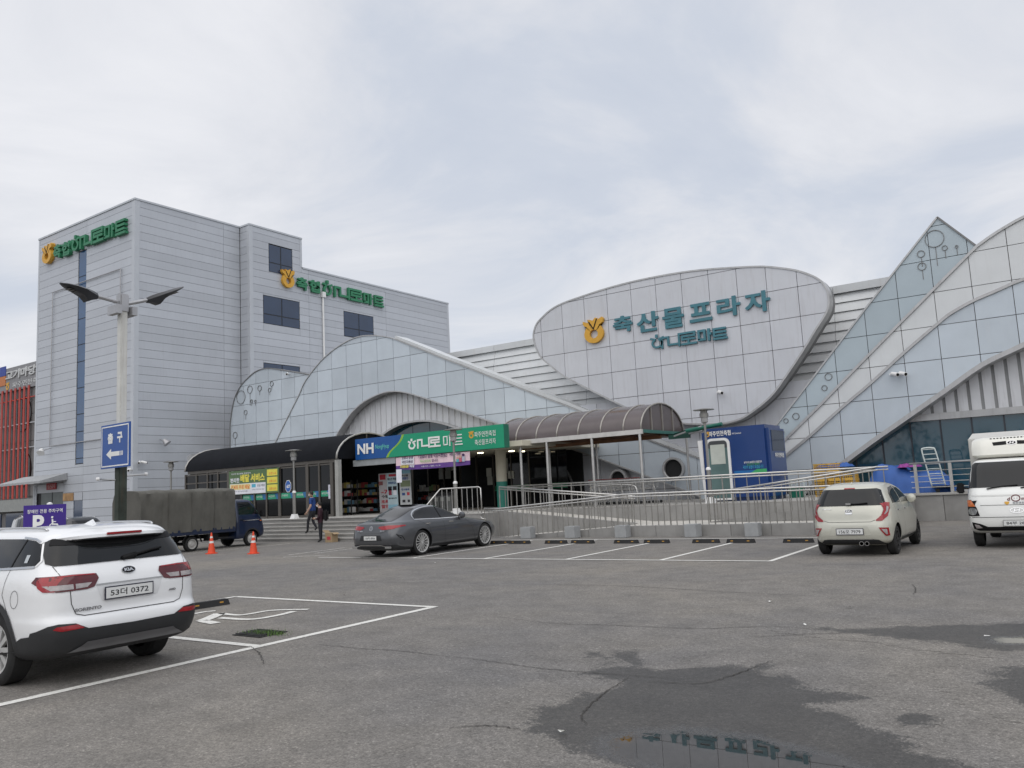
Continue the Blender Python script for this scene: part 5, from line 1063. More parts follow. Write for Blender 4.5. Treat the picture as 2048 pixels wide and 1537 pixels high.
o = MB().prism([(-.25, -.17), (.25, -.17), (.25, .17), (-.25, .17)], lambda a, b: (-8.6 + a * .85, 30.0 + b * .85, FZ), lambda a, b: (-8.6 + a, 30.0 + b, FZ + .36)).build('storage_tub', M('tub_green', (.01, .14, .09), .5)); tag(o, 'green plastic tub on the terrace beside the white rack', 'tub')
# ------------------------------------------------------------------ mushroom lamps
m_lpost = M('lamp_post_grey', (.27, .265, .25), .4, .5, var=.12); m_lamp = M('lamp_lens', (.30, .30, .30), .35, var=.2)
def mushroom(x, y, z, label, h=3.05):
    t = thing('terrace_lamp', label, 'lamp', (x, y, z), 0, 'disc-topped lamps along the terrace')
    MB().prism([(-.15, -.15), (.15, -.15), (.15, .15), (-.15, .15)], lambda a, b: (a, b, 0), lambda a, b: (a * .6, b * .6, .2)).build('plinth', m_white, t, world=False)
    MB().tube((0, 0, .2), (0, 0, 1.12), .075, 12).build('lower_post', m_lpost, t, True, world=False, autosm=40)
    MB().lathe([(.085, 1.12), (.085, 1.17), (.05, 1.22)], n=12).build('collar', m_white, t, True, world=False, autosm=40)
    MB().tube((0, 0, 1.2), (0, 0, h - .48), .042, 12).build('upper_post', m_lpost, t, True, world=False, autosm=40)
    MB().lathe([(.06, h - .5), (.12, h - .46), (.12, h - .30)], n=14).build('lens', m_lamp, t, True, world=False, autosm=40)
    MB().lathe([(.15, h - .30), (.15, h - .16), (.12, h - .15), (.12, h - .05)], n=14).build('housing', m_lpost, t, True, world=False, autosm=40)
    MB().lathe([(.36, h - .05), (.36, h - .03), (.08, h + .01)], n=22).build('disc', m_lpost, t, True, world=False, autosm=40)
for (a, b), Y, z, lb in (((587, 900), 24.3, FZ, 'grey disc-topped lamp on a white plinth before the lobby doors'), ((906, 858), 24.35, FZ, 'grey disc-topped lamp before the green shop sign'), ((1407, 818), 26.95, FZ, 'grey disc-topped lamp beside the blue booth'), ((342, 923), 24.4, FZ, 'grey disc-topped lamp between the grey building and the lobby')):
    p = P(a, b, Y=Y); mushroom(p.x, Y, z, lb, p.z - z)
# ------------------------------------------------------------------ street lamp with exit sign
XP, YP_ = -14.35, 8.2; zt_ = P(246, 600, X=XP).z
SL = thing('street_lamp', 'white square street lamp post with two dark lamp heads and rusty base', 'street lamp', (XP, YP_, 0))
m_pw = M('post_white_flaking', (.60, .60, .57), .5, var=.08, streak=.45, dirt=(.20, .13, .08)); m_pr = M('post_rusted', (.035, .045, .035), .7, var=.5, scale=4, streak=.6, dirt=(.12, .06, .03))
zs1 = P(240, 850, X=XP).z
MB().box(-.066, .066, -.066, .066, zs1, zt_ + .05).build('upper_post', m_pw, SL, world=False, bevel=.012); MB().box(-.078, .078, -.078, .078, 0, zs1 - .002).build('lower_post', m_pr, SL, world=False, bevel=.012)
MB().box(-.085, .085, -.085, .085, zt_ - .25, zt_ + .10).build('head_bracket', m_pipe, SL, world=False, bevel=.02)
m_head = M('lamp_head_dark', (.035, .037, .042), .4)
for s, tip in ((-1, P(120, 567, X=XP)), (1, P(366, 575, X=XP))):
    ty = tip.y - YP_; tz = tip.z; z0 = zt_ - .06; a = Vector((0, s * .11, z0)); b = Vector((0, s * .48, z0 + (tz - z0) * .25)); MB().tube(a, b, .035, 8).build('arm', m_pipe, SL, True, world=False, autosm=40)
    tipv = Vector((0, ty, tz)); d = (tipv - b); m = MB(); rows_ = []
    for f, wv_, hu, hd in ((0, .05, .05, .05), (.10, .08, .06, .08), (.3, .15, .06, .17), (.42, .19, .05, .09), (.65, .19, .045, .05), (.85, .13, .03, .03), (1., .03, .012, .012)):
        c = b + d * f; rows_.append([(c.x - wv_, c.y, c.z), (c.x - wv_ * .5, c.y, c.z + hu), (c.x + wv_ * .5, c.y, c.z + hu), (c.x + wv_, c.y, c.z), (c.x + wv_ * .55, c.y, c.z - hd), (c.x - wv_ * .55, c.y, c.z - hd)])
    vs = [q for r_ in rows_ for q in r_]; fs = [(i * 6 + k, i * 6 + (k + 1) % 6, (i + 1) * 6 + (k + 1) % 6, (i + 1) * 6 + k) for i in range(6) for k in range(6)] + [tuple(range(5, -1, -1)), tuple(range(36, 42))]
    h = m.add(vs, fs).build('lamp_head', m_head, SL, True, world=False, autosm=30)
    for k in range(4): f = .48 + .1 * k; c = b + d * f; nd_ = d.normalized(); MB().add([(c.x - .09, c.y - .035, c.z - .058), (c.x + .09, c.y - .035, c.z - .058), (c.x + .09, c.y + .035, c.z - .054), (c.x - .09, c.y + .035, c.z - .054)], [(0, 1, 2, 3)]).build('led_panel', M('led_grey', (.16, .15, .14), .4), h, world=False)
for s in (-1, 1): MB().box(-.16, .16, s * .15 - .05, s * .15 + .05, zt_ - .30, zt_ - .14).build('bracket_wing', m_pipe, SL, world=False)
ya = P(240, 950, X=XP)
for s, q in ((-1, P(196, 959, X=XP)), (1, P(292, 949, X=XP))):
    MB().tube((XP, YP_ + s * .11, q.z - .02), q, .018, 6).build('side_arm', m_steel, SL); MB().lathe([(.0, -.03), (.03, -.02), (.038, 0), (.03, .03), (0, .036)], q, 10).build('arm_ball', m_white, SL, True)
ES = thing('exit_sign', 'blue exit sign with a white left arrow on the lamp post', 'sign', (XP, YP_, 2.4), R_(-3)); yq = YP_ - .11
L_, R2 = XZ(203, 897, yq)[0] - XP, XZ(266, 887, yq)[0] - XP; T_, B_ = P(235, 848, Y=yq).z - 2.4, P(235, 936, Y=yq).z - 2.4
m_eb = M('exit_blue', (.008, .07, .30), .35, var=.05)
MB().box(L_, R2, -.14, -.115, B_, T_).build('plate', m_eb, ES, world=False)
for q in ((L_ + .03, R2 - .03, B_ + .03, B_ + .05), (L_ + .03, R2 - .03, T_ - .05, T_ - .03), (L_ + .03, L_ + .05, B_ + .051, T_ - .051), (R2 - .05, R2 - .03, B_ + .051, T_ - .051)): MB().box(q[0], q[1], -.145, -.141, q[2], q[3]).build('border', m_ink, ES, world=False)
wS, hS = R2 - L_, T_ - B_
def loc_text(s, m, par, org, w, h, bold, name='lettering'):
    me = textmesh(s, 1., bold, .5); xs_ = [q.co.x for q in me.vertices]; ys_ = [q.co.y for q in me.vertices]
    for q in me.vertices: q.co = (org[0] + (q.co.x - min(xs_)) / (max(xs_) - min(xs_)) * w, org[1] - (q.co.z + .5) * .003, org[2] + (q.co.y - min(ys_)) / (max(ys_) - min(ys_)) * h)
    me.materials.clear(); me.materials.append(m); o = bpy.data.objects.new(name, me); COL.objects.link(o); o.parent = par; return o
loc_text('출', m_ink, ES, (L_ + wS * .25, -.141, B_ + hS * .56), wS * .18, hS * .24, .05); loc_text('구', m_ink, ES, (L_ + wS * .58, -.141, B_ + hS * .56), wS * .18, hS * .24, .05)
ar = [(.20, .32), (.37, .20), (.37, .27), (.66, .27), (.66, .37), (.37, .37), (.37, .44)]
MB().prism([(L_ + wS * a, B_ + hS * b) for a, b in ar], lambda x, z: (x, -.1445, z), lambda x, z: (x, -.141, z)).build('arrow', m_ink, ES, world=False)
for a in (.68, .72, .76): MB().box(L_ + wS * a, L_ + wS * (a + .018), -.1445, -.141, B_ + hS * .27, B_ + hS * .37).build('arrow_bar', m_ink, ES, world=False)
# purple disabled-bay sign
dr = ray(90, 1030); dr = dr / math.hypot(dr.x, dr.y) * 14.6; rzs = math.atan2(dr.y, dr.x) - math.pi / 2
PS = thing('parking_sign', 'purple disabled parking sign behind the white car', 'sign', (dr.x, dr.y, 0), rzs)
zt2 = EYE + ray(90, 1010).z / math.hypot(ray(90, 1010).x, ray(90, 1010).y) * 14.6; w2 = .285
MB().box(-w2, w2, -.02, 0, zt2 - .62, zt2).build('plate', M('sign_purple', (.045, .018, .22), .4), PS, world=False); MB().tube((.06, .03, 0), (.06, .03, zt2 - .02), .03, 8).build('post', m_pipe, PS, world=False); MB().lathe([(.04, zt2 - .02), (.04, zt2 + .02), (.01, zt2 + .035)], (.06, .03, 0), 10).build('cap', m_white, PS, world=False)
loc_text('장애인 전용 주차구역', m_ink, PS, (-w2 + .05, -.021, zt2 - .125), 2 * w2 - .1, .06, .01); loc_text('P', m_ink, PS, (-.16, -.021, zt2 - .42), .15, .27, .04)
wc = [(arc(.12, zt2 - .345, .06, .06, 100, 370, 14), .013), ([(.10, zt2 - .225), (.105, zt2 - .30), (.165, zt2 - .305), (.19, zt2 - .375)], .022), ([(.10, zt2 - .26), (.15, zt2 - .265)], .013), (arc(.098, zt2 - .195, .009, .009, 0, 330, 8), .016)]
letters(None, 'pictogram', m_ink, wc, (0, -.021, 0), (1, 0, 0), (0, 0, 1), 1, 1, .002).parent = PS
# ------------------------------------------------------------------ traffic cones, box
m_cone = M('cone_orange', (.72, .075, .025), .45, var=.08); m_refw = M('cone_white', (.75, .72, .70), .5)
def cone(x, y):
    t = thing('traffic_cone', 'orange traffic cone with two white bands beside the dark blue truck', 'traffic cone', (x, y, 0), random.uniform(0, 1), 'traffic cones beside the blue truck')
    MB().pxy([(.2 * math.cos(R_(a)), .2 * math.sin(R_(a))) for a in range(0, 360, 45)], .0, .03).build('base', m_cone, t, world=False)
    R0 = lambda z: .135 - .115 * z / .72
    for z0, z1, m, nm in ((.03, .36, m_cone, 'body'), (.361, .43, m_refw, 'band'), (.431, .53, m_cone, 'body'), (.531, .59, m_refw, 'band'), (.591, .72, m_cone, 'body')): MB().lathe([(R0(z0), z0), (R0(z1), z1)], n=16).build(nm, m, t, True, world=False, autosm=40)
for a, b in ((423, 1108), (507, 1108)): p = P(a, b, Z=0); cone(p.x, p.y)
p = P(663, 1071, Y=22.35); o = thing('cardboard_box', 'open cardboard box on the ground beside the steps', 'box', (p.x, 22.35, 0)); m_cb = M('cardboard', (.34, .25, .15), .8)
MB().box(p.x - .19, p.x + .19, 22.2, 22.5, 0, .36).build('carton', m_cb, o); MB().add([(p.x - .19, 22.2, .362), (p.x - .19, 22.5, .362), (p.x - .36, 22.5, .46), (p.x - .36, 22.2, .46)], [(0, 1, 2, 3)]).build('flap', m_cb, o); MB().add([(p.x + .19, 22.2, .362), (p.x + .19, 22.5, .362), (p.x + .3, 22.5, .30), (p.x + .3, 22.2, .30)], [(0, 1, 2, 3)]).build('flap', m_cb, o)
MB().box(p.x - .08, p.x + .1, 22.192, 22.197, .1, .22).build('print', m_rd, o)
# ------------------------------------------------------------------ vehicles
# a body is a stack of rounded plan outlines; glass, lamps, seams and badges are laid onto its surface by ray casting
def cr_interp(rows, z):
    for i in range(len(rows) - 1):
        if z <= rows[i + 1][0] + 1e-9: break
    a, b, c, d = rows[max(i - 1, 0)], rows[i], rows[i + 1], rows[min(i + 2, len(rows) - 1)]
    t = (z - b[0]) / (c[0] - b[0]); r = []
    for k in range(1, len(b)):
        m1 = (c[k] - a[k]) / (c[0] - a[0]) * (c[0] - b[0]); m2 = (d[k] - b[k]) / (d[0] - b[0]) * (c[0] - b[0])
        if (c[k] - b[k]) * m1 < 0: m1 = 0
        if (c[k] - b[k]) * m2 < 0: m2 = 0
        r.append((2 * t ** 3 - 3 * t * t + 1) * b[k] + (t ** 3 - 2 * t * t + t) * m1 + (-2 * t ** 3 + 3 * t * t) * c[k] + (t ** 3 - t * t) * m2)
    return r
def plan(xr, xf, w, nr, nf, N, xc):
    pts = []
    for i in range(N):
        a = 2 * math.pi * i / N; c, s = math.cos(a), math.sin(a); n = nf * 1.35 if c > 0 else nr * 1.32
        # even spacing along the superellipse
        k = (abs(c) ** n + abs(s) ** n) ** (-1 / n) if False else None
        A = (xf - xc) if c > 0 else (xc - xr); t = math.atan2(abs(s) , abs(c)); 
        cx_, sy = math.cos(t), math.sin(t); q = (cx_ ** n + sy ** n) ** (-1 / n)
        pts.append((xc + math.copysign(A * cx_ * q, c) if abs(c) > 1e-9 else xc, math.copysign(w * sy * q, s) if abs(s) > 1e-9 else 0))
    return pts
def car_body(t, rows, mat, arches, arch_r, arch_in, xc=None, N=120, name='body', dz=.018, m_in=None):
    xc = xc if xc is not None else (rows[3][1] + rows[3][2]) / 2
    z = rows[0][0]; zs = []
    while z < rows[-1][0]: zs.append(z); z += dz
    zs.append(rows[-1][0]); vs = []
    for z in zs:
        xr, xf, w, nr, nf = cr_interp(rows, z); x0 = min(max(xc, xr + .25), xf - .2); vs += [(x, y, z) for x, y in plan(xr, xf, w, nr, nf, N, x0)]
    fs = [(j * N + i, j * N + (i + 1) % N, (j + 1) * N + (i + 1) % N, (j + 1) * N + i) for j in range(len(zs) - 1) for i in range(N)] + [tuple(range(N - 1, -1, -1)), tuple(range((len(zs) - 1) * N, len(zs) * N))]
    b = MB().add(vs, fs).build(name, [mat, m_in or m_black], t, True, world=False)
    bv = BVHTree.FromPolygons([Vector(v) for v in vs], fs)
    cuts = []
    for ax, az in arches:
        for s in (-1, 1):
            m = MB(); m.tube((ax, s * arch_in, az), (ax, s * 1.3, az), arch_r, 36); c = m.build('cut', m_black, None); c.data.materials.clear(); c.data.materials.append(m_black); c.parent = None; cuts.append(c)
            c.matrix_world = Matrix()
    M0 = b.matrix_world.copy(); par = b.parent; b.parent = None; b.matrix_world = Matrix()
    for c in cuts:
        md = b.modifiers.new('cut', 'BOOLEAN'); md.operation = 'DIFFERENCE'; md.solver = 'EXACT'; md.object = c
        try: md.material_mode = 'TRANSFER'
        except Exception: pass
    bpy.context.view_layer.update(); dg = bpy.context.evaluated_depsgraph_get(); me = bpy.data.meshes.new_from_object(b.evaluated_get(dg))
    b.modifiers.clear(); b.data = me; me.name = name; b.parent = par; b.matrix_basis = Matrix()
    for c in cuts: bpy.data.objects.remove(c)
    me.shade_smooth(); me.set_sharp_from_angle(angle=R_(32))
    return b, bv
def hit(bv, view, a, b, off):
    o, d = {'rear': (Vector((-6, a, b)), Vector((1, 0, 0))), 'front': (Vector((9, a, b)), Vector((-1, 0, 0))), 'left': (Vector((a, 5, b)), Vector((0, -1, 0))), 'right': (Vector((a, -5, b)), Vector((0, 1, 0))), 'top': (Vector((a, b, 6)), Vector((0, 0, -1)))}[view]
    p, n, i, ds = bv.ray_cast(o, d)
    if p is None:
        p, n, i, ds = bv.find_nearest(o + d * 6)
    if n.dot(d) > 0: n = -n
    return p + (n * .75 - d * .25).normalized() * off
def patch(t, bv, view, poly, mat, name, off=.005, g=.05, mirror=False, smooth=True, rr=0):
    for s in ((1, -1) if mirror else (1,)):
        vw = view
        P2 = [(a * (s if view in ('rear', 'front') else 1), b) for a, b in poly]
        if mirror and view in ('left', 'right') and s < 0: vw = 'right' if view == 'left' else 'left'
        if rr: P2 = smooth_poly(P2, rr, True)
        vs = []; ix = {}; fs = []
        xs_ = [p[0] for p in P2]; ys_ = [p[1] for p in P2]
        for i in range(math.floor(min(xs_) / g), math.ceil(max(xs_) / g)):
            for k in range(math.floor(min(ys_) / g), math.ceil(max(ys_) / g)):
                c = clip(P2, i * g, (i + 1) * g, k * g, (k + 1) * g)
                if not c or area(c) < 1e-7: continue
                f = []
                for q in c:
                    key = (round(q[0], 4), round(q[1], 4))
                    if key not in ix: ix[key] = len(vs); vs.append(hit(bv, vw, q[0], q[1], off))
                    if not f or f[-1] != ix[key]: f.append(ix[key])
                if len(f) > 2 and f[0] == f[-1]: f = f[:-1]
                if len(f) > 2: fs.append(f)
        o = MB().add(vs, fs).build(name, mat, t, smooth, world=False)
    return o
def rib(t, bv, view, pts, w, mat, name, off=.004, mirror=False, step=.06):
    for s in ((1, -1) if mirror else (1,)):
        vw = view; q = [(a * (s if view in ('rear', 'front') else 1), b) for a, b in pts]
        if mirror and view in ('left', 'right') and s < 0: vw = 'right' if view == 'left' else 'left'
        d = []
        for a, b in zip(q[:-1], q[1:]):
            n = max(1, int(math.hypot(b[0] - a[0], b[1] - a[1]) / step)); d += [(a[0] + (b[0] - a[0]) * i / n, a[1] + (b[1] - a[1]) * i / n) for i in range(n)]
        d.append(q[-1]); Lp, Rp = stroke2d(d, w); n = len(Lp)
        o = MB().add([hit(bv, vw, p.x, p.y, off) for p in Lp] + [hit(bv, vw, p.x, p.y, off) for p in Rp], [(i, i + 1, n + i + 1, n + i) for i in range(n - 1)]).build(name, mat, t, True, world=False)
    return o
m_tyre = M('tyre_rubber', (.018, .018, .018), .8, var=.3, scale=10); m_alloy = M('alloy', (.52, .52, .51), .35, .25); m_alloyd = M('alloy_dark', (.05, .05, .052), .4, .5); m_hub = M('wheel_dark', (.012, .012, .012), .6)
def wheel(t, x, y, r, w, rim_r, spokes, mat, sw=.03, style='spoke'):
    """y is the outer face; tyre, rim ring, spokes, hub"""
    s = 1 if y > 0 else -1
    prof = [(rim_r, -w), (r - .03, -w), (r, -w + .03), (r, -.03), (r - .03, -.005), (rim_r + .015, 0), (rim_r, -.01)]
    o = MB().lathe([(a, s * b) for a, b in prof], (x, y, r), 32, 'y', False).build('wheel', m_tyre, t, True, world=False, autosm=40)
    MB().lathe([(rim_r - .002, s * -.10), (rim_r - .002, s * -.085)], (x, y, r), 24, 'y').build('brake_disc', m_hub, o, world=False)
    m = MB(); n = 28
    for i in range(n):
        a0, a1 = 6.28319 * i / n, 6.28319 * (i + 1) / n; f = lambda rr, a, d: (x + rr * math.cos(a), y + s * d, r + rr * math.sin(a))
        m.add([f(rim_r - .022, a0, -.012), f(rim_r + .004, a0, -.006), f(rim_r + .004, a1, -.006), f(rim_r - .022, a1, -.012), f(rim_r - .03, a0, -.08), f(rim_r - .03, a1, -.08)], [(0, 1, 2, 3), (0, 3, 5, 4)])
    if style == 'spoke':
        for i in range(spokes):
            a = 6.28319 * i / spokes; c, q = math.cos(a), math.sin(a); f = lambda rr, k, d: (x + rr * c - k * q, y + s * d, r + rr * q + k * c)
            m.add([f(.03, -sw * .6, -.02), f(.03, sw * .6, -.02), f(rim_r - .015, sw, -.014), f(rim_r - .015, -sw, -.014), f(.03, -sw * .6, -.055), f(.03, sw * .6, -.055), f(rim_r - .015, sw, -.05), f(rim_r - .015, -sw, -.05)], [(0, 1, 2, 3), (0, 4, 5, 1), (2, 6, 7, 3), (1, 5, 6, 2), (0, 3, 7, 4)])
    else:
        m.lathe([(rim_r - .02, s * -.05), (rim_r * .55, s * -.035), (rim_r * .45, s * -.015), (.05, s * -.01)], (x, y, r), 24, 'y')
        for i in range(spokes): a = 6.28319 * i / spokes; m.lathe([(.02, s * -.012), (.02, s * -.004)], (x + rim_r * .68 * math.cos(a), y - s * .03, r + rim_r * .68 * math.sin(a)), 8, 'y')
    m.lathe([(.045, s * -.02), (.045, s * -.008)], (x, y, r), 14, 'y')
    m.build('rim', mat, o, True, world=False, autosm=35, fix=False)
    return o
m_glass = M('car_glass', (.008, .009, .010), .04, var=.1, ior=1.45); m_chrome = M('chrome', (.62, .62, .62), .12, .95); m_seamc = M('body_gap', (.02, .02, .021), .6); m_trimb = M('bumper_plastic', (.028, .029, .031), .55, bump=.15, bscale=80)
m_lred = M('lamp_red', (.30, .008, .014), .12, var=.25, scale=14, coat=.6); m_lredd = M('lamp_dark_red', (.085, .004, .008), .12, var=.3, scale=14, coat=.6); m_lclr = M('lamp_clear', (.36, .33, .33), .15, var=.3, scale=20, coat=.6); m_lhead = M('lamp_head', (.28, .29, .30), .08, .4, var=.5, scale=22, coat=.8); m_lor = M('lamp_orange', (.62, .16, .04), .15, coat=.6)
m_plate = M('plate_white', (.70, .71, .70), .4, var=.04); m_pink = M('plate_ink', (.02, .02, .025), .5); m_pfr = M('plate_frame', (.03, .03, .05), .4)
def plate(t, bv, view, y0, z0, w, h, body, off=.02, frame=True):
    """number plate: straight plate set just off the body"""
    c = hit(bv, view, y0, z0, off); sg = -1 if view == 'rear' else 1; x = c.x
    o = MB().box(x - .004, x + .004, y0 - w / 2 - .012, y0 + w / 2 + .012, z0 - h / 2 - .012, z0 + h / 2 + .012).build('number_plate', m_pfr if frame else m_chrome, t, world=False)
    MB().box(x + sg * .0045 - .001, x + sg * .0045 + .001, y0 - w / 2, y0 + w / 2, z0 - h / 2, z0 + h / 2).build('plate_face', m_plate, o, world=False)
    me = textmesh(body, 1., .012, .5); xs_ = [q.co.x for q in me.vertices]; ys_ = [q.co.y for q in me.vertices]; a, b_ = min(xs_), max(xs_); c0, d0 = min(ys_), max(ys_)
    for q in me.vertices:
        f = (q.co.x - a) / (b_ - a) * w * .82 - w * .41; q.co = (x + sg * (.006 + .001 * (q.co.z + .5)), y0 + (f * (-1) if view == 'rear' else f), z0 - h * .33 + (q.co.y - c0) / (d0 - c0) * h * .66)
    me.materials.clear(); me.materials.append(m_pink); p = bpy.data.objects.new('lettering', me); COL.objects.link(p); p.parent = o
    return o
def badge(t, bv, view, y0, z0, w, h, body, mat, off=.008, name='badge', back=None, slant=0, bold=.02):
    me = textmesh(body, 1., bold, .5); xs_ = [q.co.x for q in me.vertices]; ys_ = [q.co.y for q in me.vertices]; a, b_ = min(xs_), max(xs_); c0, d0 = min(ys_), max(ys_)
    sg = -1 if view in ('rear', 'right') else 1
    for q in me.vertices:
        fx = (q.co.x - a) / (b_ - a) * w - w / 2; fz = (q.co.y - c0) / (d0 - c0) * h - h / 2; fx += slant * fz; dz_ = q.co.z
        rx_ = -fx if view == 'rear' else fx
        p = hit(bv, view, y0 + rx_, z0 + fz, off + (dz_ + .5) * .003); q.co = p
    me.materials.clear(); me.materials.append(mat); p = bpy.data.objects.new(name, me); COL.objects.link(p); p.parent = t; return p
def oval(cx_, cz, a, b, n=20): return [(cx_ + a * math.cos(6.28319 * i / n), cz + b * math.sin(6.28319 * i / n)) for i in range(n)]
def mirror_(t, x, y, z, mat, s):
    o = MB().lathe([(.02, -.07), (.085, -.05), (.10, 0), (.085, .06), (.03, .08)], (x, y + s * .10, z), 12, 'x').build('wing_mirror', mat, t, True, world=False, autosm=50); MB().tube((x, y - s * .02, z - .04), (x, y + s * .06, z - .02), .02, 6).build('mirror_arm', m_black, o, world=False); return o
def paintm(name, col, metal=.0): return M(name, col, .28, metal, var=.03, scale=2, coat=.8)
# ---- white SUV seen from behind
m_sw = paintm('suv_white', (.80, .81, .82))
SU = thing('parked_car', 'white SUV with dark rear window and red tail lamps in the disabled bay', 'car', (-9.2, 4.83, 0), math.pi)
rows_ = [(.27, -.72, 3.35, .80, 6, 4), (.33, -.90, 3.52, .86, 6, 4), (.42, -.97, 3.6, .885, 6, 4), (.54, -1.0, 3.62, .90, 6.2, 4), (.63, -.99, 3.6, .905, 6.2, 4), (.69, -.955, 3.58, .90, 6.4, 4), (.80, -.95, 3.55, .895, 6.4, 4), (.93, -.945, 3.48, .89, 6.4, 3.6), (1.03, -.92, 3.0, .88, 6.2, 3.6), (1.09, -.89, 2.5, .865, 6, 3.6), (1.16, -.845, 2.15, .84, 6, 4), (1.25, -.79, 1.92, .805, 6, 4.5), (1.36, -.715, 1.62, .755, 6, 4.5), (1.44, -.655, 1.36, .715, 6, 4.5), (1.485, -.60, 1.1, .665, 6, 4), (1.515, -.52, .9, .60, 5, 4), (1.538, -.36, .55, .50, 4, 4), (1.548, -.15, .30, .33, 3, 3)]
bo, bv = car_body(SU, rows_, m_sw, [(0, .37), (2.66, .37)], .405, .58)
for x in (0, 2.66):
    for s in (-1, 1): wheel(SU, x, s * .865, .355, .22, .245, 10, m_alloy, .03)
up = 1.425
patch(SU, bv, 'rear', [(-.69, 1.165), (.69, 1.165), (.735, 1.19), (.695, 1.38), (.62, up), (-.62, up), (-.695, 1.38), (-.735, 1.19)], m_glass, 'rear_window', .009, .04)
o = MB()
ro = []
for z, x, w in ((1.405, -.79, .56), (1.42, -.81, .60), (1.45, -.80, .625), (1.485, -.70, .63), (1.512, -.53, .59)):
    ro.append([(x + .24 * (abs(k) / 10) ** 4, w * 1.03 * k / 10, z - .03 * (k / 10) ** 4) for k in range(-10, 11)])
ro.append([(-.40, .62 * k / 10, 1.40) for k in range(-10, 11)])
vs = [q for r_ in ro for q in r_]; n = 21
sp = o.add(vs, [(j * n + i, j * n + i + 1, (j + 1) % 6 * n + i + 1, (j + 1) % 6 * n + i) for j in range(6) for i in range(n - 1)] + [tuple(j * n for j in range(6)), tuple(j * n + n - 1 for j in range(5, -1, -1))]).build('spoiler', m_sw, SU, True, world=False, autosm=40)
MB().add([(-.815 + .20 * (abs(k) / 10) ** 4 - .004, .58 * k / 10, z) for z in (1.40, 1.412) for k in range(-10, 11)], [(i, i + 1, n + i + 1, n + i) for i in range(20)]).build('spoiler_lip', m_black, sp, world=False)
MB().box(-.825, -.80, -.20, .18, 1.438, 1.462).build('brake_lamp', m_lred, sp, world=False, bevel=.005)
patch(SU, bv, 'rear', [(-.66, 1.36), (0, 1.33), (.66, 1.36), (.63, 1.415), (-.63, 1.415)], m_black, 'window_top_band', .013, .05)  # black band across the top of the rear glass
# lamps: red upper with clear strip below, wrapping onto the wing
lamp = [(.38, 1.065), (.36, 1.02), (.42, .94), (.50, .925), (.80, .92), (.90, .96), (.93, 1.02), (.90, 1.07), (.63, 1.075)]
patch(SU, bv, 'rear', [(a * .90, b) for a, b in lamp], m_lredd, 'tail_lamp', .008, .03, True)
patch(SU, bv, 'left', [(-.885, .925), (-.80, .93), (-.735, .975), (-.71, 1.03), (-.735, 1.065), (-.885, 1.072)], m_lred, 'tail_lamp', .009, .03, True)
patch(SU, bv, 'rear', [(.40, .985), (.45, .945), (.56, .94), (.56, .985)], m_lclr, 'lamp_lens', .012, .03, True); patch(SU, bv, 'rear', [(.58, .985), (.58, .938), (.76, .938), (.80, .985)], m_lclr, 'lamp_lens', .012, .03, True)
rib(SU, bv, 'rear', [(.36, 1.06), (.55, 1.066), (.70, 1.06)], .012, m_lred, 'lamp_rim', .012, True)
# bumper, reflectors, exhaust trim
patch(SU, bv, 'rear', [(-.86, .28), (.86, .28), (.86, .55), (.79, .61), (.72, .625), (.58, .615), (.46, .555), (0, .545), (-.46, .555), (-.58, .615), (-.72, .625), (-.79, .61), (-.86, .55)], m_trimb, 'bumper_cladding', .010, .04)
patch(SU, bv, 'left', [(-.98, .28), (-.45, .28), (-.42, .44), (-.55, .50), (-.98, .555)], m_trimb, 'side_cladding', .010, .04, True)
patch(SU, bv, 'left', [(.42, .27), (2.24, .27), (2.24, .36), (.42, .36)], m_trimb, 'sill_cladding', .010, .06, True)
for s in (0, 2.66):
    rib(SU, bv, 'left', arc(s, .37, .435, .435, -8, 188, 22), .07, m_trimb, 'arch_cladding', .011, True)
patch(SU, bv, 'rear', [(.50, .565), (.56, .605), (.73, .60), (.76, .575), (.70, .555)], m_lred, 'reflector', .016, .03, True)
patch(SU, bv, 'rear', [(-.50, .40), (-.46, .43), (.46, .43), (.50, .40), (.62, .345), (-.62, .345)], M('skid_silver', (.20, .20, .21), .35, .7), 'skid_plate', .018, .05)
rib(SU, bv, 'rear', [(-.61, 1.0), (-.60, .80), (-.56, .70), (-.48, .675), (.48, .675), (.56, .70), (.60, .80), (.61, .925)], .007, m_seamc, 'tailgate_gap', .005)
rib(SU, bv, 'rear', [(.70, 1.165), (.67, 1.07)], .006, m_seamc, 'tailgate_gap', .005, True)
patch(SU, bv, 'rear', [(-.36, .95), (.36, .95), (.30, .79), (-.30, .79)], M('recess_shade_white', (.70, .71, .72), .35, coat=.6), 'plate_recess_shade', .003, .06)  # flat patch; the recess shade is painted as a darker body white
rib(SU, bv, 'rear', [(-.36, .955), (.36, .955)], .012, M('lip_grey', (.35, .36, .37), .4), 'handle_lip', .012)  # grey strip across the tailgate over the number plate
plate(SU, bv, 'rear', .02, .86, .50, .105, '53더 0372', .02)
patch(SU, bv, 'rear', oval(0, 1.065, .075, .036), m_chrome, 'emblem', .010, .02); patch(SU, bv, 'rear', oval(0, 1.065, .069, .031), m_black, 'emblem_face', .0125, .02); badge(SU, bv, 'rear', 0, 1.065, .10, .030, 'KIA', m_chrome, .014, bold=.05)
badge(SU, bv, 'rear', .44, .735, .26, .032, 'SORENTO', M('badge_grey', (.22, .22, .23), .3, .3), .012, bold=.03); badge(SU, bv, 'rear', -.47, .81, .08, .022, 'AWD', M('badge_grey'), .008, bold=.05)
w_ = MB().path([hit(bv, 'rear', a, b, .03) for a, b in ((-.03, 1.185), (-.10, 1.20), (-.30, 1.235), (-.42, 1.25))], .013, 6).build('rear_wiper', m_black, SU, True, world=False)
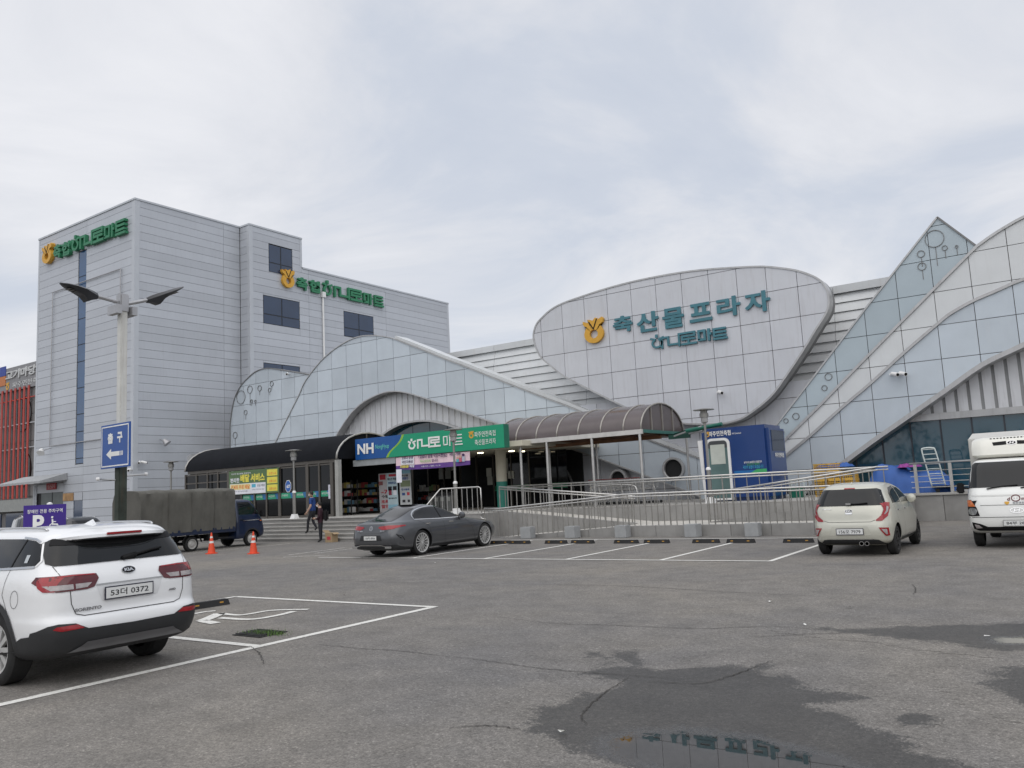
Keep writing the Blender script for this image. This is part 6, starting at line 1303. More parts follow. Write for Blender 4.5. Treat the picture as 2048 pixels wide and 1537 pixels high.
MB().path([hit(bv, 'rear', a, b, .02) for a, b in ((.03, 1.18), (-.12, 1.205))], .026, 8).build('wiper_base', m_black, w_, True, world=False)
# side glass
patch(SU, bv, 'left', [(-.60, 1.18), (-.63, 1.23), (-.53, 1.37), (-.42, 1.415), (-.20, 1.435), (.8, 1.44), (1.35, 1.36), (1.95, 1.13), (1.9, 1.115), (.2, 1.15)], m_glass, 'side_window', .005, .05, True)
rib(SU, bv, 'left', [(-.60, 1.165), (.2, 1.135), (1.98, 1.10)], .022, m_chrome, 'window_trim', .009, True); rib(SU, bv, 'left', [(-.61, 1.17), (-.645, 1.22), (-.54, 1.385), (-.42, 1.43), (-.2, 1.45)], .016, m_chrome, 'window_trim', .009, True)
rib(SU, bv, 'left', [(-.28, 1.43), (-.22, 1.16)], .02, m_black, 'window_divider', .009, True); rib(SU, bv, 'left', [(-.22, 1.14), (-.16, .90), (-.36, .62)], .006, m_seamc, 'door_gap', .004, True); rib(SU, bv, 'left', [(.95, 1.14), (.98, .40)], .006, m_seamc, 'door_gap', .004, True)
rib(SU, bv, 'left', arc(-.40, .86, .07, .085, 0, 360, 20), .005, m_seamc, 'fuel_flap', .004)
MB().box(.15, .33, .88, .91, .95, .98).build('door_handle', m_sw, SU, world=False, bevel=.008)
for s in (-1, 1):
    MB().path(smooth_poly([hit(bv, 'top', x, s * y, h) for x, y, h in ((-.40, .575, .005), (-.30, .58, .022), (.2, .59, .026), (.8, .58, .022), (.95, .57, .005))], 4), .013, 6).build('roof_rail', m_chrome, SU, True, world=False)
    mirror_(SU, 1.75, s * .86, 1.16, m_sw, s)
MB().add([(-.20, 0, 1.60), (.0, 0, 1.545), (-.225, .028, 1.535), (-.225, -.028, 1.535)], [(0, 1, 2), (0, 3, 1), (0, 2, 3), (1, 3, 2)]).build('roof_antenna', m_sw, SU, world=False)
patch(SU, bv, 'front', [(-.6, .45), (.6, .45), (.5, .8), (-.5, .8)], m_black, 'grille', .006, .08); patch(SU, bv, 'front', [(.55, .78), (.85, .82), (.83, .92), (.55, .86)], m_lhead, 'headlamp', .006, .05, True); patch(SU, bv, 'front', [(-.66, 1.16), (.66, 1.16), (.6, 1.44), (-.6, 1.44)], m_glass, 'windscreen', .005, .08)
patch(SU, bv, 'left', [(-.47, 1.205), (-.42, 1.205), (-.41, 1.28), (-.465, 1.28)], M('sticker_silver', (.45, .48, .5), .3), 'window_sticker', .009, .04)
# ---- grey coupe-saloon
m_sg = paintm('saloon_grey', (.088, .091, .098), .5)
CA = thing('parked_car', 'dark grey coupe saloon with chrome window line parked before the ramp', 'car', (-16.25, 17.5, 0), math.pi / 2)
rows_ = [(.19, -.85, 3.55, .80, 5, 4), (.25, -1.02, 3.65, .88, 5, 4), (.36, -1.09, 3.74, .92, 5, 4.2), (.50, -1.11, 3.76, .935, 5, 4.2), (.62, -1.10, 3.70, .935, 5, 4), (.74, -1.08, 3.52, .925, 4.8, 3.8), (.82, -1.06, 3.1, .91, 4.6, 3.2), (.88, -1.04, 2.6, .895, 4.4, 3.4), (.93, -1.0, 2.15, .87, 4.2, 3.6), (.98, -.80, 1.9, .83, 3.6, 3.8), (1.06, -.52, 1.68, .775, 3.4, 4), (1.14, -.30, 1.46, .725, 3.4, 4), (1.22, -.08, 1.24, .675, 3.4, 4), (1.30, .16, 1.0, .615, 3.2, 3.6), (1.355, .36, .80, .53, 3, 3), (1.385, .50, .68, .40, 2.6, 2.6), (1.392, .56, .64, .25, 2.4, 2.4)]
bo, bv = car_body(CA, rows_, m_sg, [(0, .345), (2.9, .345)], .385, .60, dz=.015)
for x in (0, 2.9):
    for s in (-1, 1): wheel(CA, x, s * .905, .345, .24, .265, 15, m_alloy, .011)
patch(CA, bv, 'left', [(-.17, 1.0), (-.12, 1.09), (.05, 1.195), (.35, 1.275), (.70, 1.295), (1.05, 1.255), (1.45, 1.14), (1.86, .985), (1.83, .965), (.8, .975)], m_glass, 'side_window', .006, .04, True)
rib(CA, bv, 'left', [(-.20, .985), (.8, .958), (1.92, .948)], .022, m_chrome, 'window_trim', .010, True); rib(CA, bv, 'left', smooth_poly([(-.20, .99), (-.15, 1.10), (.04, 1.215), (.35, 1.297), (.70, 1.318), (1.06, 1.277), (1.46, 1.16), (1.92, .96)], 4), .02, m_chrome, 'window_trim', .010, True)
rib(CA, bv, 'left', [(.86, 1.29), (.90, .97)], .05, m_black, 'window_pillar', .009, True)
patch(CA, bv, 'top', [(-.80, -.50), (-.86, 0), (-.80, .50), (.16, .47), (.16, -.47)], m_glass, 'rear_window', .005, .05)
patch(CA, bv, 'rear', [(.26, .815), (.30, .85), (.58, .875), (.84, .868), (.855, .84), (.72, .775), (.42, .758)], m_lred, 'tail_lamp', .009, .03, True); patch(CA, bv, 'left', [(-.97, .80), (-.86, .84), (-.80, .866), (-.97, .868)], m_lred, 'tail_lamp', .009, .03, True)
rib(CA, bv, 'rear', [(-.62, .755), (-.34, .665), (.34, .665), (.62, .755)], .006, m_seamc, 'boot_gap', .005); rib(CA, bv, 'rear', [(-.80, .64), (-.86, .52)], .014, m_black, 'bumper_vent', .006); rib(CA, bv, 'left', [(-.92, .62), (-.78, .58), (-.70, .46)], .018, m_black, 'bumper_vent', .007, True)
patch(CA, bv, 'rear', [(-.36, .62), (.36, .62), (.42, .47), (-.42, .47)], M('recess_shade_grey', (.03, .031, .033), .4, .3), 'plate_recess_shade', .004, .06); plate(CA, bv, 'rear', 0, .545, .46, .10, '156머 8956', .016, False)  # recess shade painted as a darker patch of the body grey
patch(CA, bv, 'rear', [(-.86, .24), (.86, .24), (.80, .36), (-.80, .36)], m_trimb, 'diffuser', .010, .05); rib(CA, bv, 'rear', [(-.56, .31), (-.40, .35), (.40, .35), (.56, .31)], .022, m_chrome, 'diffuser_trim', .016)
for s in (-1, 1): MB().box(-1.115, -1.05, s * .62 - .10, s * .62 + .10, .265, .325).build('exhaust_tip', m_chrome, CA, world=False, bevel=.012)
rib(CA, bv, 'rear', arc(0, .80, .055, .055, 0, 360, 20), .010, m_chrome, 'emblem', .010); rib(CA, bv, 'rear', [(0, .80), (0, .855)], .010, m_chrome, 'emblem_spoke', .011); rib(CA, bv, 'rear', [(-.048, .772), (0, .80), (.048, .772)], .010, m_chrome, 'emblem_spoke', .012)
badge(CA, bv, 'rear', .42, .735, .22, .03, 'CLS 400d', m_chrome, .008); badge(CA, bv, 'rear', -.42, .735, .16, .025, '4MATIC', m_chrome, .008)
for x in (.25, 1.28): 
    for s in (-1, 1): MB().box(x - .10, x + .10, s * .905 - .018, s * .905 + .025, .835, .865).build('door_handle', m_chrome, CA, world=False, bevel=.008)
for q in ([(-.10, .95), (.28, .80), (.40, .45)], [(.90, .95), (.95, .80), (.98, .28)], [(1.95, .90), (2.20, .70), (2.38, .30)]): rib(CA, bv, 'left', q, .006, m_seamc, 'door_gap', .004, True)
rib(CA, bv, 'left', [(-.62, .84), (-.34, .84), (-.34, .72), (-.62, .72), (-.62, .84)], .005, m_seamc, 'fuel_flap', .004); rib(CA, bv, 'left', [(.45, .24), (2.45, .24)], .05, m_trimb, 'sill', .006, True)
for s in (-1, 1): mirror_(CA, 1.72, s * .86, 1.0, m_sg, s)
patch(CA, bv, 'front', [(-.5, .36), (.5, .36), (.55, .62), (-.55, .62)], m_black, 'grille', .006, .08); patch(CA, bv, 'front', [(.55, .62), (.86, .66), (.80, .76), (.55, .70)], m_lhead, 'headlamp', .008, .05, True); patch(CA, bv, 'left', [(3.1, .70), (3.45, .66), (3.35, .74), (3.1, .78)], m_lhead, 'headlamp', .008, .05, True)
patch(CA, bv, 'top', [(1.08, -.48), (1.86, -.62), (1.86, .62), (1.08, .48)], m_glass, 'windscreen', .005, .06)
# ---- beige hatchback
m_sb = paintm('hatch_beige', (.56, .555, .48), .15)
HB = thing('parked_car', 'small milky beige hatchback with red hooked tail lamps', 'car', (-4.06, 18.25, 0), math.pi / 2)
rows_ = [(.21, -.42, 2.85, .66, 5, 4), (.28, -.60, 2.98, .74, 5, 4), (.38, -.66, 3.02, .775, 5, 4), (.50, -.68, 3.03, .785, 5.2, 3.8), (.62, -.67, 3.0, .79, 5.2, 3.6), (.72, -.645, 2.92, .785, 5.4, 3.6), (.84, -.625, 2.7, .775, 5.4, 3.6), (.92, -.605, 2.4, .765, 5.4, 3.6), (1.0, -.57, 2.1, .75, 5.2, 4), (1.08, -.52, 1.88, .725, 5.2, 4), (1.2, -.44, 1.6, .68, 5.2, 4.2), (1.30, -.375, 1.34, .635, 5, 4.2), (1.37, -.30, 1.1, .585, 4.6, 4), (1.42, -.18, .9, .52, 4, 4), (1.45, .0, .7, .42, 3.4, 3.4), (1.462, .2, .52, .28, 3, 3)]
bo, bv = car_body(HB, rows_, m_sb, [(0, .30), (2.45, .30)], .335, .48)
for x in (0, 2.45):
    for s in (-1, 1): wheel(HB, x, s * .762, .295, .185, .205, 8, m_alloyd, .022)
patch(HB, bv, 'rear', [(-.60, 1.005), (.60, 1.005), (.665, 1.04), (.575, 1.30), (.51, 1.335), (-.51, 1.335), (-.575, 1.30), (-.665, 1.04)], m_glass, 'rear_window', .005, .04)
patch(HB, bv, 'rear', [(-.11, 1.335), (.11, 1.335), (.10, 1.355), (-.10, 1.355)], m_lred, 'brake_lamp', .012, .03)
patch(HB, bv, 'rear', [(.705, 1.045), (.65, 1.055), (.59, 1.03), (.63, .97), (.64, .91), (.60, .81), (.50, .72), (.51, .70), (.61, .70), (.70, .79), (.72, .93)], m_lred, 'tail_lamp', .012, .03, True); patch(HB, bv, 'left', [(-.53, .80), (-.47, .83), (-.42, .94), (-.42, 1.035), (-.50, 1.04)], m_lred, 'tail_lamp', .010, .03, True)
patch(HB, bv, 'rear', [(.675, .98), (.705, .96), (.70, .88), (.655, .82), (.645, .83), (.675, .90)], m_lclr, 'lamp_lens', .016, .03, True)
patch(HB, bv, 'rear', [(.54, .575), (.70, .565), (.705, .41), (.645, .405)], m_lred, 'reflector', .010, .03, True); patch(HB, bv, 'rear', [(.585, .545), (.67, .54), (.675, .44), (.655, .435)], m_lclr, 'reversing_lamp', .015, .03, True)
rib(HB, bv, 'rear', [(-.49, .72), (-.40, .685), (.40, .685), (.49, .72)], .007, m_seamc, 'tailgate_gap', .005); rib(HB, bv, 'rear', [(.64, 1.03), (.66, 1.0)], .006, m_seamc, 'tailgate_gap', .005, True)
patch(HB, bv, 'rear', [(-.34, .60), (.34, .60), (.42, .42), (-.42, .42)], M('recess_shade_beige', (.50, .495, .43), .3, coat=.6), 'plate_recess_shade', .004, .06); plate(HB, bv, 'rear', 0, .50, .50, .105, '156오 7979', .014)  # recess lies flat on the body, its shade put into a darker beige
patch(HB, bv, 'rear', [(-.64, .24), (.64, .24), (.52, .335), (.44, .345), (-.44, .345), (-.52, .335)], m_trimb, 'bumper_cladding', .010, .04); rib(HB, bv, 'rear', [(-.44, .347), (.44, .347)], .010, m_chrome, 'bumper_trim', .014)
for y in (-.30, -.20): 
    c = hit(bv, 'rear', y, .275, 0); MB().lathe([(.045, -.07), (.045, .05), (.035, .05), (.035, -.07)], (c.x - .02, y, .262), 14, 'x').build('exhaust_tip', m_chrome, HB, True, world=False, autosm=50)
patch(HB, bv, 'rear', oval(0, .905, .075, .035), m_chrome, 'emblem', .008, .02); patch(HB, bv, 'rear', oval(0, .905, .066, .028), m_black, 'emblem_face', .0105, .02); badge(HB, bv, 'rear', 0, .905, .09, .026, 'KIA', m_chrome, .012, bold=.05); patch(HB, bv, 'rear', [(-.07, .87), (.07, .87), (.06, .84), (-.06, .84)], m_chrome, 'tailgate_handle', .010, .03)
badge(HB, bv, 'rear', .42, .945, .18, .028, 'Picanto' if False else 'morning', m_chrome, .007)
w_ = MB().path([hit(bv, 'rear', a, b, .028) for a, b in ((.03, 1.035), (-.12, 1.03), (-.36, 1.045))], .012, 6).build('rear_wiper', m_black, HB, True, world=False); MB().box(-.60, -.57, -.045, .05, 1.025, 1.065).build('wiper_base', m_chrome, w_, world=False)
patch(HB, bv, 'left', [(-.05, 1.03), (.02, 1.22), (.22, 1.33), (.70, 1.365), (1.05, 1.31), (1.75, 1.02), (1.7, 1.0)], m_glass, 'side_window', .006, .04, True); rib(HB, bv, 'left', [(.66, 1.37), (.74, 1.0)], .05, m_sb, 'window_pillar', .010, True)
for q in ([(-.02, 1.0), (.10, .75), (.36, .40)], [(.74, 1.0), (.78, .28)], [(1.72, .98), (1.95, .60), (1.98, .30)]): rib(HB, bv, 'left', q, .006, m_seamc, 'door_gap', .004, True)
for x in (.25, .98):
    for s in (-1, 1): MB().box(x - .08, x + .08, s * .765 - .015, s * .765 + .025, .86, .89).build('door_handle', m_chrome, HB, world=False, bevel=.008)
rib(HB, bv, 'left', [(.42, .285), (2.05, .285)], .05, m_trimb, 'sill', .006, True); rib(HB, bv, 'left', [(.40, .33), (2.05, .33)], .012, m_chrome, 'sill_trim', .008, True)
for s in (-1, 1): mirror_(HB, 1.55, s * .73, 1.06, m_sb, s)
c = hit(bv, 'top', -.05, 0, 0); MB().add([c + Vector((-.06, 0, .045)), c + Vector((.08, 0, 0)), c + Vector((-.07, .025, -.005)), c + Vector((-.07, -.025, -.005))], [(0, 1, 2), (0, 3, 1), (0, 2, 3), (1, 3, 2)]).build('roof_antenna', m_sb, HB, world=False)
patch(HB, bv, 'front', [(-.45, .35), (.45, .35), (.45, .55), (-.45, .55)], m_black, 'grille', .006, .08); patch(HB, bv, 'front', [(.42, .66), (.70, .70), (.62, .84), (.45, .78)], m_lhead, 'headlamp', .006, .05, True); patch(HB, bv, 'front', [(-.6, 1.05), (.6, 1.05), (.52, 1.34), (-.52, 1.34)], m_glass, 'windscreen', .005, .08)
# ---- trucks: cab, chassis, load body
def cab(t, mat, sc=1., hw=.89):
    rows_ = [(.30, .02, 1.22, hw * .93, 14, 5), (.36, .0, 1.36, hw * .97, 14, 5), (.46, .0, 1.42, hw, 14, 5), (.62, .0, 1.43, hw, 14, 4.8), (.80, .0, 1.40, hw, 14, 4.6), (.95, .0, 1.36, hw, 14, 4.4), (1.10, .0, 1.29, hw * .985, 14, 4.2), (1.20, .0, 1.21, hw * .97, 14, 4.2), (1.40, .0, 1.08, hw * .93, 14, 4.4), (1.60, .0, .95, hw * .885, 14, 4.6), (1.72, .0, .85, hw * .845, 12, 4.4), (1.78, .02, .76, hw * .79, 9, 4), (1.81, .06, .62, hw * .68, 7, 3.5), (1.82, .12, .5, hw * .5, 6, 3)]
    return car_body(t, rows_, mat, [(.72, .29)], .34, .5, xc=.5)
def truck_common(t, bv, hw, wb_rear, xr, m_body):
    MB().box(xr, .0, -.36, -.26, .42, .54).build('chassis_rail', m_black, t, world=False); MB().box(xr, .0, .26, .36, .42, .54).build('chassis_rail', m_black, t, world=False)
    for s in (-1, 1): wheel(t, .72, s * (hw - .03), .285, .19, .19, 8, M('steel_wheel', (.46, .45, .43), .45, .15), .02, 'dish'); wheel(t, wb_rear, s * (hw - .10), .27, .22, .175, 6, M('steel_wheel'), .02, 'dish')
    MB().tube((wb_rear, -hw + .3, .27), (wb_rear, hw - .3, .27), .06, 8).build('axle', m_black, t, world=False)
    patch(t, bv, 'left', [(.12, 1.22), (.12, 1.70), (.62, 1.70), (1.12, 1.22)], m_glass, 'side_window', .006, .05, True); rib(t, bv, 'left', [(.10, 1.74), (.08, .75), (.22, .45)], .007, m_seamc, 'door_gap', .005, True); rib(t, bv, 'left', [(1.0, 1.20), (1.08, .75), (1.0, .58)], .007, m_seamc, 'door_gap', .005, True)
    for s in (-1, 1): MB().box(.16, .34, s * hw - .012, s * hw + .02, 1.0, 1.035).build('door_handle', m_black, t, world=False, bevel=.006)
    for s in (-1, 1): o = MB().box(1.05, 1.12, s * (hw + .09) - .065, s * (hw + .09) + .065, 1.12, 1.34).build('wing_mirror', m_black, t, world=False, bevel=.02); MB().tube((1.05, s * (hw - .06), 1.22), (1.07, s * (hw + .08), 1.24), .018, 6).build('mirror_arm', m_black, o, world=False)
    patch(t, bv, 'front', [(-hw * .90, 1.225), (hw * .90, 1.225), (hw * .84, 1.70), (hw * .78, 1.745), (-hw * .78, 1.745), (-hw * .84, 1.70)], m_glass, 'windscreen', .006, .06)
    for y0, y1 in ((.10, .62), (-.50, .05)): MB().path([hit(bv, 'front', y, z, .02) for y, z in ((y0, 1.19), ((y0 + y1) / 2, 1.235), (y1, 1.25))], .012, 6).build('wiper', m_black, t, True, world=False)
# white refrigerated truck
m_tw = paintm('truck_white', (.76, .765, .74)); hw = .90
RT = thing('refrigerated_truck', 'white refrigerated light truck facing forward beside the beige hatchback', 'truck', (-1.26, 20.84, 0), -math.pi / 2)
bo, bv = cab(RT, m_tw, hw=hw); truck_common(RT, bv, hw, -1.75, -2.9, m_tw)
patch(RT, bv, 'front', [(-.885, .98), (-.80, .985), (-.71, .83), (-.66, .66), (-.80, .655), (-.895, .66)], m_black, 'headlamp_bezel', .010, .04, True); patch(RT, bv, 'front', [(-.88, .975), (-.80, .975), (-.725, .85), (-.88, .845)], m_lor, 'indicator', .014, .03, True); patch(RT, bv, 'front', oval(-.785, .75, .085, .075, 16), m_lhead, 'headlamp', .016, .03, True)
patch(RT, bv, 'left', [(1.20, .68), (1.36, .68), (1.32, .97), (1.22, .95)], m_black, 'headlamp_bezel', .009, .04, True)
rib(RT, bv, 'front', [(-.64, .87), (.64, .87)], .008, m_seamc, 'panel_gap', .005); rib(RT, bv, 'front', [(-.86, .63), (.86, .63)], .010, m_seamc, 'panel_gap', .005); rib(RT, bv, 'front', [(-.84, 1.06), (.84, 1.06)], .03, M('crease_shade', (.60, .60, .58), .4), 'painted_crease', .004)  # crease is a flat strip with its shade painted in darker white
patch(RT, bv, 'front', [(-.82, .535), (-.66, .50), (-.54, .44), (.54, .44), (.66, .50), (.82, .535), (.80, .40), (.70, .36), (-.70, .36), (-.80, .40)], m_black, 'lower_grille', .008, .05); patch(RT, bv, 'front', [(-.77, .49), (-.70, .48), (-.63, .42), (-.75, .41)], m_lclr, 'fog_lamp', .014, .03, True)
plate(RT, bv, 'front', 0, .51, .50, .10, '84부 2893', .02, False)
rib(RT, bv, 'front', arc(0, .76, .115, .052, 0, 360, 24), .012, m_chrome, 'emblem', .010); rib(RT, bv, 'front', [(-.055, .725), (-.03, .795)], .016, m_chrome, 'emblem_bar', .012); rib(RT, bv, 'front', [(.03, .725), (.055, .795)], .016, m_chrome, 'emblem_bar', .012); rib(RT, bv, 'front', [(-.045, .752), (.045, .768)], .014, m_chrome, 'emblem_bar', .013)
rib(RT, bv, 'front', arc(.0, 1.0, .075, .06, 0, 360, 20), .018, M('print_maroon', (.12, .02, .025), .5), 'pig_ring', .008); badge(RT, bv, 'front', -.125, .985, .05, .065, 'd', M('print_maroon'), .008, 'lettering'); badge(RT, bv, 'front', .125, .98, .05, .045, 'n', M('print_maroon'), .008, 'lettering')
for y in (-.025, .025): patch(RT, bv, 'front', oval(y, 1.0, .008, .008, 8), M('print_maroon'), 'dot', .008, .02)
badge(RT, bv, 'front', .09, .905, .30, .05, '파주연천축협', M('print_grey'), .008, 'lettering', bold=.0); patch(RT, bv, 'front', [(-.20, .935), (-.12, .935), (-.12, .90), (-.16, .87), (-.20, .90)], m_gold, 'emblem', .008, .03)
m_box = M('reefer_box', (.56, .55, .52), .45, var=.05, streak=.1); bw = .87
B2 = MB().add([(-.10, -bw, .62), (-.10, bw, .62), (-.10, bw, 2.28), (-.10, -bw, 2.28), (-2.95, -bw, .62), (-2.95, bw, .62), (-2.95, bw, 2.40), (-2.95, -bw, 2.40), (-.8, bw * .97, 2.42), (-.8, -bw * .97, 2.42)], [(0, 1, 2, 3), (4, 7, 6, 5), (0, 4, 5, 1), (0, 3, 9, 7, 4), (1, 5, 6, 8, 2), (2, 8, 9, 3), (9, 8, 6, 7)]).build('load_box', m_box, RT, world=False, bevel=.015)
cw = MB(); rr_ = []
for z, x, w in ((1.84, .52, .74), (1.90, .60, .77), (2.05, .55, .775), (2.20, .46, .76), (2.27, .36, .70), (2.29, .2, .6)): rr_.append([(x - .06 * (abs(k) / 8) ** 4 - .12 * (abs(k) / 8) ** 8, w * k / 8, z) for k in range(-8, 9)])
vs = [q for r_ in rr_ for q in r_] + [(-.09, .74 * k / 8, 1.84) for k in range(-8, 9)] + [(-.09, .70 * k / 8, 2.285) for k in range(-8, 9)]; n = 17; m_cow = paintm('cowl_cream', (.74, .73, .66))
fs = [(j * n + i, j * n + i + 1, (j + 1) * n + i + 1, (j + 1) * n + i) for j in range(5) for i in range(n - 1)] + [(5 * n + i, 5 * n + i + 1, 7 * n + i + 1, 7 * n + i) for i in range(n - 1)] + [(i, i + 1, 6 * n + i + 1, 6 * n + i)[::-1] for i in range(n - 1)] + [tuple([j * n for j in range(6)] + [7 * n, 6 * n]), tuple(([j * n + n - 1 for j in range(6)] + [7 * n + n - 1, 6 * n + n - 1])[::-1])]
co = cw.add(vs, fs).build('roof_unit', m_cow, RT, True, world=False, autosm=40); bc = BVHTree.FromPolygons([Vector(v) for v in vs], fs)
patch(co, bc, 'front', [(-.36, 2.16), (-.10, 2.175), (-.10, 2.10), (-.34, 2.09)], m_black, 'vent_grille', .006, .04); patch(co, bc, 'front', [(.36, 2.16), (.10, 2.175), (.10, 2.10), (.34, 2.09)], m_black, 'vent_grille', .006, .04)
rib(co, bc, 'front', arc(0, 2.135, .085, .042, 0, 360, 20), .014, m_chrome, 'emblem', .008); patch(co, bc, 'front', oval(0, 2.135, .075, .035), m_black, 'emblem_face', .006, .03); badge(co, bc, 'front', 0, 2.135, .07, .045, 'H', m_chrome, .010, slant=.3, bold=.03)
for k in range(14): y = -.40 + .063 * k; patch(co, bc, 'front', [(y, 2.252), (y + .035, 2.252), (y + .035, 2.232), (y, 2.232)], m_black, 'vent_slot', .006, .04)
# dark blue canvas-topped truck
m_tb = paintm('truck_navy', (.008, .018, .052), .1); hw = .84
CT = thing('canvas_truck', 'dark blue light truck with a grey-green canvas cover by the steps', 'truck', (-27.95, 20.15, 0), math.pi / 2)
bo, bv = cab(CT, m_tb, hw=hw); truck_common(CT, bv, hw, -1.85, -3.9, m_tb)
MB().box(-3.95, -.06, -hw, hw, .60, .72).build('load_bed', m_tb, CT, world=False)
for s in (-1, 1): MB().box(-3.95, -.06, s * hw - .02, s * hw + .02, .62, .80).build('side_board', m_tb, CT, world=False)
m_canv = M('canvas_olive', (.105, .102, .090), .85, var=.18, scale=2.2, bump=.5, bscale=5, streak=.25, dirt=(.05, .048, .04)); nx, nc = 44, 15; vs = []
cs = [(-hw - .03, .72), (-hw - .03, 1.1), (-hw - .03, 1.5), (-hw - .03, 1.9), (-hw - .02, 2.15), (-hw + .05, 2.24), (-hw * .5, 2.29), (0, 2.31)]; cs = cs + [(-a, b) for a, b in cs[:-1][::-1]]
rn = random.Random(9)
for i in range(nx + 1):
    x = -3.97 + 3.9 * i / nx
    for k, (y, z) in enumerate(cs):
        e = min(1, min(i, nx - i) / 2.); dd = .020 * math.sin(i * 1.9 + z * 5) + .016 * math.sin(i * .7 - z * 9) + .012 * math.sin(i * 3.1 + z * 13) + (.03 * math.sin(z * 14 + i) if i < 14 else 0) * (1 - i / 14 if i < 14 else 0)
        vs.append((x, y + (dd if abs(y) > .5 else 0) * (-1 if y < 0 else 1), z - (.06 * math.sin(math.pi * ((i * 4 / nx) % 1)) * .5 if k > 4 and k < 10 else 0) + (1 - e) * -.02))
n = len(cs)
MB().add(vs, [(i * n + k, i * n + k + 1, (i + 1) * n + k + 1, (i + 1) * n + k) for i in range(nx) for k in range(n - 1)] + [tuple(range(n)), tuple(range(nx * n + n - 1, nx * n - 1, -1))]).build('canvas_cover', m_canv, CT, True, world=False, autosm=50)
for x in (-2.9, -1.95, -1.0): MB().box(x - .01, x + .01, -hw - .058, -hw - .045, .74, 2.14).build('canvas_seam', m_canv, CT, world=False)
rib(CT, bv, 'left', [(.30, .98), (1.15, 1.0)], .035, m_chrome, 'door_strip', .012, True); patch(CT, bv, 'left', [(1.10, .93), (1.20, .935), (1.19, .97), (1.10, .97)], m_lor, 'indicator', .012, .03, True)
MB().box(-1.25, -.80, -hw + .02, -hw + .3, .34, .58).build('battery_box', m_black, CT, world=False); rib(CT, bv, 'left', arc(.72, .29, .37, .37, 0, 180, 16), .05, m_trimb, 'arch_trim', .006, True)
for s in (-1, 1): MB().path(arc3 := [(-1.85 + .40 * math.cos(R_(a)), s * (hw - .12), .27 + .36 * math.sin(R_(a))) for a in range(10, 171, 16)], .03, 6).build('mudguard', m_black, CT, True, world=False)
# ---- two cars half hidden behind
m_cd = paintm('estate_charcoal', (.022, .023, .026), .3)
def plain_car(label, loc, rz, mat, L=4.3, h=1.45, hw=.88):
    t = thing('parked_car', label, 'car', loc, rz); k = L / 4.3
    rows_ = [(.22, -.7, 3.2 * k, hw * .9, 5, 4), (.32, -.86, 3.36 * k, hw * .97, 5, 4), (.5, -.9, 3.4 * k, hw, 5, 4), (.75, -.88, 3.3 * k, hw, 5, 4), (.9, -.84, 2.8 * k, hw * .98, 5, 3.8), (.98, -.80, 2.2 * k, hw * .96, 5, 4), (1.1, -.70, 1.9 * k, hw * .9, 5, 4.4), (h - .15, -.5, 1.4 * k, hw * .8, 5, 4.4), (h - .06, -.36, 1.1 * k, hw * .7, 4.5, 4), (h - .015, -.1, .8 * k, hw * .52, 4, 4), (h, .1, .6 * k, hw * .35, 3, 3)]
    bo, bv = car_body(t, rows_, mat, [(0, .31), (2.55 * k, .31)], .35, .55, dz=.03, N=72)
    for x in (0, 2.55 * k):
        for s in (-1, 1): wheel(t, x, s * (hw - .03), .305, .2, .21, 10, m_alloy, .02)
    patch(t, bv, 'left', [(-.45, 1.04), (-.25, h - .14), (.3, h - .08), (.9 * k, h - .10), (1.3 * k, h - .2), (1.85 * k, 1.02)], m_glass, 'side_window', .006, .06, True); rib(t, bv, 'left', [(.1, h - .1), (.05, 1.03)], .05, mat, 'window_pillar', .01, True); rib(t, bv, 'left', [(.85, h - .1), (.9, 1.03)], .05, mat, 'window_pillar', .01, True)
    patch(t, bv, 'rear', [(-.6, 1.02), (.6, 1.02), (.5, h - .16), (-.5, h - .16)], m_glass, 'rear_window', .006, .06); patch(t, bv, 'rear', [(.5, .8), (.8, .8), (.8, .95), (.5, .95)], m_lred, 'tail_lamp', .008, .05, True); patch(t, bv, 'front', [(-.62, 1.03), (.62, 1.03), (.52, h - .14), (-.52, h - .14)], m_glass, 'windscreen', .006, .06); patch(t, bv, 'front', [(.5, .62), (.8, .66), (.76, .78), (.5, .74)], m_lhead, 'headlamp', .008, .05, True); patch(t, bv, 'front', [(-.4, .4), (.4, .4), (.4, .6), (-.4, .6)], m_black, 'grille', .006, .08)
    for s in (-1, 1): MB().path([hit(bv, 'top', x, s * hw * .62, q) for x, q in ((-.2, .0), (-.05, .03), (.9 * k, .03), (1.05 * k, .0))], .014, 6).build('roof_rail', m_chrome, t, True, world=False)
    return t
plain_car('charcoal estate car half hidden behind the lamp post and white SUV', (-33.0, 15.6, 0), R_(160), m_cd, 4.5, 1.62); plain_car('white car almost hidden behind the purple parking sign', (-27.0, 9.2, 0), R_(178), paintm('car_white', (.7, .71, .72)), 4.2, 1.46)
plain_car('black saloon seen as a sliver behind the canvas truck', (-35.0, 18.2, 0), R_(175), paintm('car_black', (.015, .016, .018), .2), 4.3, 1.44)
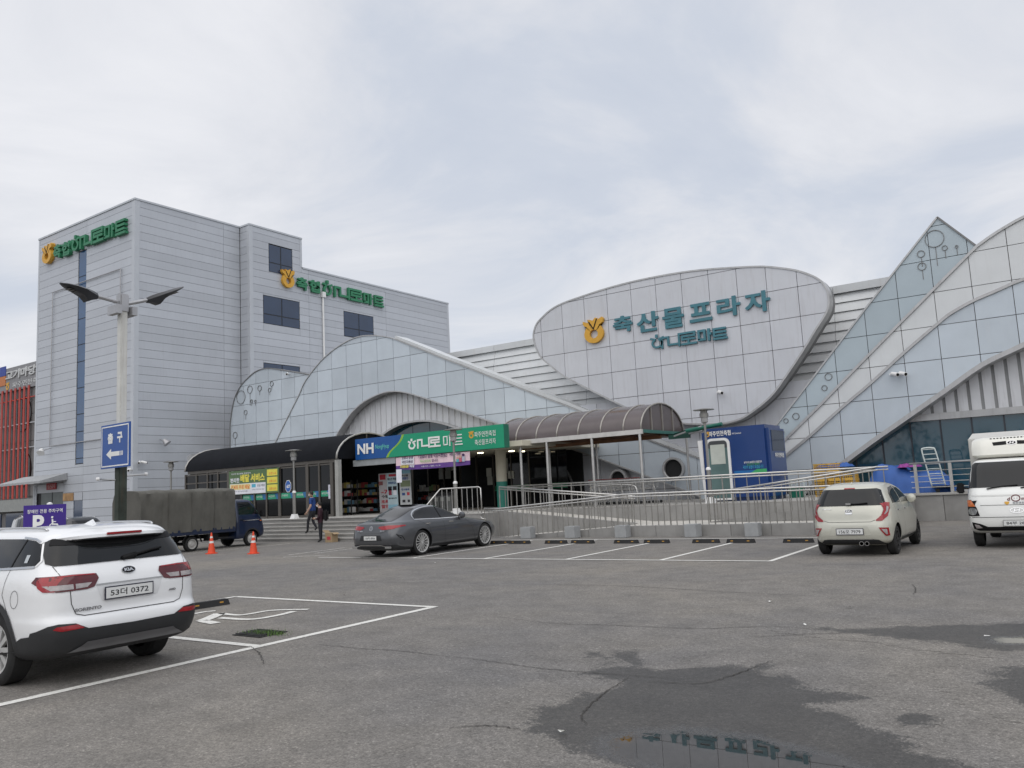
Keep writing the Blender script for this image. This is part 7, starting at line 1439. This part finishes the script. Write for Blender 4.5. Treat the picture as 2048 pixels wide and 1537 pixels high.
# ------------------------------------------------------------------ people
def person(name, label, loc, rz, joints, radii, edges, mats_fn):
    t = thing('person', label, 'person', loc, rz)
    me = bpy.data.meshes.new('body'); me.from_pydata(joints, edges, []); o = bpy.data.objects.new('body', me); COL.objects.link(o)
    md = o.modifiers.new('skin', 'SKIN'); md.use_smooth_shade = True; o.modifiers.new('ss', 'SUBSURF').levels = 2
    for i, r_ in enumerate(radii): me.skin_vertices[0].data[i].radius = (r_, r_) if not isinstance(r_, tuple) else r_
    me.skin_vertices[0].data[0].use_root = True
    bpy.context.view_layer.update(); m2 = bpy.data.meshes.new_from_object(o.evaluated_get(bpy.context.evaluated_depsgraph_get())); o.modifiers.clear(); o.data = m2; m2.name = 'body'
    ml = mats_fn[0]
    for m in ml: m2.materials.append(m)
    for p in m2.polygons: p.material_index = mats_fn[1](p.center); p.use_smooth = True
    o.parent = t; return t, o
m_skin = M('skin', (.46, .30, .22), .55, var=.06); m_hair = M('hair_black', (.012, .011, .010), .6, bump=.4, bscale=90); m_mask = M('face_mask', (.80, .81, .82), .7)
E_ = [(0, 1), (1, 2), (2, 3), (3, 4), (4, 5), (2, 6), (6, 7), (7, 8), (8, 9), (2, 10), (10, 11), (11, 12), (12, 13), (0, 14), (14, 15), (15, 16), (16, 17), (0, 18), (18, 19), (19, 20), (20, 21)]
RAD = [(.115, .15), (.115, .14), (.10, .15), .052, .085, .075, .06, .048, .036, .03, .06, .048, .036, .03, .085, .062, .045, .032, .085, .062, .045, .032]
def head(t, c, yaw, hairm=True):
    c = Vector(c); f = Vector((math.cos(yaw), math.sin(yaw), 0)); s = Vector((-f.y, f.x, 0))
    def sph(cc, rx, ry, rz_, n=14, m=10, cut=None):
        mb = MB(); vs = []
        for j in range(m + 1):
            for i in range(n):
                a, b = 6.28319 * i / n, math.pi * j / m - math.pi / 2; vs.append(cc + f * (rx * math.cos(b) * math.cos(a)) + s * (ry * math.cos(b) * math.sin(a)) + Vector((0, 0, rz_ * math.sin(b))))
        return mb.add(vs, [(j * n + i, j * n + (i + 1) % n, (j + 1) * n + (i + 1) % n, (j + 1) * n + i) for j in range(m) for i in range(n)])
    sph(c, .092, .076, .115).build('head', m_skin, t, True, world=False)
    sph(c + Vector((0, 0, .022)) - f * .018, .094, .083, .108).build('hair', m_hair, t, True, world=False)
    sph(c + f * .048 - Vector((0, 0, .045)), .055, .062, .055).build('face_mask', m_mask, t, True, world=False)
    for k in (-1, 1): sph(c + s * .076 * k - Vector((0, 0, .005)), .02, .012, .03, 8, 6).build('ear', m_skin, t, True, world=False); sph(c + f * .083 + s * .03 * k + Vector((0, 0, .012)), .008, .012, .007, 8, 6).build('eye', m_hair, t, True, world=False)
    sph(c + f * .093 - Vector((0, 0, .012)), .014, .012, .02, 8, 6).build('nose', m_skin, t, True, world=False)
def hand(t, c, d, mat):
    c = Vector(c); d = Vector(d).normalized(); u_ = d.orthogonal().normalized(); m = MB(); m.tube(c, c + d * .08, .028, 8, .036)
    for k in range(4): a = c + d * .075 + u_ * (-.03 + .02 * k); m.path([a, a + d * .04, a + d * .065 + d.cross(u_) * .02], .009, 5)
    m.path([c + d * .02 + u_ * .03, c + d * .05 + u_ * .055, c + d * .08 + u_ * .055], .010, 5); m.build('hand', mat, t, True, world=False)
# walking man in blue, coming down the steps (local +x is the way he faces)
yp = 23.05; pz = .29; px_ = P(625, 1000, Y=yp).x
J = [(0, 0, .92), (.01, 0, 1.12), (.02, 0, 1.38), (.03, 0, 1.47), (.06, 0, 1.55), (.07, 0, 1.60), (.02, .19, 1.38), (-.02, .25, 1.12), (.10, .26, .92), (.14, .26, .88), (.02, -.19, 1.38), (.0, -.24, 1.12), (.16, -.20, .98), (.22, -.19, .97), (.0, .09, .88), (.16, .09, .55), (.20, .09, .12), (.30, .09, .03), (0, -.09, .88), (.04, -.09, .50), (-.12, -.09, .22), (-.03, -.09, .14)]
m_bsh = M('shirt_blue', (.012, .045, .18), .8, var=.2, scale=9, bump=.3, bscale=25); m_trs = M('trousers_dark', (.018, .019, .024), .8, var=.2, scale=9, bump=.3, bscale=25); m_shoe = M('shoe_black', (.012, .012, .012), .5)
T1, b1 = person('person', 'man in a blue polo shirt and white mask walking down the steps', (px_, yp, pz), R_(205), J, RAD, E_, ([m_skin, m_bsh, m_trs, m_shoe], lambda c: 1 if c.z > .93 and (abs(c.y) < .215 or c.z > 1.18) and c.z < 1.46 else 0 if c.z > 1.4 or (abs(c.y) > .16 and c.z > .8) else 2 if c.z > .16 else 3))
head(T1, (.065, 0, 1.60), -.1); hand(T1, (.13, .26, .89), (.6, 0, -.8), m_skin); hand(T1, (.20, -.195, .975), (1, 0, -.1), m_skin)
# standing woman in a plum jacket with a backpack
yp = 22.2; px_ = P(641, 1050, Y=yp).x
J2 = [(0, 0, .82), (.0, 0, 1.02), (.0, 0, 1.26), (.01, 0, 1.34), (.03, 0, 1.42), (.04, 0, 1.46), (0, .17, 1.25), (-.03, .22, 1.02), (.10, .17, .90), (.18, .10, .92), (0, -.17, 1.25), (-.03, -.22, 1.02), (.10, -.17, .92), (.19, -.08, .93), (0, .08, .78), (.0, .08, .46), (-.01, .085, .10), (.10, .10, .03), (0, -.08, .78), (.01, -.08, .46), (.0, -.085, .10), (.12, -.10, .03)]
m_plum = M('jacket_plum', (.035, .012, .020), .85, var=.3, scale=14, bump=.3, bscale=25)
T2, b2 = person('person', 'person in a plum jacket with white mask and black backpack standing by the cardboard box', (px_, yp, 0), R_(215), J2, [tuple(1.08 * q for q in r_) if isinstance(r_, tuple) else r_ * 1.02 for r_ in RAD], E_, ([m_skin, m_plum, m_trs, m_shoe], lambda c: 1 if c.z > .76 and c.z < 1.33 and not (c.x > .165 and abs(c.y) < .16 and c.z < 1.0) else 0 if c.z > .8 else 2 if c.z > .13 else 3))
head(T2, (.04, 0, 1.46), -.2); hand(T2, (.18, .10, .92), (.5, -.8, .1), m_skin); hand(T2, (.19, -.08, .93), (.6, .7, 0), m_skin)
MB().box(-.30, -.13, -.15, .15, .82, 1.24).build('backpack', m_black, T2, True, world=False, bevel=.05, autosm=60)
# ------------------------------------------------------------------ trees and low houses across the road, behind the viewer (seen only in reflections)
rn = random.Random(21); m_leaf = M('far_foliage', (.045, .075, .03), .8, var=.4, scale=3); wd_ = MB()
for k in range(26):
    x0 = -70 + k * 5.6 + rn.uniform(-2, 2); y0 = -34 + rn.uniform(-4, 4); h = rn.uniform(5, 9)
    for j in range(260):
        a, b, q = rn.uniform(0, 6.28), rn.random() ** .5, rn.random(); c = Vector((x0 + math.cos(a) * b * h * .38 * math.sin(.4 + q * 2.4), y0 + math.sin(a) * b * h * .38, h * (.2 + .8 * q))); e = Vector((rn.uniform(-1, 1), rn.uniform(-1, 1), rn.uniform(-1, 1))) * .55; f_ = Vector((rn.uniform(-1, 1), rn.uniform(-1, 1), rn.uniform(-1, 1))) * .55
        wd_.add([c, c + e, c + f_], [(0, 1, 2)])
o = wd_.build('tree_belt', m_leaf, fix=False); o['kind'] = 'stuff'; tag(o, 'dark belt of trees across the road, mirrored in the glazing', 'trees')
